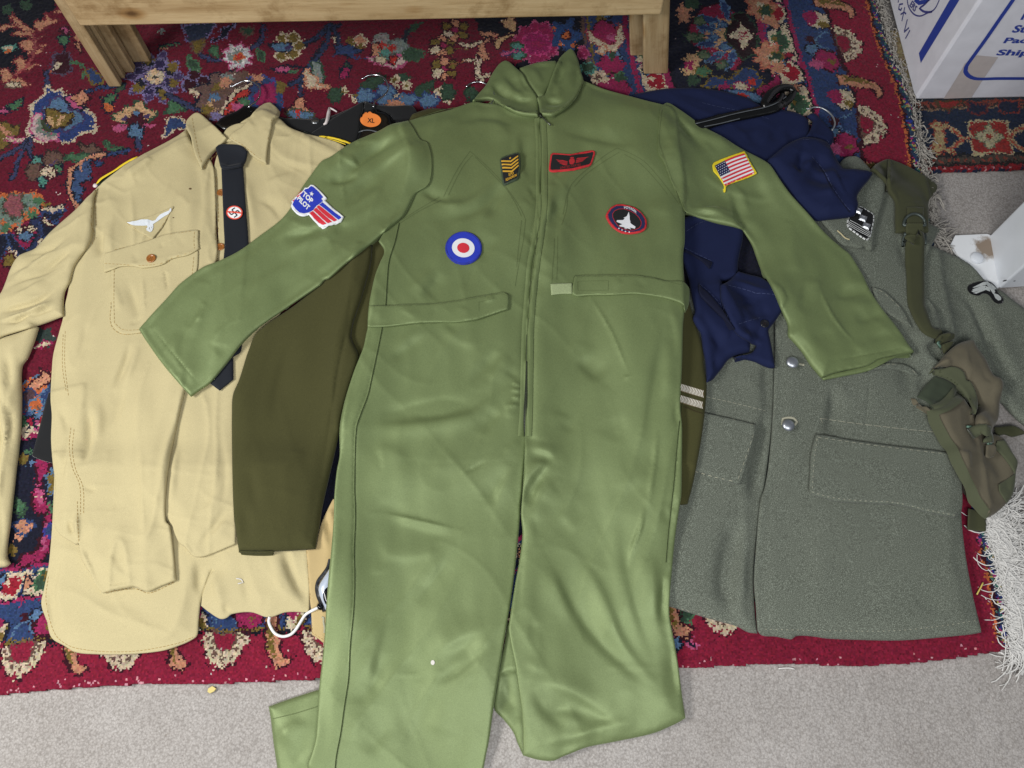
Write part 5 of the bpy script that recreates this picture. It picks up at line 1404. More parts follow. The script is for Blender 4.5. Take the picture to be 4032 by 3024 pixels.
# ================================================================== khaki garment and plastic toggle under the green leg
kh = thing("khaki_garment", "khaki drill garment with a buttonholed flap peeping out left of the green trouser leg", "garment", centre("Z 560,1200"))
cloth("fly_panel", "Z 425,440 530,430 600,150 720,-100 900,-100 900,1500 632,1475 560,1425 490,1382 482,1130 468,1000 445,620", KHAKI, kh, t=.003, loft=.004, er=.005, res=.004, folds=[("Z 600,150 640,300 680,480", 5, 6), ("Z 640,100 690,240 705,330", -8, 6), ("Z 570,300 600,420", 3, 9), ("Z 700,0 715,160", 5, 5)])
ribbon("seam", "Z 435,470 460,800 480,1050 500,1360 640,1450", .0008, TAND, kh, lift=.0006, dash=(2, 1), step=5)
ribbon("buttonhole", "Z 600,1190 622,1195 618,1240 630,1300 628,1362", .0030, plain("pale_thread", (176, 172, 146), .9), kh, lift=.0012, arch=.001)
gg = thing("plastic_piece", "silver grey plastic piece with black rim and white cord half under the green leg", "plastic piece", centre("Z 600,900"))
SILV = plain("silver_plastic", (186, 196, 212), .3, metal=.2, spec=.5)
cloth("shell", "Z 690,640 650,700 600,775 568,830 556,880 562,930 585,1000 612,1060 632,1110 760,1110 760,640", SILV, gg, t=.003, loft=.012, er=.014, res=.003)
ribbon("rim", "Z 690,560 665,650 610,730 565,790 547,850 548,910 566,980 595,1050 628,1130", .0062, plain("black_rubber", (22, 24, 30), .45), gg, lift=.0015, arch=.003)
cloth("lens", "Z 665,860 630,890 612,940 618,1000 640,1050 700,1060 720,860", plain("black_gloss", (8, 8, 14), .15), gg, t=.001, loft=.002, er=.004, res=.003)
CORD = plain("white_cord", (226, 226, 226), .7)
tube("cord", [on_heap(q[None], .0035)[0] for q in curve(px("Z 32,1190 22,1230 40,1290 90,1365 150,1395 200,1398 265,1375 320,1320 370,1240 420,1165 480,1125 560,1085"), step=7)], .0026, CORD, gg)
tube("cord_bead", [on_heap(px(s), .005)[0] for s in ("Z 556,1088", "Z 575,1078", "Z 598,1068")], [.0042, .0066, .0050], plain("black_gloss", (8, 8, 14), .15), gg, 12)

# ================================================================== grey wool tunic
gt = thing("grey_tunic", "field grey wool tunic with silver buttons and black collar patch on the right", "tunic", centre("F 900,900"))
WN = [(.6, 21, .03, .05, 0)]
cloth("skirt_front", "F -250,250 300,200 655,200 660,450 662,700 655,1000 620,1300 572,1659 I 543,300 532,500 540,700 556,822 500,815 420,775 300,742 130,692 0,652 -160,610", WOOL, gt, t=.004, loft=.006, er=.008, res=.007, body=.008, fs=1.5, nz=WN,
      folds=[("F 605,940 575,1150 530,1350 480,1600", -12, 15), ("F 640,1050 600,1300 560,1500", 5, 10), ("I 430,60 400,300 370,500 380,790", -15, 16), ("I 470,250 450,450 450,700", 4, 10), ("F 600,650 590,850 600,980", -3, 14), ("F 500,720 480,900", 2, 18)])
cloth("sleeve", "F 1560,-60 1620,-60 1740,-10 1830,30 1900,82 1960,150 2010,200 2080,232 2140,280 2212,332 2420,480 2420,1190 2212,1060 2130,985 2060,915 1900,860 1740,800 1600,720 1530,600 1560,400", WOOL, gt, t=.003, loft=.012, er=.016, res=.007, nz=WN,
      folds=[("F 1700,200 1800,265 1870,330 1920,430 1980,580 2050,740 2130,880 2212,1000", -11, 12), ("F 1800,220 1910,320 1980,470 2060,640 2212,850", 6, 16), ("F 1640,320 1750,400 1850,440", 2, 14)])
cloth("front_panel", "F 662,450 655,0 650,-200 C 900,1250 1050,1050 1250,1050 1400,1130 1560,1250 S 1200,720 1352,800 1300,880 1240,990 1195,1100 1170,1220 1165,1329 F 1590,130 1580,230 1640,300 1690,420 1670,520 1612,575 1650,640 1720,700 1770,900 1790,1100 1810,1320 1826,1500 1826,1659 I 1822,60 1845,300 1895,580 1952,815 1880,828 1700,846 1540,860 1400,866 1200,862 1000,854 880,838 795,838 770,858 740,855 660,840 600,838 570,825 556,800 545,650 533,500 545,300 572,0 F 600,1450 625,1300 650,1000 660,700",
      WOOL, gt, t=.005, loft=.006, er=.007, res=.007, body=.008, fs=1.5, nz=WN,
      folds=[("F 1000,800 1010,950 985,1080 950,1180", -7, 14), ("F 1060,800 1070,950", 4, 14), ("F 1480,480 1500,620 1480,760 1475,850 1500,980", -6, 16), ("F 1600,620 1560,800 1570,950", -5, 18), ("I 1500,680 1600,650 1720,680", -3, 18), ("I 1300,120 1400,200", -2, 18), ("S 1352,800 1260,960 1190,1120 1170,1320", -3, 4), ("F 1590,130 1640,230 1665,300 1665,370", 3, 5), ("F 1640,200 1620,330 1600,420", -6, 10), ("S 860,900 940,1150 960,1320", -4, 8),
             ("I 900,100 920,400 900,700", 1.5, 20), ("I 1750,250 1780,500", -2, 14), ("F 1240,720 1225,900 1200,1165", -1.2, 3)])
cloth("pocket", "F 1265,205 1330,222 1400,280 1460,350 1515,455 1480,440 1400,392 1360,372 1300,320", WOOL, gt, t=.002, loft=.004, er=.004, res=.004)
cloth("pocket", "F 1230,735 1340,682 1420,678 1490,695 1535,725 1558,757 1500,748 1430,722 1300,720", WOOL, gt, t=.002, loft=.004, er=.004, res=.004)
cloth("pocket_flap", "F 100,960 240,990 400,1025 545,1060 542,1110 525,1180 490,1300 460,1405 440,1432 400,1425 340,1408 250,1372 165,1348 60,1320", WOOL, gt, t=.004, loft=.005, er=.004, res=.006, label="smaller pocket flap left of the button edge")
cloth("pocket_flap", "F 918,1120 1000,1130 1100,1150 1250,1172 1400,1192 1560,1210 1700,1228 1830,1260 1828,1420 1824,1600 1780,1640 1700,1625 1580,1600 1480,1572 1400,1560 1300,1555 1200,1550 1050,1540 950,1515 890,1495 876,1478 880,1380 885,1260 900,1180", WOOL, gt, t=.0045, loft=.0065, er=.005, res=.006, nz=[(.3, 25, .03, .03, 0)], label="large pocket flap under the canvas holster")
for s, d in (("F 240,890 400,925 600,975", (2, 1)), ("F 240,995 400,1030 543,1068", (3, 2)), ("F 530,1120 490,1240 430,1410", (2, 2)), ("F 165,1352 300,1390 430,1420", (2, 2)), ("F 945,1022 1100,1045 1300,1070 1500,1092 1680,1110", (4, 1)),
             ("F 945,1022 958,1050", None), ("F 540,1062 542,1086", None), ("F 930,1140 1100,1165 1400,1205 1700,1240", (2, 2)), ("F 925,1150 905,1300 895,1480 1000,1512 1200,1535 1400,1545 1600,1590 1780,1625", (1, 2)), ("I 20,655 150,690 400,760", (1, 2)), ("I 600,795 1000,805 1400,805 1700,775 1920,740", (1, 2)),
             ("F 1270,212 1330,235 1440,335 1500,430", (2, 2)), ("F 1320,685 1480,695 1550,755", (2, 1))):
    ribbon("stitching", s, .0008, THREADW, gt, lift=.0008, dash=d, step=7)
ALU = plain("aluminium_button", (176, 180, 188), .38, metal=.85, var=.06, vs=500, bstr=.15, bscale=900)
ribbon("buttonhole", "F 735,672 845,690", .0045, THREADW, gt, lift=.0012, arch=.001)
ribbon("buttonhole", "F 708,1065 712,1025 745,1018 780,1022 800,1045 785,1065", .0042, THREADW, gt, lift=.0012, arch=.001)
lathe("button", on_heap(px("F 771,677"), .004)[0], [(.011, 0), (.0125, .002), (.0118, .004), (.009, .0062), (.005, .0074), (0, .0078)], ALU, gt, 28, label="upper silver dome button beside the green cuff")
lathe("button", on_heap(px("F 744,1068"), .004)[0], [(.0105, 0), (.0118, .002), (.011, .004), (.0085, .0062), (.005, .0074), (0, .0078)], ALU, gt, 28, label="lower silver dome button in a frayed buttonhole")
cloth("collar", "S 310,75 350,50 410,38 470,45 540,110 610,180 690,250 755,310 758,380 742,500 715,600 685,700 660,800 642,920 632,1010 605,1032 560,1005 540,985 500,1006 400,985 300,958 180,820 60,690 150,500 250,200", WOOL, gt, t=.004, loft=.007, er=.007, res=.005, folds=[("S 470,50 500,130 440,180", 6, 6), ("S 540,985 520,960", -4, 4)])
cloth("pocket", "F 1255,205 1262,206 1258,212", WOOL, gt, res=.004) if False else None
cp = cloth("collar_patch", "S 455,590 490,562 515,572 580,610 636,648 642,690 638,730 622,800 610,865 590,900 570,917 540,905 490,872 430,828 375,785 362,755 366,715 385,650 400,610", cloth_mat("black_felt", (16, 17, 20), rough=1, sheen=.3), gt, t=.0012, loft=.0015, er=.002, res=.003, label="black collar patch with silver pips and braid")
SILB = plain("silver_braid", (196, 198, 196), .5, metal=.3, var=.2, vs=900)
ribbon("braid", "S 490,564 515,572 580,611 634,649 640,690 636,730 620,800 608,862 588,898 570,914 540,903 490,870 430,826 376,783 364,752 368,715 388,645", .0030, SILB, cp, lift=.0012, arch=.001, dash=(3, 1), step=4)
for s in ("S 390,708 490,762 600,835", "S 380,725 485,785 598,850", "S 376,742 480,803 596,866", "S 374,758 475,820 592,880"):
    ribbon("silver_stripe", s, .0011, SILB, cp, lift=.0014, arch=.0006)
def pip(s, size, a):
    c = on_heap(px(s), .001)[0]; V = []
    for k in range(4):
        th = a + k * math.pi / 2; V.append(c + [size * math.cos(th), size * math.sin(th), 0])
    for k in range(4):
        th = a + k * math.pi / 2; V.append(c + [size * .55 * math.cos(th), size * .55 * math.sin(th), .0022])
    V.append(c + [0, 0, .0032])
    link_mesh("pip", V, [(k, (k + 1) % 4, 4 + (k + 1) % 4, 4 + k) for k in range(4)] + [(4 + k, 4 + (k + 1) % 4, 8) for k in range(4)], plain("silver_pip", (214, 216, 220), .3, metal=.9), cp, False)
pip("S 480,608", .0098, .3); pip("S 526,688", .0105, .35); pip("S 563,768", .0105, .3)
ribbon("thread_end", "S 258,818 300,855 340,895 385,912", .0030, plain("cream_thread", (190, 178, 140), .9), gt, lift=.0015, arch=.0015)
# eagle on the sleeve
ep = cloth("sleeve_patch", "b 382,735 390,700 430,675 480,660 550,650 600,656 650,690 680,730 685,755 700,780 735,820 745,855 730,878 690,882 650,862 615,815 580,785 540,780 500,800 450,795 405,775", cloth_mat("black_felt", (16, 17, 20), rough=1, sheen=.3), gt, t=.0012, loft=.0015, er=.002, res=.003, label="black sleeve patch with a silver eagle")
SILE = plain("silver_embroidery", (182, 186, 184), .5, metal=.15, var=.15, vs=700)
for s in ("b 432,720 470,700 540,665 590,660 600,690 520,705 450,722", "b 430,738 520,705 560,700 560,720 440,750", "b 420,755 500,728 560,715 560,730 440,768", "b 440,775 520,740 570,720 580,738 470,782", "b 575,668 605,675 640,720 660,765 640,785 610,740 580,700", "b 610,672 660,715 675,735 650,740", "b 640,775 690,790 720,820 718,845 690,850 660,825", "b 560,700 600,720 610,760 570,745"):
    decal("eagle_emblem", None, [px(s)], SILE, ep, .0012, .002)
# red lining glimpse is the rug itself

# ================================================================== olive jacket
oj = thing("olive_jacket", "brown olive army jacket under the green flight suit, two white chevrons on its cuff", "jacket", centre("E 200,300"))
cloth("body", "B 500,720 560,690 640,672 900,700 1300,800 1900,760 2150,900 2200,1659 E 2150,1000 1300,1300 300,1300 20,1100 0,700 100,300 150,0", OLIVEW, oj, t=.003, loft=.010, er=.012, res=.012)
cloth("sleeve", "D 1600,480 1545,590 1485,780 1446,880 1440,1000 1440,1200 1444,1450 1452,1659 G 1458,150 1482,312 1600,314 1700,311 1850,304 1962,296 1985,170 2005,40 D 2040,1420 2090,1200 2130,1000 2180,820 2230,640 E 130,500 200,250 250,60 262,-60 0,-60 D 1900,250", OLIVEW, oj, t=.004, loft=.010, er=.010, res=.006, body=.006, fs=2.0, nz=[(1.5, 31, .03, .06, .3), (1.4, 33, .03, .12, .2, .3)],
      folds=[("E 150,150 120,450 60,750 20,1000 -40,1400", -1.8, 4), ("D 1850,500 1750,800 1700,1100", -2, 16), ("D 1560,1300 1600,1500 1620,1659", -3, 12), ("G 1540,0 1560,150 1560,290", -3, 12), ("G 1490,285 1600,300 1700,298", 2.5, 4)], label="left sleeve hanging straight down beside the green sleeve")
cloth("cuff_lining", "G 1484,306 1600,310 1705,308 1702,318 1600,322 1484,318", OLIVEW, oj, t=.002, loft=.003, er=.003, res=.004, update=False)
cloth("sleeve", "F -200,-150 60,-80 90,60 110,190 135,300 170,430 200,520 218,600 225,700 240,800 236,910 215,1100 185,1280 150,1450 122,1555 80,1560 30,1548 -200,1500", OLIVEW, oj, t=.004, loft=.009, er=.010, res=.006, nz=[(.6, 32, .03, .06, 1.3)], folds=[("F 130,400 150,700 140,1000", 1.5, 14)], label="right sleeve with two white chevron bars")
CHV = plain("chevron_white", (226, 222, 210), .9, var=.1, vs=600)
for o, e, u in (("F -26,818", "F 216,892", "F -26,776"), ("F -28,888", "F 211,962", "F -28,846")):
    fr0 = Frame(px(o)[0], px(e)[0], px(u)[0])
    n = 26; ps = []
    for k in range(n):
        x0 = k / n; x1 = x0 + .52 / n; sl = .028
        ps.append([(x0 + sl, 1), (x1 + sl, 1), (x1, .5), (x0, .5)]); ps.append([(x0, .5), (x1, .5), (x1 + sl, 0), (x0 + sl, 0)])
    decal("chevron", fr0, [[(0, -.06), (1.02, -.06), (1.02, 1.06), (0, 1.06)]], cloth_mat("chevron_ground", (120, 106, 78)), oj, .0008, .004)
    decal("chevron", fr0, ps, CHV, oj, .0013, .006)
ribbon("cuff_seam", "F 95,950 160,975 225,995", .0022, cloth_mat("olive_dark", (54, 48, 26)), oj, lift=.0006)

# ================================================================== navy shirt
nv = thing("navy_shirt", "crumpled navy blue cotton shirt bunched under the green right sleeve", "shirt", centre("Q 1000,300"))
cloth("back_panel", "P 2420,470 2494,374 2540,360 2609,349 2678,344 2740,344 2798,349 2850,357 2897,369 2950,386 2997,412 C 640,640 720,680 790,695 830,712 868,740 880,790 900,900 1000,980 1000,1250 700,1300 400,1250 100,1100 -200,900", NAVYC, nv, t=.003, loft=.012, er=.016, res=.006, nz=[(.9, 51, .03, .05, .6), (2.0, 55, .02, .06, .9, .3)],
      folds=[("Q 900,620 960,480 940,420", -5, 10), ("Q 1000,600 1080,480 1100,400", 4, 12), ("Q 1100,560 1180,460 1200,380", -5, 10), ("Q 1250,420 1300,520 1250,640", -4, 12), ("Q 200,60 400,130 560,160", -2.5, 14), ("Q 480,250 580,210 700,200", -2.5, 10), ("Q 700,400 900,420 1060,330", -3, 14)])
cloth("collar_stand", "Q 1455,265 1500,245 1540,262 1600,320 1660,380 1705,440 1700,500 1670,545 1580,500 1480,470 1440,465 1490,390 1510,310", NAVYC, nv, t=.004, loft=.010, er=.010, res=.005, folds=[("Q 1520,270 1500,380 1460,460", 4, 8)])
cloth("sleeve_opening", "Q 1080,680 1150,620 1250,540 1350,490 1430,468 1520,472 1600,495 1660,540 1700,610 1750,700 1800,760 1860,760 1960,770 2075,795 2040,850 1980,920 1935,990 1925,1040 1938,1100 1910,1180 1850,1195 1650,1218 1540,1220 1400,1110 1280,940 1180,820", NAVYC, nv, t=.005, loft=.022, er=.022, res=.005, nz=[(.8, 52, .02, .03, 0), (1.8, 56, .018, .05, .3, .3)],
      folds=[("Q 1390,650 1380,720 1350,800 1330,870", -18, 16), ("Q 1450,650 1500,720 1600,790 1640,880", -16, 20), ("Q 1400,820 1500,880 1600,930 1700,1000", -13, 18), ("Q 1600,700 1660,860 1740,1020 1850,1170", 7, 6), ("Q 1650,900 1700,1000 1800,1120", -6, 8), ("Q 1330,560 1320,700 1300,860 1280,930", 8, 14), ("Q 1400,500 1540,500 1650,580 1720,700", 6, 14), ("Q 1360,800 1440,780 1490,740", 6, 9), ("Q 1300,960 1420,1060 1560,1140", -5, 12), ("Q 1760,760 1800,860 1760,940", -4, 12), ("Q 1280,910 1350,930", -8, 8)])
ribbon("seam", "Q 1500,660 1600,790 1680,940 1780,1080 1850,1170", .0016, NAVYD, nv, lift=.0012, arch=.0012)
cloth("front_panel", "X 40,0 250,-60 640,60 632,200 605,320 588,430 592,555 500,570 430,580 600,900 700,1150 700,1240 540,1285 490,1320 440,1390 400,1440 350,1498 296,1522 288,1400 278,1300 258,1200 240,1070 205,1010 178,965 165,925 182,870 170,800 158,740 140,640 128,560 105,480 76,400 60,280", NAVYC, nv, t=.004, loft=.014, er=.014, res=.005, nz=[(.7, 53, .02, .04, .5), (1.8, 57, .018, .05, 2.4, .3)],
      folds=[("X 215,600 240,720 330,830 430,930 530,1030", -8, 8), ("X 200,640 180,800 200,900", 4, 10), ("X 240,800 300,950 420,1100 520,1180", 5, 18), ("X 250,1080 350,1150 390,1230 330,1310", -8, 12), ("X 400,1020 500,1060 500,1140 450,1230", -3, 6), ("X 280,1320 350,1330 370,1480", -9, 10), ("X 90,130 200,60 270,30", -3, 4), ("X 420,1270 550,1260 680,1220", 4, 8)])
cloth("facing", "X 85,285 200,345 345,408 318,470 200,360 75,310", NAVYD, nv, t=.002, loft=.003, er=.004, res=.004, folds=[("X 110,300 230,370 320,440", -3, 5)])
cloth("placket", "X 585,490 690,520 800,550 880,600 960,660 1010,740 1026,792 1005,850 985,880 930,960 890,1010 870,1045 885,1120 910,1250 932,1388 890,1392 820,1368 740,1330 640,1305 545,1288 620,1270 720,1240 760,1180 700,1150 560,1050 430,760 420,620 500,575", NAVYC, nv, t=.004, loft=.012, er=.010, res=.0045, nz=[(.6, 54, .02, .03, 0)],
      folds=[("X 480,690 600,720 760,740 880,720", -12, 14), ("X 560,870 650,800 760,750", -8, 10), ("X 640,930 780,900 880,880", -9, 20), ("X 560,950 640,1020 720,1110", -14, 22), ("X 600,1000 780,960", 5, 6), ("X 760,1180 800,1080 880,980 980,870", 6, 7), ("X 720,1050 760,1100 760,1180", -8, 12), ("X 560,1285 660,1290 740,1240 760,1180", -9, 8), ("X 440,600 620,650 760,700 920,720", 5, 6), ("X 960,680 1000,760 980,820", 4, 8)])
cloth("pocket_edge", "X 215,595 240,640 300,690 380,780 460,880 520,980 555,1030 540,1020 440,930 340,830 230,710", NAVYD, nv, t=.003, loft=.004, er=.004, res=.004)
button("X 830,985", .0085, plain("dark_button", (24, 24, 30), .3), nv)
NST = cloth_mat("navy_thread", (62, 70, 104), var=.1, rough=.9)
for s in ("X 90,278 210,335 345,400", "X 440,608 600,650 760,692 920,712 990,745", "X 225,610 320,690 430,820 530,985", "X 590,985 700,950 790,925", "X 100,120 200,55 280,22", "Q 1500,650 1610,780 1690,930 1790,1075 1860,1160", "Q 1390,500 1500,490 1620,520 1720,680 1800,790", "Q 480,150 640,190 900,240 1100,300"):
    ribbon("stitching", s, .0009, NST, nv, lift=.0012, dash=(3, 1), step=5)
# black hanger lying on the navy shirt
h5 = thing("plastic_hanger", "glossy black plastic hanger arm with curled end across the navy shirt", "hanger", centre("Q 900,230"))
hp = curve(px("Q 380,395 520,355 700,305 850,275 1000,245 1130,215 1230,170 1300,110 1325,50"), step=8)
ribbon("arm", hp, [.024, .024, .023, .022, .022, .022, .021, .018, .014], HPLASTIC, h5, lift=.004, thick=.007, nx=5, arch=.002, update=False)
ribbon("arm_rib", "Q 420,345 560,312 750,262 900,228 1060,195 1180,150 1260,95", .0022, plain("hanger_edge", (92, 96, 100), .3), h5, lift=.0145, arch=.001)
ribbon("arm_rib", "Q 500,372 640,345 830,298", .0022, plain("hanger_edge", (92, 96, 100), .3), h5, lift=.0145, arch=.001)
hc = curve(px("Q 1325,50 1300,15 1240,12 1180,28 1120,70 1080,120 1060,165 1070,190 1120,190 1180,150 1215,100 1225,65"), step=8)
tube("curled_end", np.array([at_z(q[None], .024 + .010 * math.sin(i / len(hc) * 3.1))[0] for i, q in enumerate(hc)]), [.0075, .0085, .0095, .011, .010, .008, .006, .0055], HPLASTIC, h5, 10)
h4 = thing("coat_hanger", "grey wire hanger hook beside the navy shirt collar on the blue border", "hanger", centre("Q 1600,230"), "clothes hangers with chrome hooks")
tube("hook", hook3("Q 1445,203 1470,210 1510,195 1570,195 1640,228 1690,280 1712,340 1700,385 1685,408", lambda t: .004 + .012 * t), .0019, plain("grey_wire", (170, 174, 178), .35, metal=.8), h4)

# ================================================================== webbing strap and canvas holster
hb = thing("canvas_holster", "olive canvas holster with open brown flap on webbing shoulder strap over the grey tunic", "holster", centre("U 500,900"))
cloth("shoulder_loop", "S 610,178 650,130 720,90 795,62 800,240 790,400 770,330 720,270 650,210", WEB, hb, t=.004, loft=.008, er=.006, res=.004, folds=[("S 720,120 740,260 760,340", -6, 8)])
cloth("shoulder_pad", "S 793,68 880,98 1000,150 1100,205 1200,262 1300,345 1305,385 1270,440 1238,478 1216,520 1215,680 1215,840 1040,850 868,842 862,700 860,520 830,460 788,385 786,240", WEB, hb, t=.005, loft=.007, er=.005, res=.005, nz=[(.5, 61, .04, .04, 0)], folds=[("S 900,540 1050,530 1200,540", -1.5, 5), ("S 830,380 880,480 890,600", -1.2, 4)])
cloth("loop_tab", "S 990,568 1165,572 1160,700 1155,775 985,772 985,680", WEB, hb, t=.0025, loft=.003, er=.004, res=.004)
arc = [("S %f,%f" % (1065 + 113 * math.cos(a), 762 - 118 * math.sin(a))) for a in np.linspace(0, math.pi, 16)]
tube("d_ring", np.array([on_heap(px(s), .003)[0] for s in arc] + [on_heap(px("S 955,765"), .003)[0], on_heap(px("S 1175,765"), .003)[0]]), .0030, BRASS, hb, 8, closed=True)
cloth("strap_keeper", "S 980,740 1158,740 1160,870 1155,890 985,885 975,800", WEB, hb, t=.004, loft=.003, er=.003, res=.004)
tube("slide_buckle", np.array([on_heap(px(s), .004)[0] for s in ("S 965,850", "S 950,900", "S 942,985", "S 948,930")]), .003, BRASS, hb, 8)
tube("slide_buckle", np.array([on_heap(px(s), .004)[0] for s in ("S 1168,850", "S 1180,900", "S 1178,960")]), .003, BRASS, hb, 8)
ribbon("strap", "S 1068,860 1066,1000 1068,1200 1066,1329 F 1533,120 1535,230 1545,330 1570,420 1615,475 1690,512", [.036, .036, .036, .035, .034, .032, .028, .022, .020], WEB, hb, lift=.003, thick=.003, nx=5, update=True)
cloth("strap_fold", "F 1672,522 1700,498 1760,488 1786,505 1780,530 1740,545 1700,560 1685,550", WEB, hb, t=.004, loft=.008, er=.006, res=.003)
tube("strap_clip", np.array([on_heap(px(s), .004)[0] for s in ("F 1690,535", "F 1678,555", "F 1690,580", "F 1712,575")]), .0028, plain("verdigris", (110, 140, 124), .6, metal=.4), hb, 8)
cloth("strap_end", "F 1700,560 1770,538 1776,555 1740,600 1715,620", WEB, hb, t=.004, loft=.004, er=.004, res=.003)
cloth("end_tab", "U 500,1425 560,1440 645,1465 640,1540 636,1607 560,1600 494,1590 497,1500", WEB, hb, t=.003, loft=.003, er=.003, res=.004)
cloth("side_strap", "U 700,790 760,785 840,778 900,800 950,835 940,845 880,862 840,868 780,850 720,870", WEB, hb, t=.006, loft=.006, er=.006, res=.004)
cloth("body", "U 102,560 120,590 195,640 215,655 330,610 430,540 470,570 520,640 580,740 640,825 740,850 800,900 850,990 882,1070 878,1150 860,1260 845,1320 800,1395 740,1450 690,1482 650,1495 620,1475 580,1420 510,1300 470,1215 430,1120 380,1010 330,920 270,830 210,710 160,640", CANVASB, hb, t=.008, loft=.020, er=.022, res=.005, nz=[(.8, 62, .02, .03, .4)],
      folds=[("U 500,850 510,940 535,1000", -6, 6), ("U 560,1050 600,1160 700,1290", 5, 16), ("U 470,660 480,760 500,830", -7, 10), ("U 740,1230 730,1270 770,1340", -4, 5), ("U 740,1000 800,1070 860,1150", 3, 5), ("U 320,700 420,900 560,1150 680,1400", 4, 30)], label="brown canvas holster body")
ribbon("binding", "U 210,660 280,790 350,920 420,1060 480,1190 550,1320 620,1440 655,1480", .014, CANVAS, hb, lift=.0065, arch=.002, nx=5, field=gauss(HEAP, 1.6))
ribbon("binding", "U 225,670 310,640 390,585 425,545", .020, CANVAS, hb, lift=.0065, arch=.002, nx=5, field=gauss(HEAP, 1.6))
cloth("side_panel", "U 720,900 780,890 840,990 882,1070 865,1160 820,1090 760,1010 715,960", CANVAS, hb, t=.002, loft=.003, er=.004, res=.004)
cloth("toe_panel", "U 735,1240 870,1150 858,1270 842,1325 800,1390 770,1340 740,1290", CANVAS, hb, t=.0015, loft=.002, er=.003, res=.004)
INS = cloth_mat("inner_canvas", (62, 70, 56), var=.1, rough=.95)  # dark tone paints in the shade of the hollow mouth
cloth("mouth_lining", "U 100,560 140,500 190,440 242,395 330,425 400,470 400,530 340,590 280,625 212,655 200,615 150,580", INS, hb, t=.002, loft=.003, er=.006, res=.004, folds=[("U 130,560 190,480 245,410", 7, 9), ("U 380,520 320,590 230,640", -9, 12)])
ribbon("binding", "U 215,640 300,610 365,545 405,480", .012, CANVAS, hb, lift=.004, arch=.003, nx=5, field=gauss(HEAP, 1.6))
cloth("flap", "U 245,322 280,280 330,220 420,142 500,110 545,108 560,150 640,262 700,382 745,402 778,450 772,520 752,620 750,660 735,740 700,800 690,825 630,826 600,790 570,740 590,640 575,560 540,480 470,380 400,330 300,312", CANVASB, hb, t=.010, loft=.020, er=.022, res=.0045, nz=[(.9, 63, .018, .03, .8)],
      folds=[("U 520,425 600,460 680,492", -9, 8), ("U 610,700 600,620 640,540 680,500", -8, 8), ("U 690,500 700,600 700,740", -6, 7), ("U 680,490 740,440 780,450", 6, 10), ("U 500,380 560,340 620,330", -4, 12), ("U 540,120 560,180 600,230", 4, 10), ("U 640,540 650,660 650,800", 7, 14), ("U 350,280 450,200 520,160", 3, 18)], label="brown canvas flap folded back open")
cloth("flap_edge", "U 240,345 262,320 300,314 400,322 445,342 480,380 525,445 555,505 572,580 574,650 560,692 530,640 500,580 460,520 410,470 330,418 240,385", CANVAS, hb, t=.004, loft=.006, er=.006, res=.004)
ribbon("stitching", "U 255,375 340,405 420,460 480,530 530,610 560,680", .0012, cloth_mat("olive_stitch", (58, 64, 42)), hb, lift=.001, dash=(2, 1), step=5)
VERD = plain("verdigris", (110, 140, 124), .6, metal=.4)
for s in ("U 490,790 520,790 545,800 550,825 545,860 558,870", "U 650,850 675,860 685,890 670,930 655,930 650,900"): tube("hook_wire", np.array([on_heap(q[None], .004)[0] for q in curve(px(s), step=5)]), .0024, VERD, hb, 8)
ribbon("hook_strap", "U 510,850 560,830 600,845 640,890 650,920", .020, CANVAS, hb, lift=.003, thick=.003, nx=4)
cloth("hook_tab", "U 640,930 700,925 720,960 700,1020 660,1035 635,1020", CANVASB, hb, t=.003, loft=.004, er=.004, res=.004)
# ================================================================== green flight suit
def satin():
    m, nt, b = new_mat("green_satin")
    v = geo(nt); c = lin((113, 127, 84))
    n1 = noise(nt, v, 5, 3, .6)
    r = ramp(nt, n1, [(.3, tuple(x * .94 for x in c)), (.7, tuple(x * 1.06 for x in c))])
    n3 = noise(nt, v, 650, 2, .8)
    r3 = ramp(nt, n3, [(.28, (.82, .82, .82)), (.72, (1.16, 1.16, 1.16))])
    nt.links.new(mixc(nt, 1, r.outputs[0], r3.outputs[0], 'MULTIPLY'), b.inputs['Base Color'])
    b.inputs['Roughness'].default_value = .53; b.inputs['Specular IOR Level'].default_value = .5; b.inputs['Metallic'].default_value = .27
    b.inputs['Specular Tint'].default_value = (.92, 1.0, .84, 1)
    b.inputs['Sheen Weight'].default_value = .25; b.inputs['Sheen Roughness'].default_value = .35
    b.inputs['Sheen Tint'].default_value = (.80, .95, .62, 1)
    p = bump(nt, b, n3, .10, .0005)
    h2 = noise(nt, v, 26, 3, .5)
    p = bump(nt, b, h2, .10, .006, p)
    for sc, st, rz, k in ((6, (1.0, .28, 1.0), .3, .22), (9, (.3, 1.0, 1.0), -.2, .16)):
        mp = N(nt, 'ShaderNodeMapping'); nt.links.new(v, mp.inputs[0]); mp.inputs['Scale'].default_value = st; mp.inputs['Rotation'].default_value = (0, 0, rz)
        tn = N(nt, 'ShaderNodeTexNoise', noise_type='RIDGED_MULTIFRACTAL'); nt.links.new(mp.outputs[0], tn.inputs['Vector'])
        tn.inputs['Scale'].default_value = sc; tn.inputs['Detail'].default_value = 2; tn.inputs['Roughness'].default_value = .45
        p = bump(nt, b, tn.outputs['Fac'], k, .004, p)
    return m
SATIN = satin()
GDARK = cloth_mat("green_thread", (94, 106, 68), var=.05, rough=.8)
fs_ = thing("flight_suit", "olive green satin flight suit costume with sewn patches laid over the other clothes", "flight suit", centre("E 1210,1100"))
JN = [(1.6, 80, .03, .11, -.35, .25), (1.2, 81, .028, .09, .7, .25), (3.0, 71, .045, .07, .3), (.30, 72, .015, .03, .8), (.8, 78, .014, .09, -.5), (.7, 79, .012, .10, .15)]
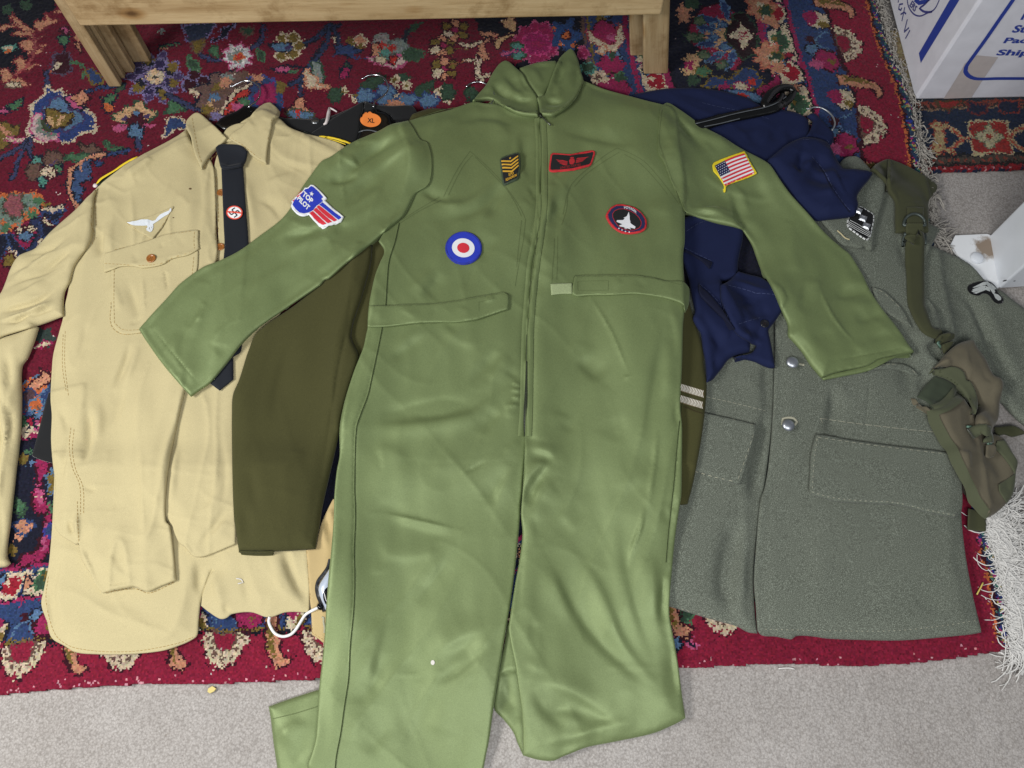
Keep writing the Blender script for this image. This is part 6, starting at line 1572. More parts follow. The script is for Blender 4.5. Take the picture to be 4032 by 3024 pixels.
# folded-under trouser ends first
cloth("trouser_cuff", "G 1668,1276 1750,1245 1870,1205 1990,1168 2100,1140 2150,1300 2150,1659 2150,1900 1760,1900 1722,1659 1700,1510 1682,1360", SATIN, fs_, t=.003, loft=.008, er=.010, res=.006, body=.004, nz=JN, folds=[("G 1700,1500 1850,1400 1960,1420", 5, 14), ("G 1800,1640 1900,1560 1980,1560", -4, 12)], label="folded back end of the left trouser leg")
ribbon("seam", "G 1684,1356 1760,1338 1840,1318 1975,1276", .0012, GDARK, fs_, lift=.0007)
cloth("trouser_fold", "H 1100,760 1088,860 1058,1000 1035,1150 1020,1290 1080,1360 1140,1440 1165,1505 1200,1582 1300,1560 1400,1300 1300,900 1200,700", SATIN, fs_, t=.003, loft=.006, er=.008, res=.006, folds=[("H 1060,1050 1100,1200 1160,1330", -5, 12), ("H 1150,1440 1180,1400 1190,1340", 6, 8)], label="underside of the right trouser leg folded back")
# left half: chest, belly and trouser leg in one
LF = [("B 700,800 830,760 1000,742 1150,785 1230,840", -5, 12), ("B 560,880 700,790 850,740", 3, 14), ("B 600,1335 720,1312 860,1285 1000,1185 1060,1140", 7, 9, 13), ("B 690,1385 900,1330 1030,1215 1110,1150", -5, 12), ("B 560,1190 680,1255 760,1250", -7, 9), ("B 640,1230 720,1290 850,1270", 3, 8),
      ("B 1100,1150 1030,1290 960,1400", -6, 12), ("B 1010,1290 940,1430 900,1560", 3, 14), ("B 1190,830 1205,960 1215,1070 1265,1140", -5, 8), ("B 1235,1150 1260,1220 1290,1290", -4, 6), ("B 1170,820 1150,1000 1180,1100", 3, 8), ("B 1110,900 1060,800 980,760", 3, 14), ("B 1190,1250 1230,1300 1270,1330", 3, 6), ("B 1210,1450 1250,1520 1280,1560", -3, 7), ("B 1050,1480 980,1560 930,1659", -4, 14),
      ("E 700,110 640,220 560,300", -6, 12), ("E 640,90 590,180 480,270", 3, 14), ("E 900,60 860,180 820,260", -2.5, 12), ("E 380,645 480,575 620,465", 4, 10), ("E 370,700 450,620 590,490", -5, 9), ("E 690,440 740,500 860,560 960,560", 3, 14), ("E 700,430 760,470 800,520", -4, 8), ("E 880,870 910,780 960,710 1060,600", -6, 13), ("E 1000,830 1060,700 1140,640", 4, 12), ("E 1080,730 1150,770 1200,790", -4, 6),
      ("E 180,1090 420,1082 640,1060 800,1032 900,1005 1000,930 1080,880 1170,868", 8, 8, 16), ("E 250,1015 450,985 650,950 850,930 940,870", -6, 16), ("E 940,1150 980,1060 1060,970", -6, 12), ("E 1080,920 1110,960 1100,1050", 4, 7), ("E 1120,850 1160,860 1200,850", 3, 4), ("E 1130,900 1160,905 1195,890", 3, 4), ("E 1100,960 1140,955 1185,945", 2.5, 4), ("E 1125,800 1160,820 1200,830", 2.5, 4),
      ("E 270,1250 330,1230 420,1260 480,1330", 3, 16), ("E 1015,1600 1010,1500 1045,1430 1130,1310", -5, 10), ("E 1060,1260 1120,1220 1190,1150", 3, 9), ("E 830,1372 900,1340 980,1290", -2, 4), ("E 620,1300 720,1330 840,1290", 3, 20), ("E 240,1560 400,1600 560,1640", -2, 16),
      ("H 290,75 420,98 560,130 700,162 825,190", 3.2, 3.0, 11), ("H 310,110 500,180 700,230 800,240", -3.5, 18), ("H 300,170 330,260 370,330 480,345 600,330 720,295 800,260", 2.5, 12), ("H 800,300 700,430 610,560 540,690", -4, 12), ("H 720,300 640,430 560,560", 2, 12), ("H 250,430 310,440 320,480", 3, 8), ("H 590,1090 680,1100 780,1060 900,955 1020,880", -6, 13), ("H 560,960 680,910 770,865 900,800 1010,760", 5, 15), ("H 700,1010 830,920 940,840", -2, 9),
      ("H 235,1160 250,1030 290,860 340,700", 4, 12), ("H 190,1300 230,1180 320,1080", -4, 12), ("H 330,900 300,1100 260,1300", -3, 12), ("H 140,1500 180,1350 260,1300", 3, 12), ("H 850,1100 860,1180", -2, 10), ("H 560,1360 700,1400 900,1470", 2, 14), ("H 220,1600 330,1440 440,1380", -3, 14), ("H 900,100 960,300 900,600", 2, 22), ("H 60,60 30,300 0,600", 3, 12), ("E 60,1200 20,1400 0,1659", 3, 10), ("E 120,850 90,1000 70,1150", 4, 9), ("E 200,600 150,800 110,950", -3, 9), ("E 290,200 270,330 260,460", 4, 7), ("E 330,60 300,180", -4, 6)]
SEAM_L = "B 430,1385 405,1500 375,1659 E 368,40 356,160 345,330 320,480 292,620 262,760 235,880 190,1000 165,1080 156,1250 153,1450 158,1659 H 158,100 150,300 154,500 145,700 125,900 115,1100 90,1270 65,1450 40,1580 30,1680"
FLY_L = "B 1262,740 1282,900 1280,1100 1282,1300 1250,1480 1230,1659 E 1228,100 1212,260 1198,420 1190,600 1185,800 1178,1000 1165,1142"
cloth("front_panel", "B 890,632 960,640 1050,652 1150,700 1230,718 1300,716 1345,722 1350,850 1350,1000 1352,1150 1344,1300 1329,1480 1306,1659 E 1306,50 1294,170 1282,300 1270,450 1264,600 1258,900 1250,1020 1235,1142 1215,1250 1200,1400 1192,1500 1184,1600 H 1186,0 1182,80 1172,200 1158,350 1140,500 1120,640 1100,760 1080,880 1060,1000 1040,1130 1020,1260 1005,1370 990,1480 972,1570 955,1659 930,1800 900,2000 -80,2000 -60,1800 G 1912,1659 1935,1570 1960,1480 1972,1340 1980,1200 1990,1100 2008,950 2020,800 2032,600 2045,450 2060,300 2072,150 2080,0 E 22,1600 25,1500 40,1350 58,1250 58,1090 80,960 108,850 150,720 205,580 222,500 232,455 240,320 258,220 282,120 310,50 335,-20 B 300,1500 380,1370 430,1280 470,1150 480,1000 460,900 430,820 440,778 492,752 600,720 750,680",
      SATIN, fs_, t=.005, loft=.005, er=.0045, res=.0046, body=.004, drape=.030, mx=11, nz=JN, fs=.95, ws=1.3, folds=LF + [(SEAM_L, -1.6, 2.2), (FLY_L, -1.2, 2.0)], label="front half on the left, with its trouser leg")
RF = [("B 1400,815 1550,850 1700,880 1830,900 1960,905", -5, 13), ("B 1650,620 1800,690 1950,720 2040,800", 3, 18), ("B 1430,1170 1405,1260 1400,1320 1350,1450", -6, 9), ("B 1440,1230 1425,1330 1390,1480 1400,1600", -5, 12), ("B 1330,1200 1350,1300 1340,1400", 4, 7), ("B 1470,1150 1440,1280", 3, 6), ("B 1430,1040 1400,1120 1390,1180", -4, 10), ("B 1960,1280 2050,1330 2150,1350", 4, 18), ("B 2100,900 2060,960", -3, 8), ("B 1480,1000 1600,1080 1700,1100", 2, 16),
      ("E 1330,40 1310,180 1290,300", -4, 8), ("E 1400,20 1420,120", 3, 8), ("E 1540,640 1580,700 1640,760 1700,815", -6, 13), ("E 1470,560 1560,600 1640,640", 3, 16), ("E 1600,260 1680,390 1750,520 1810,660 1862,770", 2.4, 3.2), ("E 1862,770 1840,780 1825,800", 1.6, 3), ("E 2080,400 2060,550 2020,800 1990,1000 1985,1250", -6, 14), ("E 2120,500 2100,750 2090,950", 5, 12), ("E 1960,1659 1990,1450 2020,1250 2035,1050", 3.5, 5), ("E 1420,1045 1480,1080 1540,1110", -4, 12), ("E 1330,1010 1420,1020 1520,1060", 3, 10),
      ("E 1225,1220 1300,1222 1360,1245 1415,1290", 6, 8), ("E 1225,1290 1300,1280 1360,1300 1400,1330", -6, 8), ("E 1200,1500 1240,1400 1300,1330 1390,1285", 6, 9), ("E 1200,1600 1240,1570 1260,1470 1320,1390 1385,1405", -8, 9), ("E 1300,1560 1350,1480 1400,1440", 4, 10), ("E 1220,1140 1300,1180 1380,1180", -3, 8), ("E 1450,1420 1520,1540 1600,1640", 2, 18), ("E 1750,1000 1800,1100 1750,1200", -3, 20), ("E 1700,1450 1900,1400 2000,1350", 3, 20), ("E 2130,1620 2160,1580 2190,1560", -5, 6), ("E 2100,300 2160,500 2160,700", 4, 9), ("E 2170,900 2150,1000 2160,1100", -4, 6),
      ("H 1440,250 1530,370 1620,480 1700,640 1800,880 1950,1080 2100,1250", 6, 12), ("H 1370,390 1440,500 1530,690 1680,880 1900,1080 2050,1180", -6, 12), ("H 1340,380 1450,620 1560,800", 4, 10), ("H 1850,0 1835,150 1830,320 1880,560 1960,820 2050,1060", -6, 14), ("H 1955,0 1920,180 1870,330 1850,460", 4, 5), ("H 1980,300 2000,520 2010,760", 4, 13), ("H 2080,440 2068,560 2058,660 2066,800", -7, 7), ("H 2100,420 2090,560 2085,640", 5, 6), ("H 2090,40 2080,160", -4, 7), ("H 1220,780 1290,790 1340,770", -4, 10), ("H 1240,60 1230,300 1210,560 1210,800", 4, 10), ("H 1300,330 1290,200 1260,60", -3, 10),
      ("H 1210,1090 1380,1130 1540,1200 1800,1360 1970,1380", 5, 12), ("H 1270,1130 1320,1270 1440,1380 1500,1400", -5, 12), ("H 1310,1310 1420,1290 1540,1310 1650,1400", -5, 12), ("H 1400,1490 1520,1480 1650,1420 1800,1398 1950,1395", 6, 12), ("H 1250,1500 1400,1540 1560,1500 1750,1450", -4, 12), ("H 2110,900 2140,1100 2150,1250", -5, 9), ("H 1200,980 1280,1030 1350,1050", 3, 8), ("H 1620,1230 1700,1320 1740,1390", -2, 12), ("H 1420,60 1500,150 1560,200", 3, 12)]
SEAM_R = "E 2195,900 2178,1010 2165,1130 2150,1300 2140,1420 2125,1659 H 2120,60 2105,200 2090,380"
cloth("front_panel", "B 1300,716 1380,720 1450,682 1530,602 1575,500 1600,508 1700,548 1800,580 1950,622 2070,650 2120,668 2160,750 2160,900 2180,1000 2200,1150 2206,1280 2206,1350 2206,1500 2206,1659 E 2196,0 2200,160 2205,330 2196,450 2190,700 2182,850 2180,950 2190,1050 2192,1100 2190,1300 2186,1500 2186,1659 H 2180,0 2150,200 2130,400 2112,640 2110,720 I 10,720 25,800 40,880 60,1000 85,1200 107,1350 0,1402 H 2150,1385 2090,1412 2050,1430 1980,1452 1900,1470 1750,1500 1600,1530 1500,1568 1440,1592 1390,1614 1300,1610 1200,1582 1196,1500 1196,1440 1193,1370 1188,1300 1168,1150 1150,1020 1126,900 1110,800 1116,740 1150,520 1180,350 1196,200 1196,70 E 1187,1620 1190,1560 1195,1500 1202,1400 1209,1250 1212,1142 1216,1020 1221,900 1223,600 1229,450 1241,300 1254,170 1266,50 1266,0 B 1268,1659 1290,1480 1304,1300 1312,1150 1310,1000 1310,850",
      SATIN, fs_, t=.005, loft=.005, er=.0045, res=.0046, body=.004, drape=.030, mx=11, nz=JN, flush=(("B 1300,716 1310,1000 1304,1300 1266,1659 E 1254,170 1241,300 1229,450 1223,600 1221,900 1216,1020 1212,1142", .022),), fs=.95, ws=1.3, folds=RF + [(SEAM_R, -1.6, 2.2), ("B 1342,780 1350,1000 1348,1300 1330,1500 1315,1659 E 1300,60 1285,300 1268,600 1262,900 1255,1080 1240,1145 1214,1145", -1.2, 2.0)], label="front half on the right, with its trouser leg")
# sleeves
SLF = [("d 0,655 150,620 300,580 480,540 640,522", -9, 9), ("d 500,72 600,70 680,62 850,12", -8, 8), ("d 0,745 200,700 400,640 600,545 800,430 1000,330 1250,200", 7, 22), ("d 30,520 250,480 420,440", 4, 14), ("d 640,330 800,260 900,160 1050,60", -5, 14), ("d 700,370 900,250 1100,130", 4, 14), ("d 550,600 640,560 700,480", -4, 12), ("D 1090,690 1130,560 1180,430 1280,260", -4, 14), ("D 1200,560 1250,420 1330,300", 3, 12), ("D 1270,200 1300,130 1330,80", -4, 12), ("D 1350,640 1380,620 1400,560", -4, 12), ("B 0,1150 100,1100 220,1010 340,940 480,880", -7, 10), ("B 30,1090 150,1010 280,920 460,830", 4, 12), ("B 60,1200 250,1100 450,960 560,900", 5, 12), ("d 1000,560 1100,450 1200,360 1300,240", -4, 14), ("B 300,830 400,790 480,770", 3, 8), ("D 1500,300 1700,150 1900,60", 4, 16)]
cloth("sleeve", "B 485,747 400,768 300,815 130,890 0,975 A 2000,1002 1930,1090 1880,1160 1840,1230 1800,1300 1760,1350 1700,1400 1590,1480 1480,1560 1360,1620 1260,1659 D 1120,180 1050,255 1000,310 925,390 860,465 900,530 1000,672 1090,780 1185,886 1240,845 1305,800 1400,690 1500,560 1590,470 1770,340 1990,190 d 460,1041 500,1030 670,882 830,760 1000,620 1110,520 1210,440 1270,385 1310,320 1360,220 1400,150 1500,82 1540,32 B 628,1085 632,1020 628,960 612,900 600,878 560,862 515,790",
      SATIN, fs_, t=.003, loft=.007, er=.007, res=.0048, body=.005, drape=.024, mx=2, nz=JN, flush=("B 485,747 515,790 560,862 600,878 628,960 632,1020 628,1085 600,1160",), fs=.95, ws=1.3, folds=SLF + [("D 905,410 960,475 1030,560 1120,670 1190,755 1258,830", -1.3, 2)], label="sleeve on the left carrying the winged pilot patch")
SRF = [("Q 170,160 230,270 300,380 430,520 500,610 560,690", -12, 9, 13), ("Q 340,400 440,520 520,600 600,690", 5, 9), ("Q 140,200 160,350 220,500", 4, 14), ("Q 400,420 600,520 800,600", 5, 20), ("Q 715,920 760,1020 785,1100 830,1290 C 480,1450 560,1580", -9, 11), ("Q 770,930 850,1080 900,1240", 5, 12), ("Q 150,600 180,750 260,960", 4, 14), ("Q 300,1150 420,1165 600,1172 780,1215", 6, 6), ("Q 340,1185 500,1210 700,1230", -4, 6), ("Q 620,980 690,1080 720,1160", -4, 12), ("Q 130,640 200,820 270,1010", -4, 10), ("Q 950,700 1060,860 1160,1000", 4, 18), ("Q 900,880 1000,1000 1100,1180", -3, 16), ("C 100,1310 200,1350 300,1365", -4, 8),
       ("F 910,200 950,300 1000,400 1060,480 1180,600", 3, 4), ("F 1000,265 1100,270 1250,235", -6, 12), ("F 1050,210 1180,190 1260,170", 4, 12), ("F 1130,430 1230,410 1350,370", -6, 12), ("F 1100,340 1220,330 1300,300", 4, 12), ("F 790,400 830,300 850,180", -5, 12), ("F 860,340 900,260 900,150", 3, 12), ("F 850,560 950,520 1040,500", -4, 12), ("F 1200,560 1320,520 1440,500", -4, 10), ("F 1100,560 1180,600 1240,580", 3, 9), ("F 780,540 850,610 900,690", -3, 8), ("F 640,60 760,100 860,90", 3, 18), ("F 930,700 1100,660 1300,620 1480,590", -1.5, 2.2)]
cloth("cuff_lining", "F 950,770 1000,745 1100,725 1230,690 1300,650 1400,628 1525,612 1400,650 1330,685 1240,728 1100,758 965,785", GDARK if False else SATIN, fs_, t=.003, loft=.004, er=.004, res=.004, label="inside of the open cuff")
cloth("sleeve", "C -5,632 20,640 60,668 130,720 240,800 310,840 380,880 480,940 600,1000 640,1032 670,1075 700,1120 760,1200 880,1332 980,1450 1080,1540 1185,1659 F 1130,0 1200,110 1260,230 1340,350 1440,480 1490,560 1530,610 1500,618 1400,630 1310,650 1240,690 1100,722 1010,745 950,772 905,720 880,690 830,610 770,540 745,510 742,440 700,340 640,200 580,100 530,0 C 545,1590 520,1520 480,1450 455,1422 300,1388 200,1355 102,1312 95,1270 60,1200 20,1130 0,1080 -30,1000 -60,950 -65,900 -58,750 -45,660 -25,640",
      SATIN, fs_, t=.003, loft=.007, er=.007, res=.0048, body=.005, drape=.024, mx=2, nz=JN, flush=("C -5,632 -45,660 -65,900 -60,950 0,1080 60,1200 100,1310",), fs=.95, ws=1.25, folds=SRF, label="sleeve on the right carrying the flag patch")
# collar
cloth("collar_inner", "B 1170,425 1230,405 1290,388 1350,380 1405,378 1440,420 1400,500 1350,570 1335,610 1290,620 1230,540 1190,480", SATIN, fs_, t=.004, loft=.012, er=.012, res=.005, folds=[("B 1200,440 1280,430 1380,440", -5, 8), ("B 1240,430 1290,500 1320,570", 4, 10)], label="inside back of the collar")
cloth("collar_leaf", "B 885,632 920,585 960,540 985,500 1000,470 1025,430 1050,397 1070,384 1095,378 1115,385 1130,397 1160,425 1185,445 1205,465 1225,505 1260,560 1290,602 1296,640 1298,690 1295,722 1230,720 1180,712 1140,695 1060,650 1000,618 940,618", SATIN, fs_, t=.005, loft=.008, er=.006, res=.0045, nz=[(.6, 73, .02, .03, .4)],
      folds=[("B 1050,480 1110,560 1160,610 1260,640", 6, 12), ("B 1000,520 1060,600 1150,650", -7, 10), ("B 1180,470 1210,540 1270,610", -5, 8), ("B 1120,620 1190,650 1280,640", -6, 8), ("B 1130,600 1200,600 1260,590", 4, 8), ("B 940,600 1000,560 1040,500", 4, 9), ("B 1120,420 1160,480 1170,540", 4, 10)], label="left leaf of the stand up collar")
cloth("collar_leaf", "B 1285,605 1330,592 1345,560 1365,505 1385,450 1402,410 1420,370 1440,345 1460,326 1480,310 1500,300 1515,315 1530,342 1545,380 1556,425 1565,460 1576,495 1555,550 1530,602 1490,650 1450,684 1415,706 1380,722 1340,720 1305,714 1300,660", SATIN, fs_, t=.005, loft=.008, er=.006, res=.0045, nz=[(.6, 74, .02, .03, .4)],
      folds=[("B 1380,520 1420,560 1410,620 1340,650", 5, 9), ("B 1480,360 1500,440 1470,520 1420,600", 6, 14), ("B 1440,420 1430,500 1390,560", -6, 9), ("B 1320,640 1400,660 1460,660", -7, 9), ("B 1320,690 1400,690 1450,670", 5, 6), ("B 1530,420 1540,500 1510,580", -4, 8)], label="right leaf of the stand up collar")
# fly and zip
ribbon("fly_strip", "B 1322,735 1330,900 1332,1100 1328,1300 1305,1500 1290,1659 E 1285,60 1268,200 1255,330 1245,480 1242,700 1238,950 1233,1135", [.0130, .0130, .0130, .0125, .012, .012, .0125, .0125, .012], SATIN, fs_, lift=.0016, arch=.0022, nx=6)
ribbon("fly_strip", "B 1284,740 1294,900 1293,1100 1292,1300 1268,1500 1246,1659 E 1240,60 1228,200 1218,330 1208,480 1203,700 1198,950 1186,1135", [.0105, .0105, .010, .010, .010, .0105, .011, .0115, .011], SATIN, fs_, lift=.0014, arch=.0020, nx=6)
ZIPD = plain("zip_tape", (30, 36, 22), .8); ZIPM = plain("zip_teeth", (108, 112, 104), .4, metal=.8)
ribbon("zip_tape", "E 1224,500 1222,600 1219,800 1217,900 1214,960 1211,1030 1210,1110 1211,1135", [.0016, .0016, .002, .003, .0052, .006, .0045, .001], ZIPD, fs_, lift=.0040)
ribbon("zip_teeth", "E 1218,860 1217,920 1213,980 1211,1040 1211,1105", [.001, .0016, .0034, .0036, .002], ZIPM, fs_, lift=.0048, dash=(1, 1), step=3, arch=.001)
ribbon("zip_tape", "B 1303,700 1308,740 1312,900 1312,1100 1310,1300 1287,1500 1268,1659 E 1262,60 1248,200 1237,330 1226,500", .0009, GDARK, fs_, lift=.0036)
tube("zip_pull", [on_heap(px(s), .007)[0] for s in ("B 1318,726", "B 1335,745", "B 1352,762", "B 1370,778")], [.0018, .0014, .0012, .002], ZIPM, fs_)
tube("zip_slider", [on_heap(px(s), .006)[0] for s in ("B 1304,695", "B 1308,715", "B 1314,735")], [.002, .004, .0025], plain("zip_slider", (40, 44, 34), .4, metal=.6), fs_)
# seams of the chest pockets and shoulders
for s in ("B 705,1225 750,1130 800,1040 870,940", "B 735,1215 780,1120 830,1030 885,965", "B 870,940 960,1020 1050,1110 1120,1200 1180,1290 1215,1362", "B 900,975 1000,1075 1090,1170 1150,1260 1190,1345", "B 1215,1362 1200,1500 1185,1659 E 1180,20 1150,200", "B 1190,1370 1175,1500 1160,1659", "B 430,1390 560,1310 690,1245", "B 440,1370 570,1290 680,1225",
          "B 1785,920 1720,960 1640,1020 1560,1085 1500,1150 1480,1200 1470,1300 1440,1400", "B 1800,945 1680,1020 1580,1095 1520,1160", "B 1785,920 1880,960 1960,1010 2050,1110 2120,1200 2170,1270", "B 1830,960 1920,1010 2010,1100 2100,1210", "B 1395,1480 1390,1600 E 1385,60 1378,180", "B 1415,1470 1412,1659 E 1408,160",
          "c 1090,570 1050,650 1030,750 1000,900"):
    ribbon("seam", s, .0010, GDARK, fs_, lift=.0007, step=6)
for s in ("B 490,755 530,810 560,862 600,880 622,930 632,1000 630,1080 610,1150", "B 2066,655 2055,740 2046,880 2070,955 2110,1080 2175,1265", "B 890,630 1000,617 1060,652 1150,702 1220,718 1300,718", "B 1305,716 1380,722 1450,684 1530,604 1576,498", "B 492,755 600,715 720,680 830,660 900,630", "C 100,1310 60,1200 10,1100 -40,960"):
    ribbon("armhole_seam", s, .0018, GDARK, fs_, lift=.0008, step=6)
DSEAM = cloth_mat("dark_green_seam", (46, 56, 28), var=.05, rough=.9)  # darker green for the ribbons along the side seams
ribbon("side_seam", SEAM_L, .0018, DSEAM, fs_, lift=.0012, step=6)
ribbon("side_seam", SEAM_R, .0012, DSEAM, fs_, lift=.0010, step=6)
# waist tabs
cloth("waist_tab", "E 240,320 350,320 500,312 650,308 780,290 900,268 1000,250 1060,240 1085,238 1110,255 1112,300 1105,345 1060,358 980,385 900,410 780,425 650,425 500,435 350,452 232,455 234,390", SATIN, fs_, t=.004, loft=.003, er=.003, res=.004, drape=.010, nz=[(.5, 76, .02, .02, .3)], folds=[("E 950,300 1000,290 1030,270", 2.5, 5), ("E 420,340 500,380 560,420", 2, 8), ("E 660,330 640,400", -2, 6), ("E 780,330 850,360 860,400", 2, 8), ("E 300,340 310,440", 2, 10)], label="waist tab on the left")
for s in ("E 245,326 500,320 780,298 1060,248 1100,262", "E 236,446 500,428 780,416 900,402 1100,340", "E 925,300 925,355", "E 925,300 1020,275"): ribbon("seam", s, .0009, GDARK, fs_, lift=.0006, step=6)
cloth("velcro_strip", "E 1370,185 1440,182 1506,180 1506,248 1440,248 1375,255", cloth_mat("velcro", (150, 162, 122), var=.1, speck=.3, speckscale=900, rough=1), fs_, t=.002, loft=.002, er=.003, res=.004)
cloth("waist_tab", "E 1522,136 1600,132 1750,130 1900,132 2000,145 2100,168 2212,188 F 85,170 125,205 132,240 125,320 105,362 95,340 E 2200,318 2160,298 2050,268 1900,248 1750,255 1600,258 1530,264 1506,250 1510,190", SATIN, fs_, t=.004, loft=.003, er=.003, res=.004, drape=.010, nz=[(.5, 77, .02, .02, .3)], folds=[("E 1760,150 1800,190 1770,240", 2.5, 7), ("E 1900,150 1950,200 1940,240", -2, 8), ("E 2080,190 2150,250", 2, 10), ("E 1640,200 1720,200", 1.5, 12)], label="waist tab on the right")
for s in ("E 1522,144 1750,138 1980,150 2205,195", "E 1512,244 1750,247 1900,240 2050,260 2200,308", "E 1540,170 1730,165 1730,225 1540,228 1540,170"): ribbon("seam", s, .0009, GDARK, fs_, lift=.0006, step=6)
# ------------------------------------------------------------------ patches
def patch(outline, mat, label, t=.002, border=True):
    o = cloth("patch", outline, mat, fs_, t=t, loft=.0018, er=.0022, res=.003, drape=.006, label=label)
    if not border: return o
    q = px(outline) if isinstance(outline, str) else outline
    c = q.mean(0); q = c + (q - c) * .965; q = np.concatenate([q, q[:1]])
    ribbon("stitched_border", q, .0034, mat, o, lift=.0006, arch=.0011, nx=4, step=6)
    return o
PBLUE = plain("patch_blue", (32, 52, 178), .75, var=.08, vs=500); PWHITE = plain("patch_white", (226, 228, 232), .75, var=.04, vs=500); PRED = plain("patch_red", (206, 42, 58), .75, var=.08, vs=500)
PBLACK = plain("patch_black", (20, 22, 24), .8, var=.1, vs=500); PGOLD = plain("patch_gold", (214, 166, 52), .7, var=.1, vs=500); PRIM = plain("patch_red_edge", (190, 40, 46), .8, var=.15, vs=900, bstr=.4, bscale=1500)
PDGR = plain("patch_green_edge", (60, 74, 56), .85, var=.15, vs=900, bstr=.4, bscale=1500); PNAVY = plain("patch_navy", (30, 34, 78), .8, var=.1, vs=500); PYEL = plain("patch_yellow", (226, 204, 38), .75, var=.1, vs=700, bstr=.4, bscale=1500)
PDRED = plain("patch_dull_red", (150, 34, 38), .8, var=.1, vs=500); PEDGE = plain("patch_blue_edge", (30, 44, 150), .8, var=.15, vs=900, bstr=.4, bscale=1500)
# roundel
rp = patch(np.array([px("d 1888,718")[0] + [72 * math.cos(a) * 1.0, 64.5 * math.sin(a)] for a in np.linspace(0, 2 * math.pi, 36, endpoint=False)]), PEDGE, "round patch of a blue white and red roundel")
rfm = Frame(px("d 1888,718")[0], px("d 2072,728")[0], px("d 1890,550")[0])
decal("blue_ring", rfm, [oval(0, 0, .93, .93, 44)], PBLUE, rp, .0006); decal("white_ring", rfm, [oval(-.02, .0, .63, .58, 40)], PWHITE, rp, .0011); decal("red_centre", rfm, [oval(-.02, .0, .34, .31, 32)], PRED, rp, .0016)
# rank patch, ILFO SQUADRON
sp_ = patch("c 222,205 240,188 330,155 420,128 450,128 462,145 468,200 470,270 462,360 455,430 430,462 360,495 290,528 270,534 255,515 245,440 232,330 222,250", PDGR, "black rank patch with gold chevrons left of the zip")
decal("patch_field", None, [px("c 236,215 250,200 340,165 430,142 448,150 456,260 446,400 430,440 350,475 290,510 272,512 258,440 244,320")], PBLACK, sp_, .0008)
for k, (ya_, yb_) in enumerate(((226, 172), (268, 212), (308, 250), (350, 288))):
    o1 = 232 + k * 6; m1 = 350 + k * 4; e1_ = 442 + k * 2
    decal("gold_chevron", None, [px("c %d,%d %d,%d %d,%d %d,%d %d,%d %d,%d" % (o1, ya_, m1, ya_ + 2, e1_, yb_ - 10, e1_ + 2, yb_ + 8, m1 + 4, ya_ + 22, o1 + 2, ya_ + 20))], PGOLD, sp_, .0013)
stf = Frame(px("c 343,197")[0], px("c 358,195")[0], px("c 345,181")[0]); decal("gold_star", stf, [star(0, 0, 1.1)], PGOLD, sp_, .0013, .0015)
word("ILFO", "c 326,420", "c 388,398", "c 324,384", PGOLD, sp_, .0014, .03); word("SQUADRON", "c 288,490", "c 426,428", "c 286,452", PGOLD, sp_, .0014, .03)
# name patch with wings, UNITED STATES
np_ = patch("c 848,150 870,134 960,142 1090,150 1200,130 1300,112 1380,102 1400,112 1402,135 1385,190 1365,250 1345,280 1310,295 1200,325 1120,345 1000,355 860,366 830,358 824,340 832,260", PRIM, "black name patch with red wings right of the zip")
decal("patch_field", None, [px("c 866,165 884,152 1000,158 1090,166 1200,148 1368,120 1380,130 1366,190 1340,262 1320,275 1120,325 1000,336 860,344 848,335 852,260")], PBLACK, np_, .0008)
WINGR = plain("wing_red", (176, 36, 44), .8, var=.1, vs=500)
decal("wing_emblem", None, [px("c 1075,232 1090,205 1110,198 1140,205 1148,235 1140,260 1112,278 1085,270")], WINGR, np_, .0013, .002)
wl = [px("c 912,213 960,222 1000,222 1060,240 1058,250 990,236 930,226"), px("c 930,232 990,240 1058,254 1056,262 990,252 945,245"), px("c 950,252 1000,258 1056,266 1054,274 1000,270 965,264"), px("c 975,272 1020,272 1054,278 1050,286 1010,284"),
      px("c 1162,215 1180,195 1240,190 1328,178 1290,195 1200,208"), px("c 1160,225 1200,212 1290,198 1280,208 1210,222 1165,236"), px("c 1160,240 1210,226 1270,214 1262,224 1215,236 1164,248"), px("c 1158,252 1215,240 1250,230 1240,240 1200,250 1160,260"), px("c 1085,190 1110,182 1140,186 1130,198 1100,198")]
decal("wing_emblem", None, wl, WINGR, np_, .0013, .002)
word("UNITED STATES", "c 965,332", "c 1222,292", "c 966,304", PDRED, np_, .0014, .01)
# aircraft patch, VOYAGER
vc = px("c 1790,955")[0]
vp = patch(px("c 1545,880 1570,840 1610,800 1660,776 1720,770 1800,782 1880,806 1950,850 2005,905 2040,960 2048,1020 2035,1070 1990,1110 1900,1132 1800,1138 1720,1122 1640,1075 1580,1010 1545,950 1532,915"), PRIM, "oval patch with a white jet aircraft on the chest")
decal("navy_ring", None, [px("c 1560,900 1600,835 1660,795 1730,790 1820,804 1900,835 1970,885 2015,955 2022,1020 2008,1065 1960,1098 1880,1114 1790,1116 1720,1100 1650,1055 1600,1000 1570,950")], PNAVY, vp, .0008)
decal("thin_ring", None, [px("c 1614,890 1640,852 1690,828 1750,824 1830,846 1900,885 1950,935 1978,990 1975,1035 1950,1070 1890,1095 1820,1100 1740,1080 1680,1040 1640,985 1618,935")], WINGR, vp, .0012)
decal("black_disc", None, [px("c 1620,893 1644,858 1692,835 1750,831 1826,852 1895,891 1943,940 1970,992 1967,1031 1944,1063 1886,1088 1820,1093 1744,1074 1686,1035 1647,982 1625,935")], PBLACK, vp, .0016)
decal("jet_emblem", None, [px("c 1820,865 1830,920 1832,970 1842,985 1834,992 1850,1015 1903,1050 1895,1076 1830,1060 1848,1085 1800,1070 1790,1080 1785,1062 1775,1085 1765,1058 1710,1048 1700,1035 1740,1020 1668,990 1672,970 1750,968 1770,945 1752,942 1795,920")], PWHITE, vp, .0022, .003)
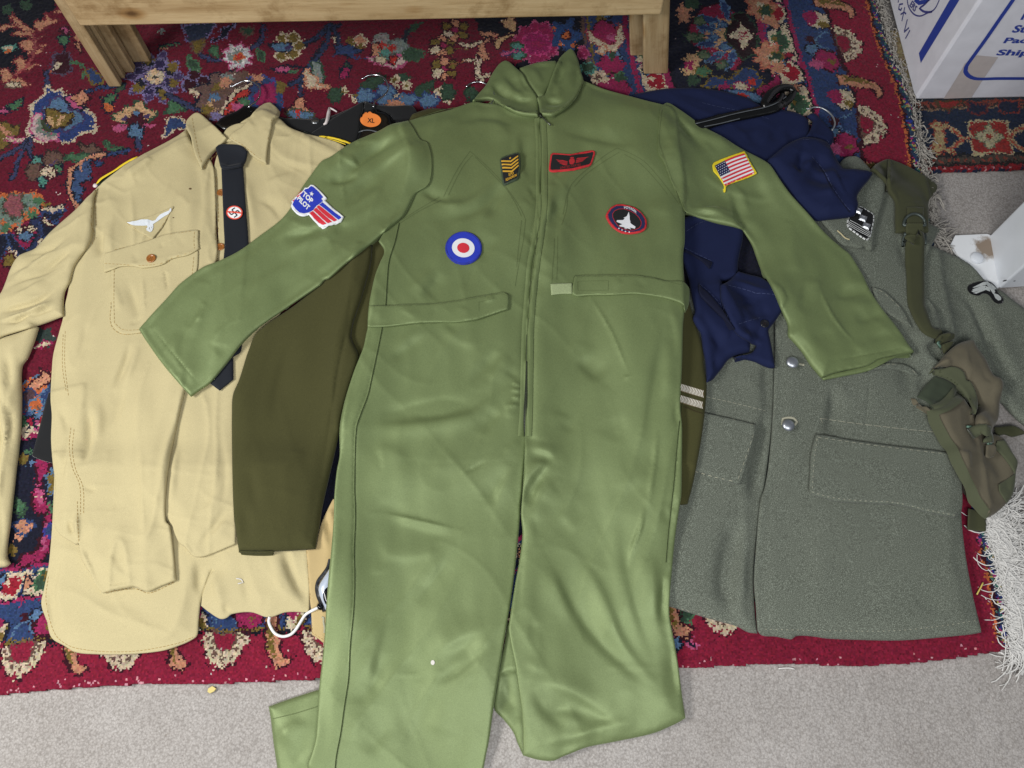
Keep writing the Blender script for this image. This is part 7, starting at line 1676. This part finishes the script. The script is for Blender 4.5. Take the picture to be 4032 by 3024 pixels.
word("VOYAGER", "c 1752,826", "c 1912,890", "c 1758,796", PWHITE, vp, .0016, .02, bend=lambda uv: np.column_stack([0 * uv[:, 0], 0 * uv[:, 0]]) + np.column_stack([10 * np.sin(math.pi * uv[:, 0]), -16 * np.sin(math.pi * uv[:, 0])]) * .35)
for s in ("c 1697,1072", "c 1735,1092", "c 1778,1110", "c 1825,1118"):
    q = px(s)[0]; decal("small_star", None, [np.array([q + [3.0 * math.cos(a), 2.4 * math.sin(a)] for a in np.linspace(0, 6.28, 8, endpoint=False)])], PWHITE, vp, .0015, .0015)
# winged shield patch, TOP PILOT
tp = patch("d 320,68 350,72 400,115 445,160 484,208 460,232 475,240 540,300 600,350 662,402 650,420 632,450 600,460 560,472 490,492 440,505 420,495 360,440 300,370 250,388 200,380 150,340 118,292 128,255 122,240 160,200 240,130 258,100 290,98", PWHITE, "white edged winged shield patch on the left sleeve")
decal("shield", None, [px("d 318,82 345,92 400,140 448,198 428,214 446,238 408,268 375,290 345,330 300,355 250,365 205,355 165,320 136,280 150,235 195,190 232,140 290,105")], PBLUE, tp, .0008)
for s in ("d 408,275 440,250 500,300 570,358 640,408 605,430 540,380 470,322",): decal("blue_bar", None, [px(s)], PBLUE, tp, .0008)
for s in ("d 380,298 404,280 468,330 540,388 592,434 560,448 500,410 430,350", "d 348,332 376,304 430,356 500,418 540,452 495,466 440,420 390,370", "d 304,362 342,340 392,388 440,432 482,470 440,484 400,458 350,410"): decal("red_bar", None, [px(s)], PRED, tp, .0008)
for s in ("d 200,150 240,135 228,165 185,178", "d 170,185 218,172 205,205 160,212", "d 130,235 165,212 150,240 125,258"): decal("red_bar", None, [px(s)], PRED, tp, .0009)
word("TOP", "d 230,180", "d 326,268", "d 256,134", PWHITE, tp, .0015, .04); word("PILOT", "d 178,222", "d 290,336", "d 206,178", PWHITE, tp, .0015, .04)
tsf = Frame(px("d 331,165")[0], px("d 352,172")[0], px("d 334,142")[0]); decal("white_star", tsf, [star(0, 0, 1.15)], PWHITE, tp, .0015, .0015)
# flag patch
fp = patch("Q 577,725 590,705 620,690 660,672 760,636 870,598 885,612 930,700 990,800 985,810 900,850 800,885 720,915 705,930 702,970 690,985 682,975 684,930 660,880 625,830 585,785 580,760", PYEL, "yellow edged stars and stripes patch on the right sleeve", border=False)
ff_ = Frame(px("Q 598,736")[0], px("Q 871,620")[0], px("Q 696,926")[0], bend=lambda uv: np.column_stack([0 * uv[:, 0], -5 * np.sin(math.pi * uv[:, 0]) * (1 - uv[:, 1])]))
def fq(u0, u1, v0, v1, n=6): return [(u0 + (u1 - u0) * k / n, v0) for k in range(n + 1)] + [(u1 - (u1 - u0) * k / n, v1) for k in range(n + 1)]
decal("flag_field", ff_, [fq(0, 1.0, .0, .98)], PWHITE, fp, .0008)
for k in range(7):
    v0 = k * 2 / 13 * .98; v1 = (k * 2 + 1) / 13 * .98
    decal("red_stripe", ff_, [fq(.34 if k < 4 else 0.0, 1.0, v0, v1)], PRED, fp, .0012)
decal("star_field", ff_, [fq(0, .34, 0, 7 / 13 * .98)], PNAVY, fp, .0014)
for r in range(5):
    for c in range(5 if r % 2 == 0 else 4):
        u = .035 + (c + (.5 if r % 2 else 0)) * .066; v = .06 + r * .098
        decal("small_star", ff_, [star(u, v, .020, .026)], PWHITE, fp, .0019, .002)
decal("speck", None, [np.array([px("H 638,1003")[0] + [8 * math.cos(a), 10 * math.sin(a)] for a in np.linspace(0, 6.28, 10, endpoint=False)])], plain("white_thread", (206, 202, 196), .9), fs_, .0012, .002) 

# ================================================================== bits of litter
def bit(name, label, cat, s, h, col, group=None):
    q = px(s); w = at_z(q, .001); n = len(w)
    V = np.concatenate([w + [0, 0, h], w + [0, 0, .0002]])
    o = link_mesh(name, V, [list(range(n))[::-1]] + [(i, (i + 1) % n, n + (i + 1) % n, n + i) for i in range(n)], plain(name + "_mat", col, .8), None, False, label, cat, group=group)
    return o
bit("paper_scrap", "small yellow paper scrap on the grey carpet below the rug edge", "scrap", "G 1300,1165 1325,1150 1348,1165 1335,1182 1310,1195 1295,1185", .004, (206, 188, 120))
def thread(name, label, cat, s, r, col, z=.002):
    q = curve(px(s), step=8); P3 = at_z(q, z)
    return tube(name, P3, r, plain(name + "_mat", col, .7), None, 6, label=label, cat=cat)
thread("white_thread", "short white thread on the grey carpet under the red rug edge", "thread", "I 685,1040 720,1037 760,1037 785,1044", .0012, (214, 212, 208))
thread("straw", "yellow straw lying on the red border right of the grey tunic", "straw", "I 1958,506 1938,545 1918,580", .0014, (206, 186, 96), .0145)
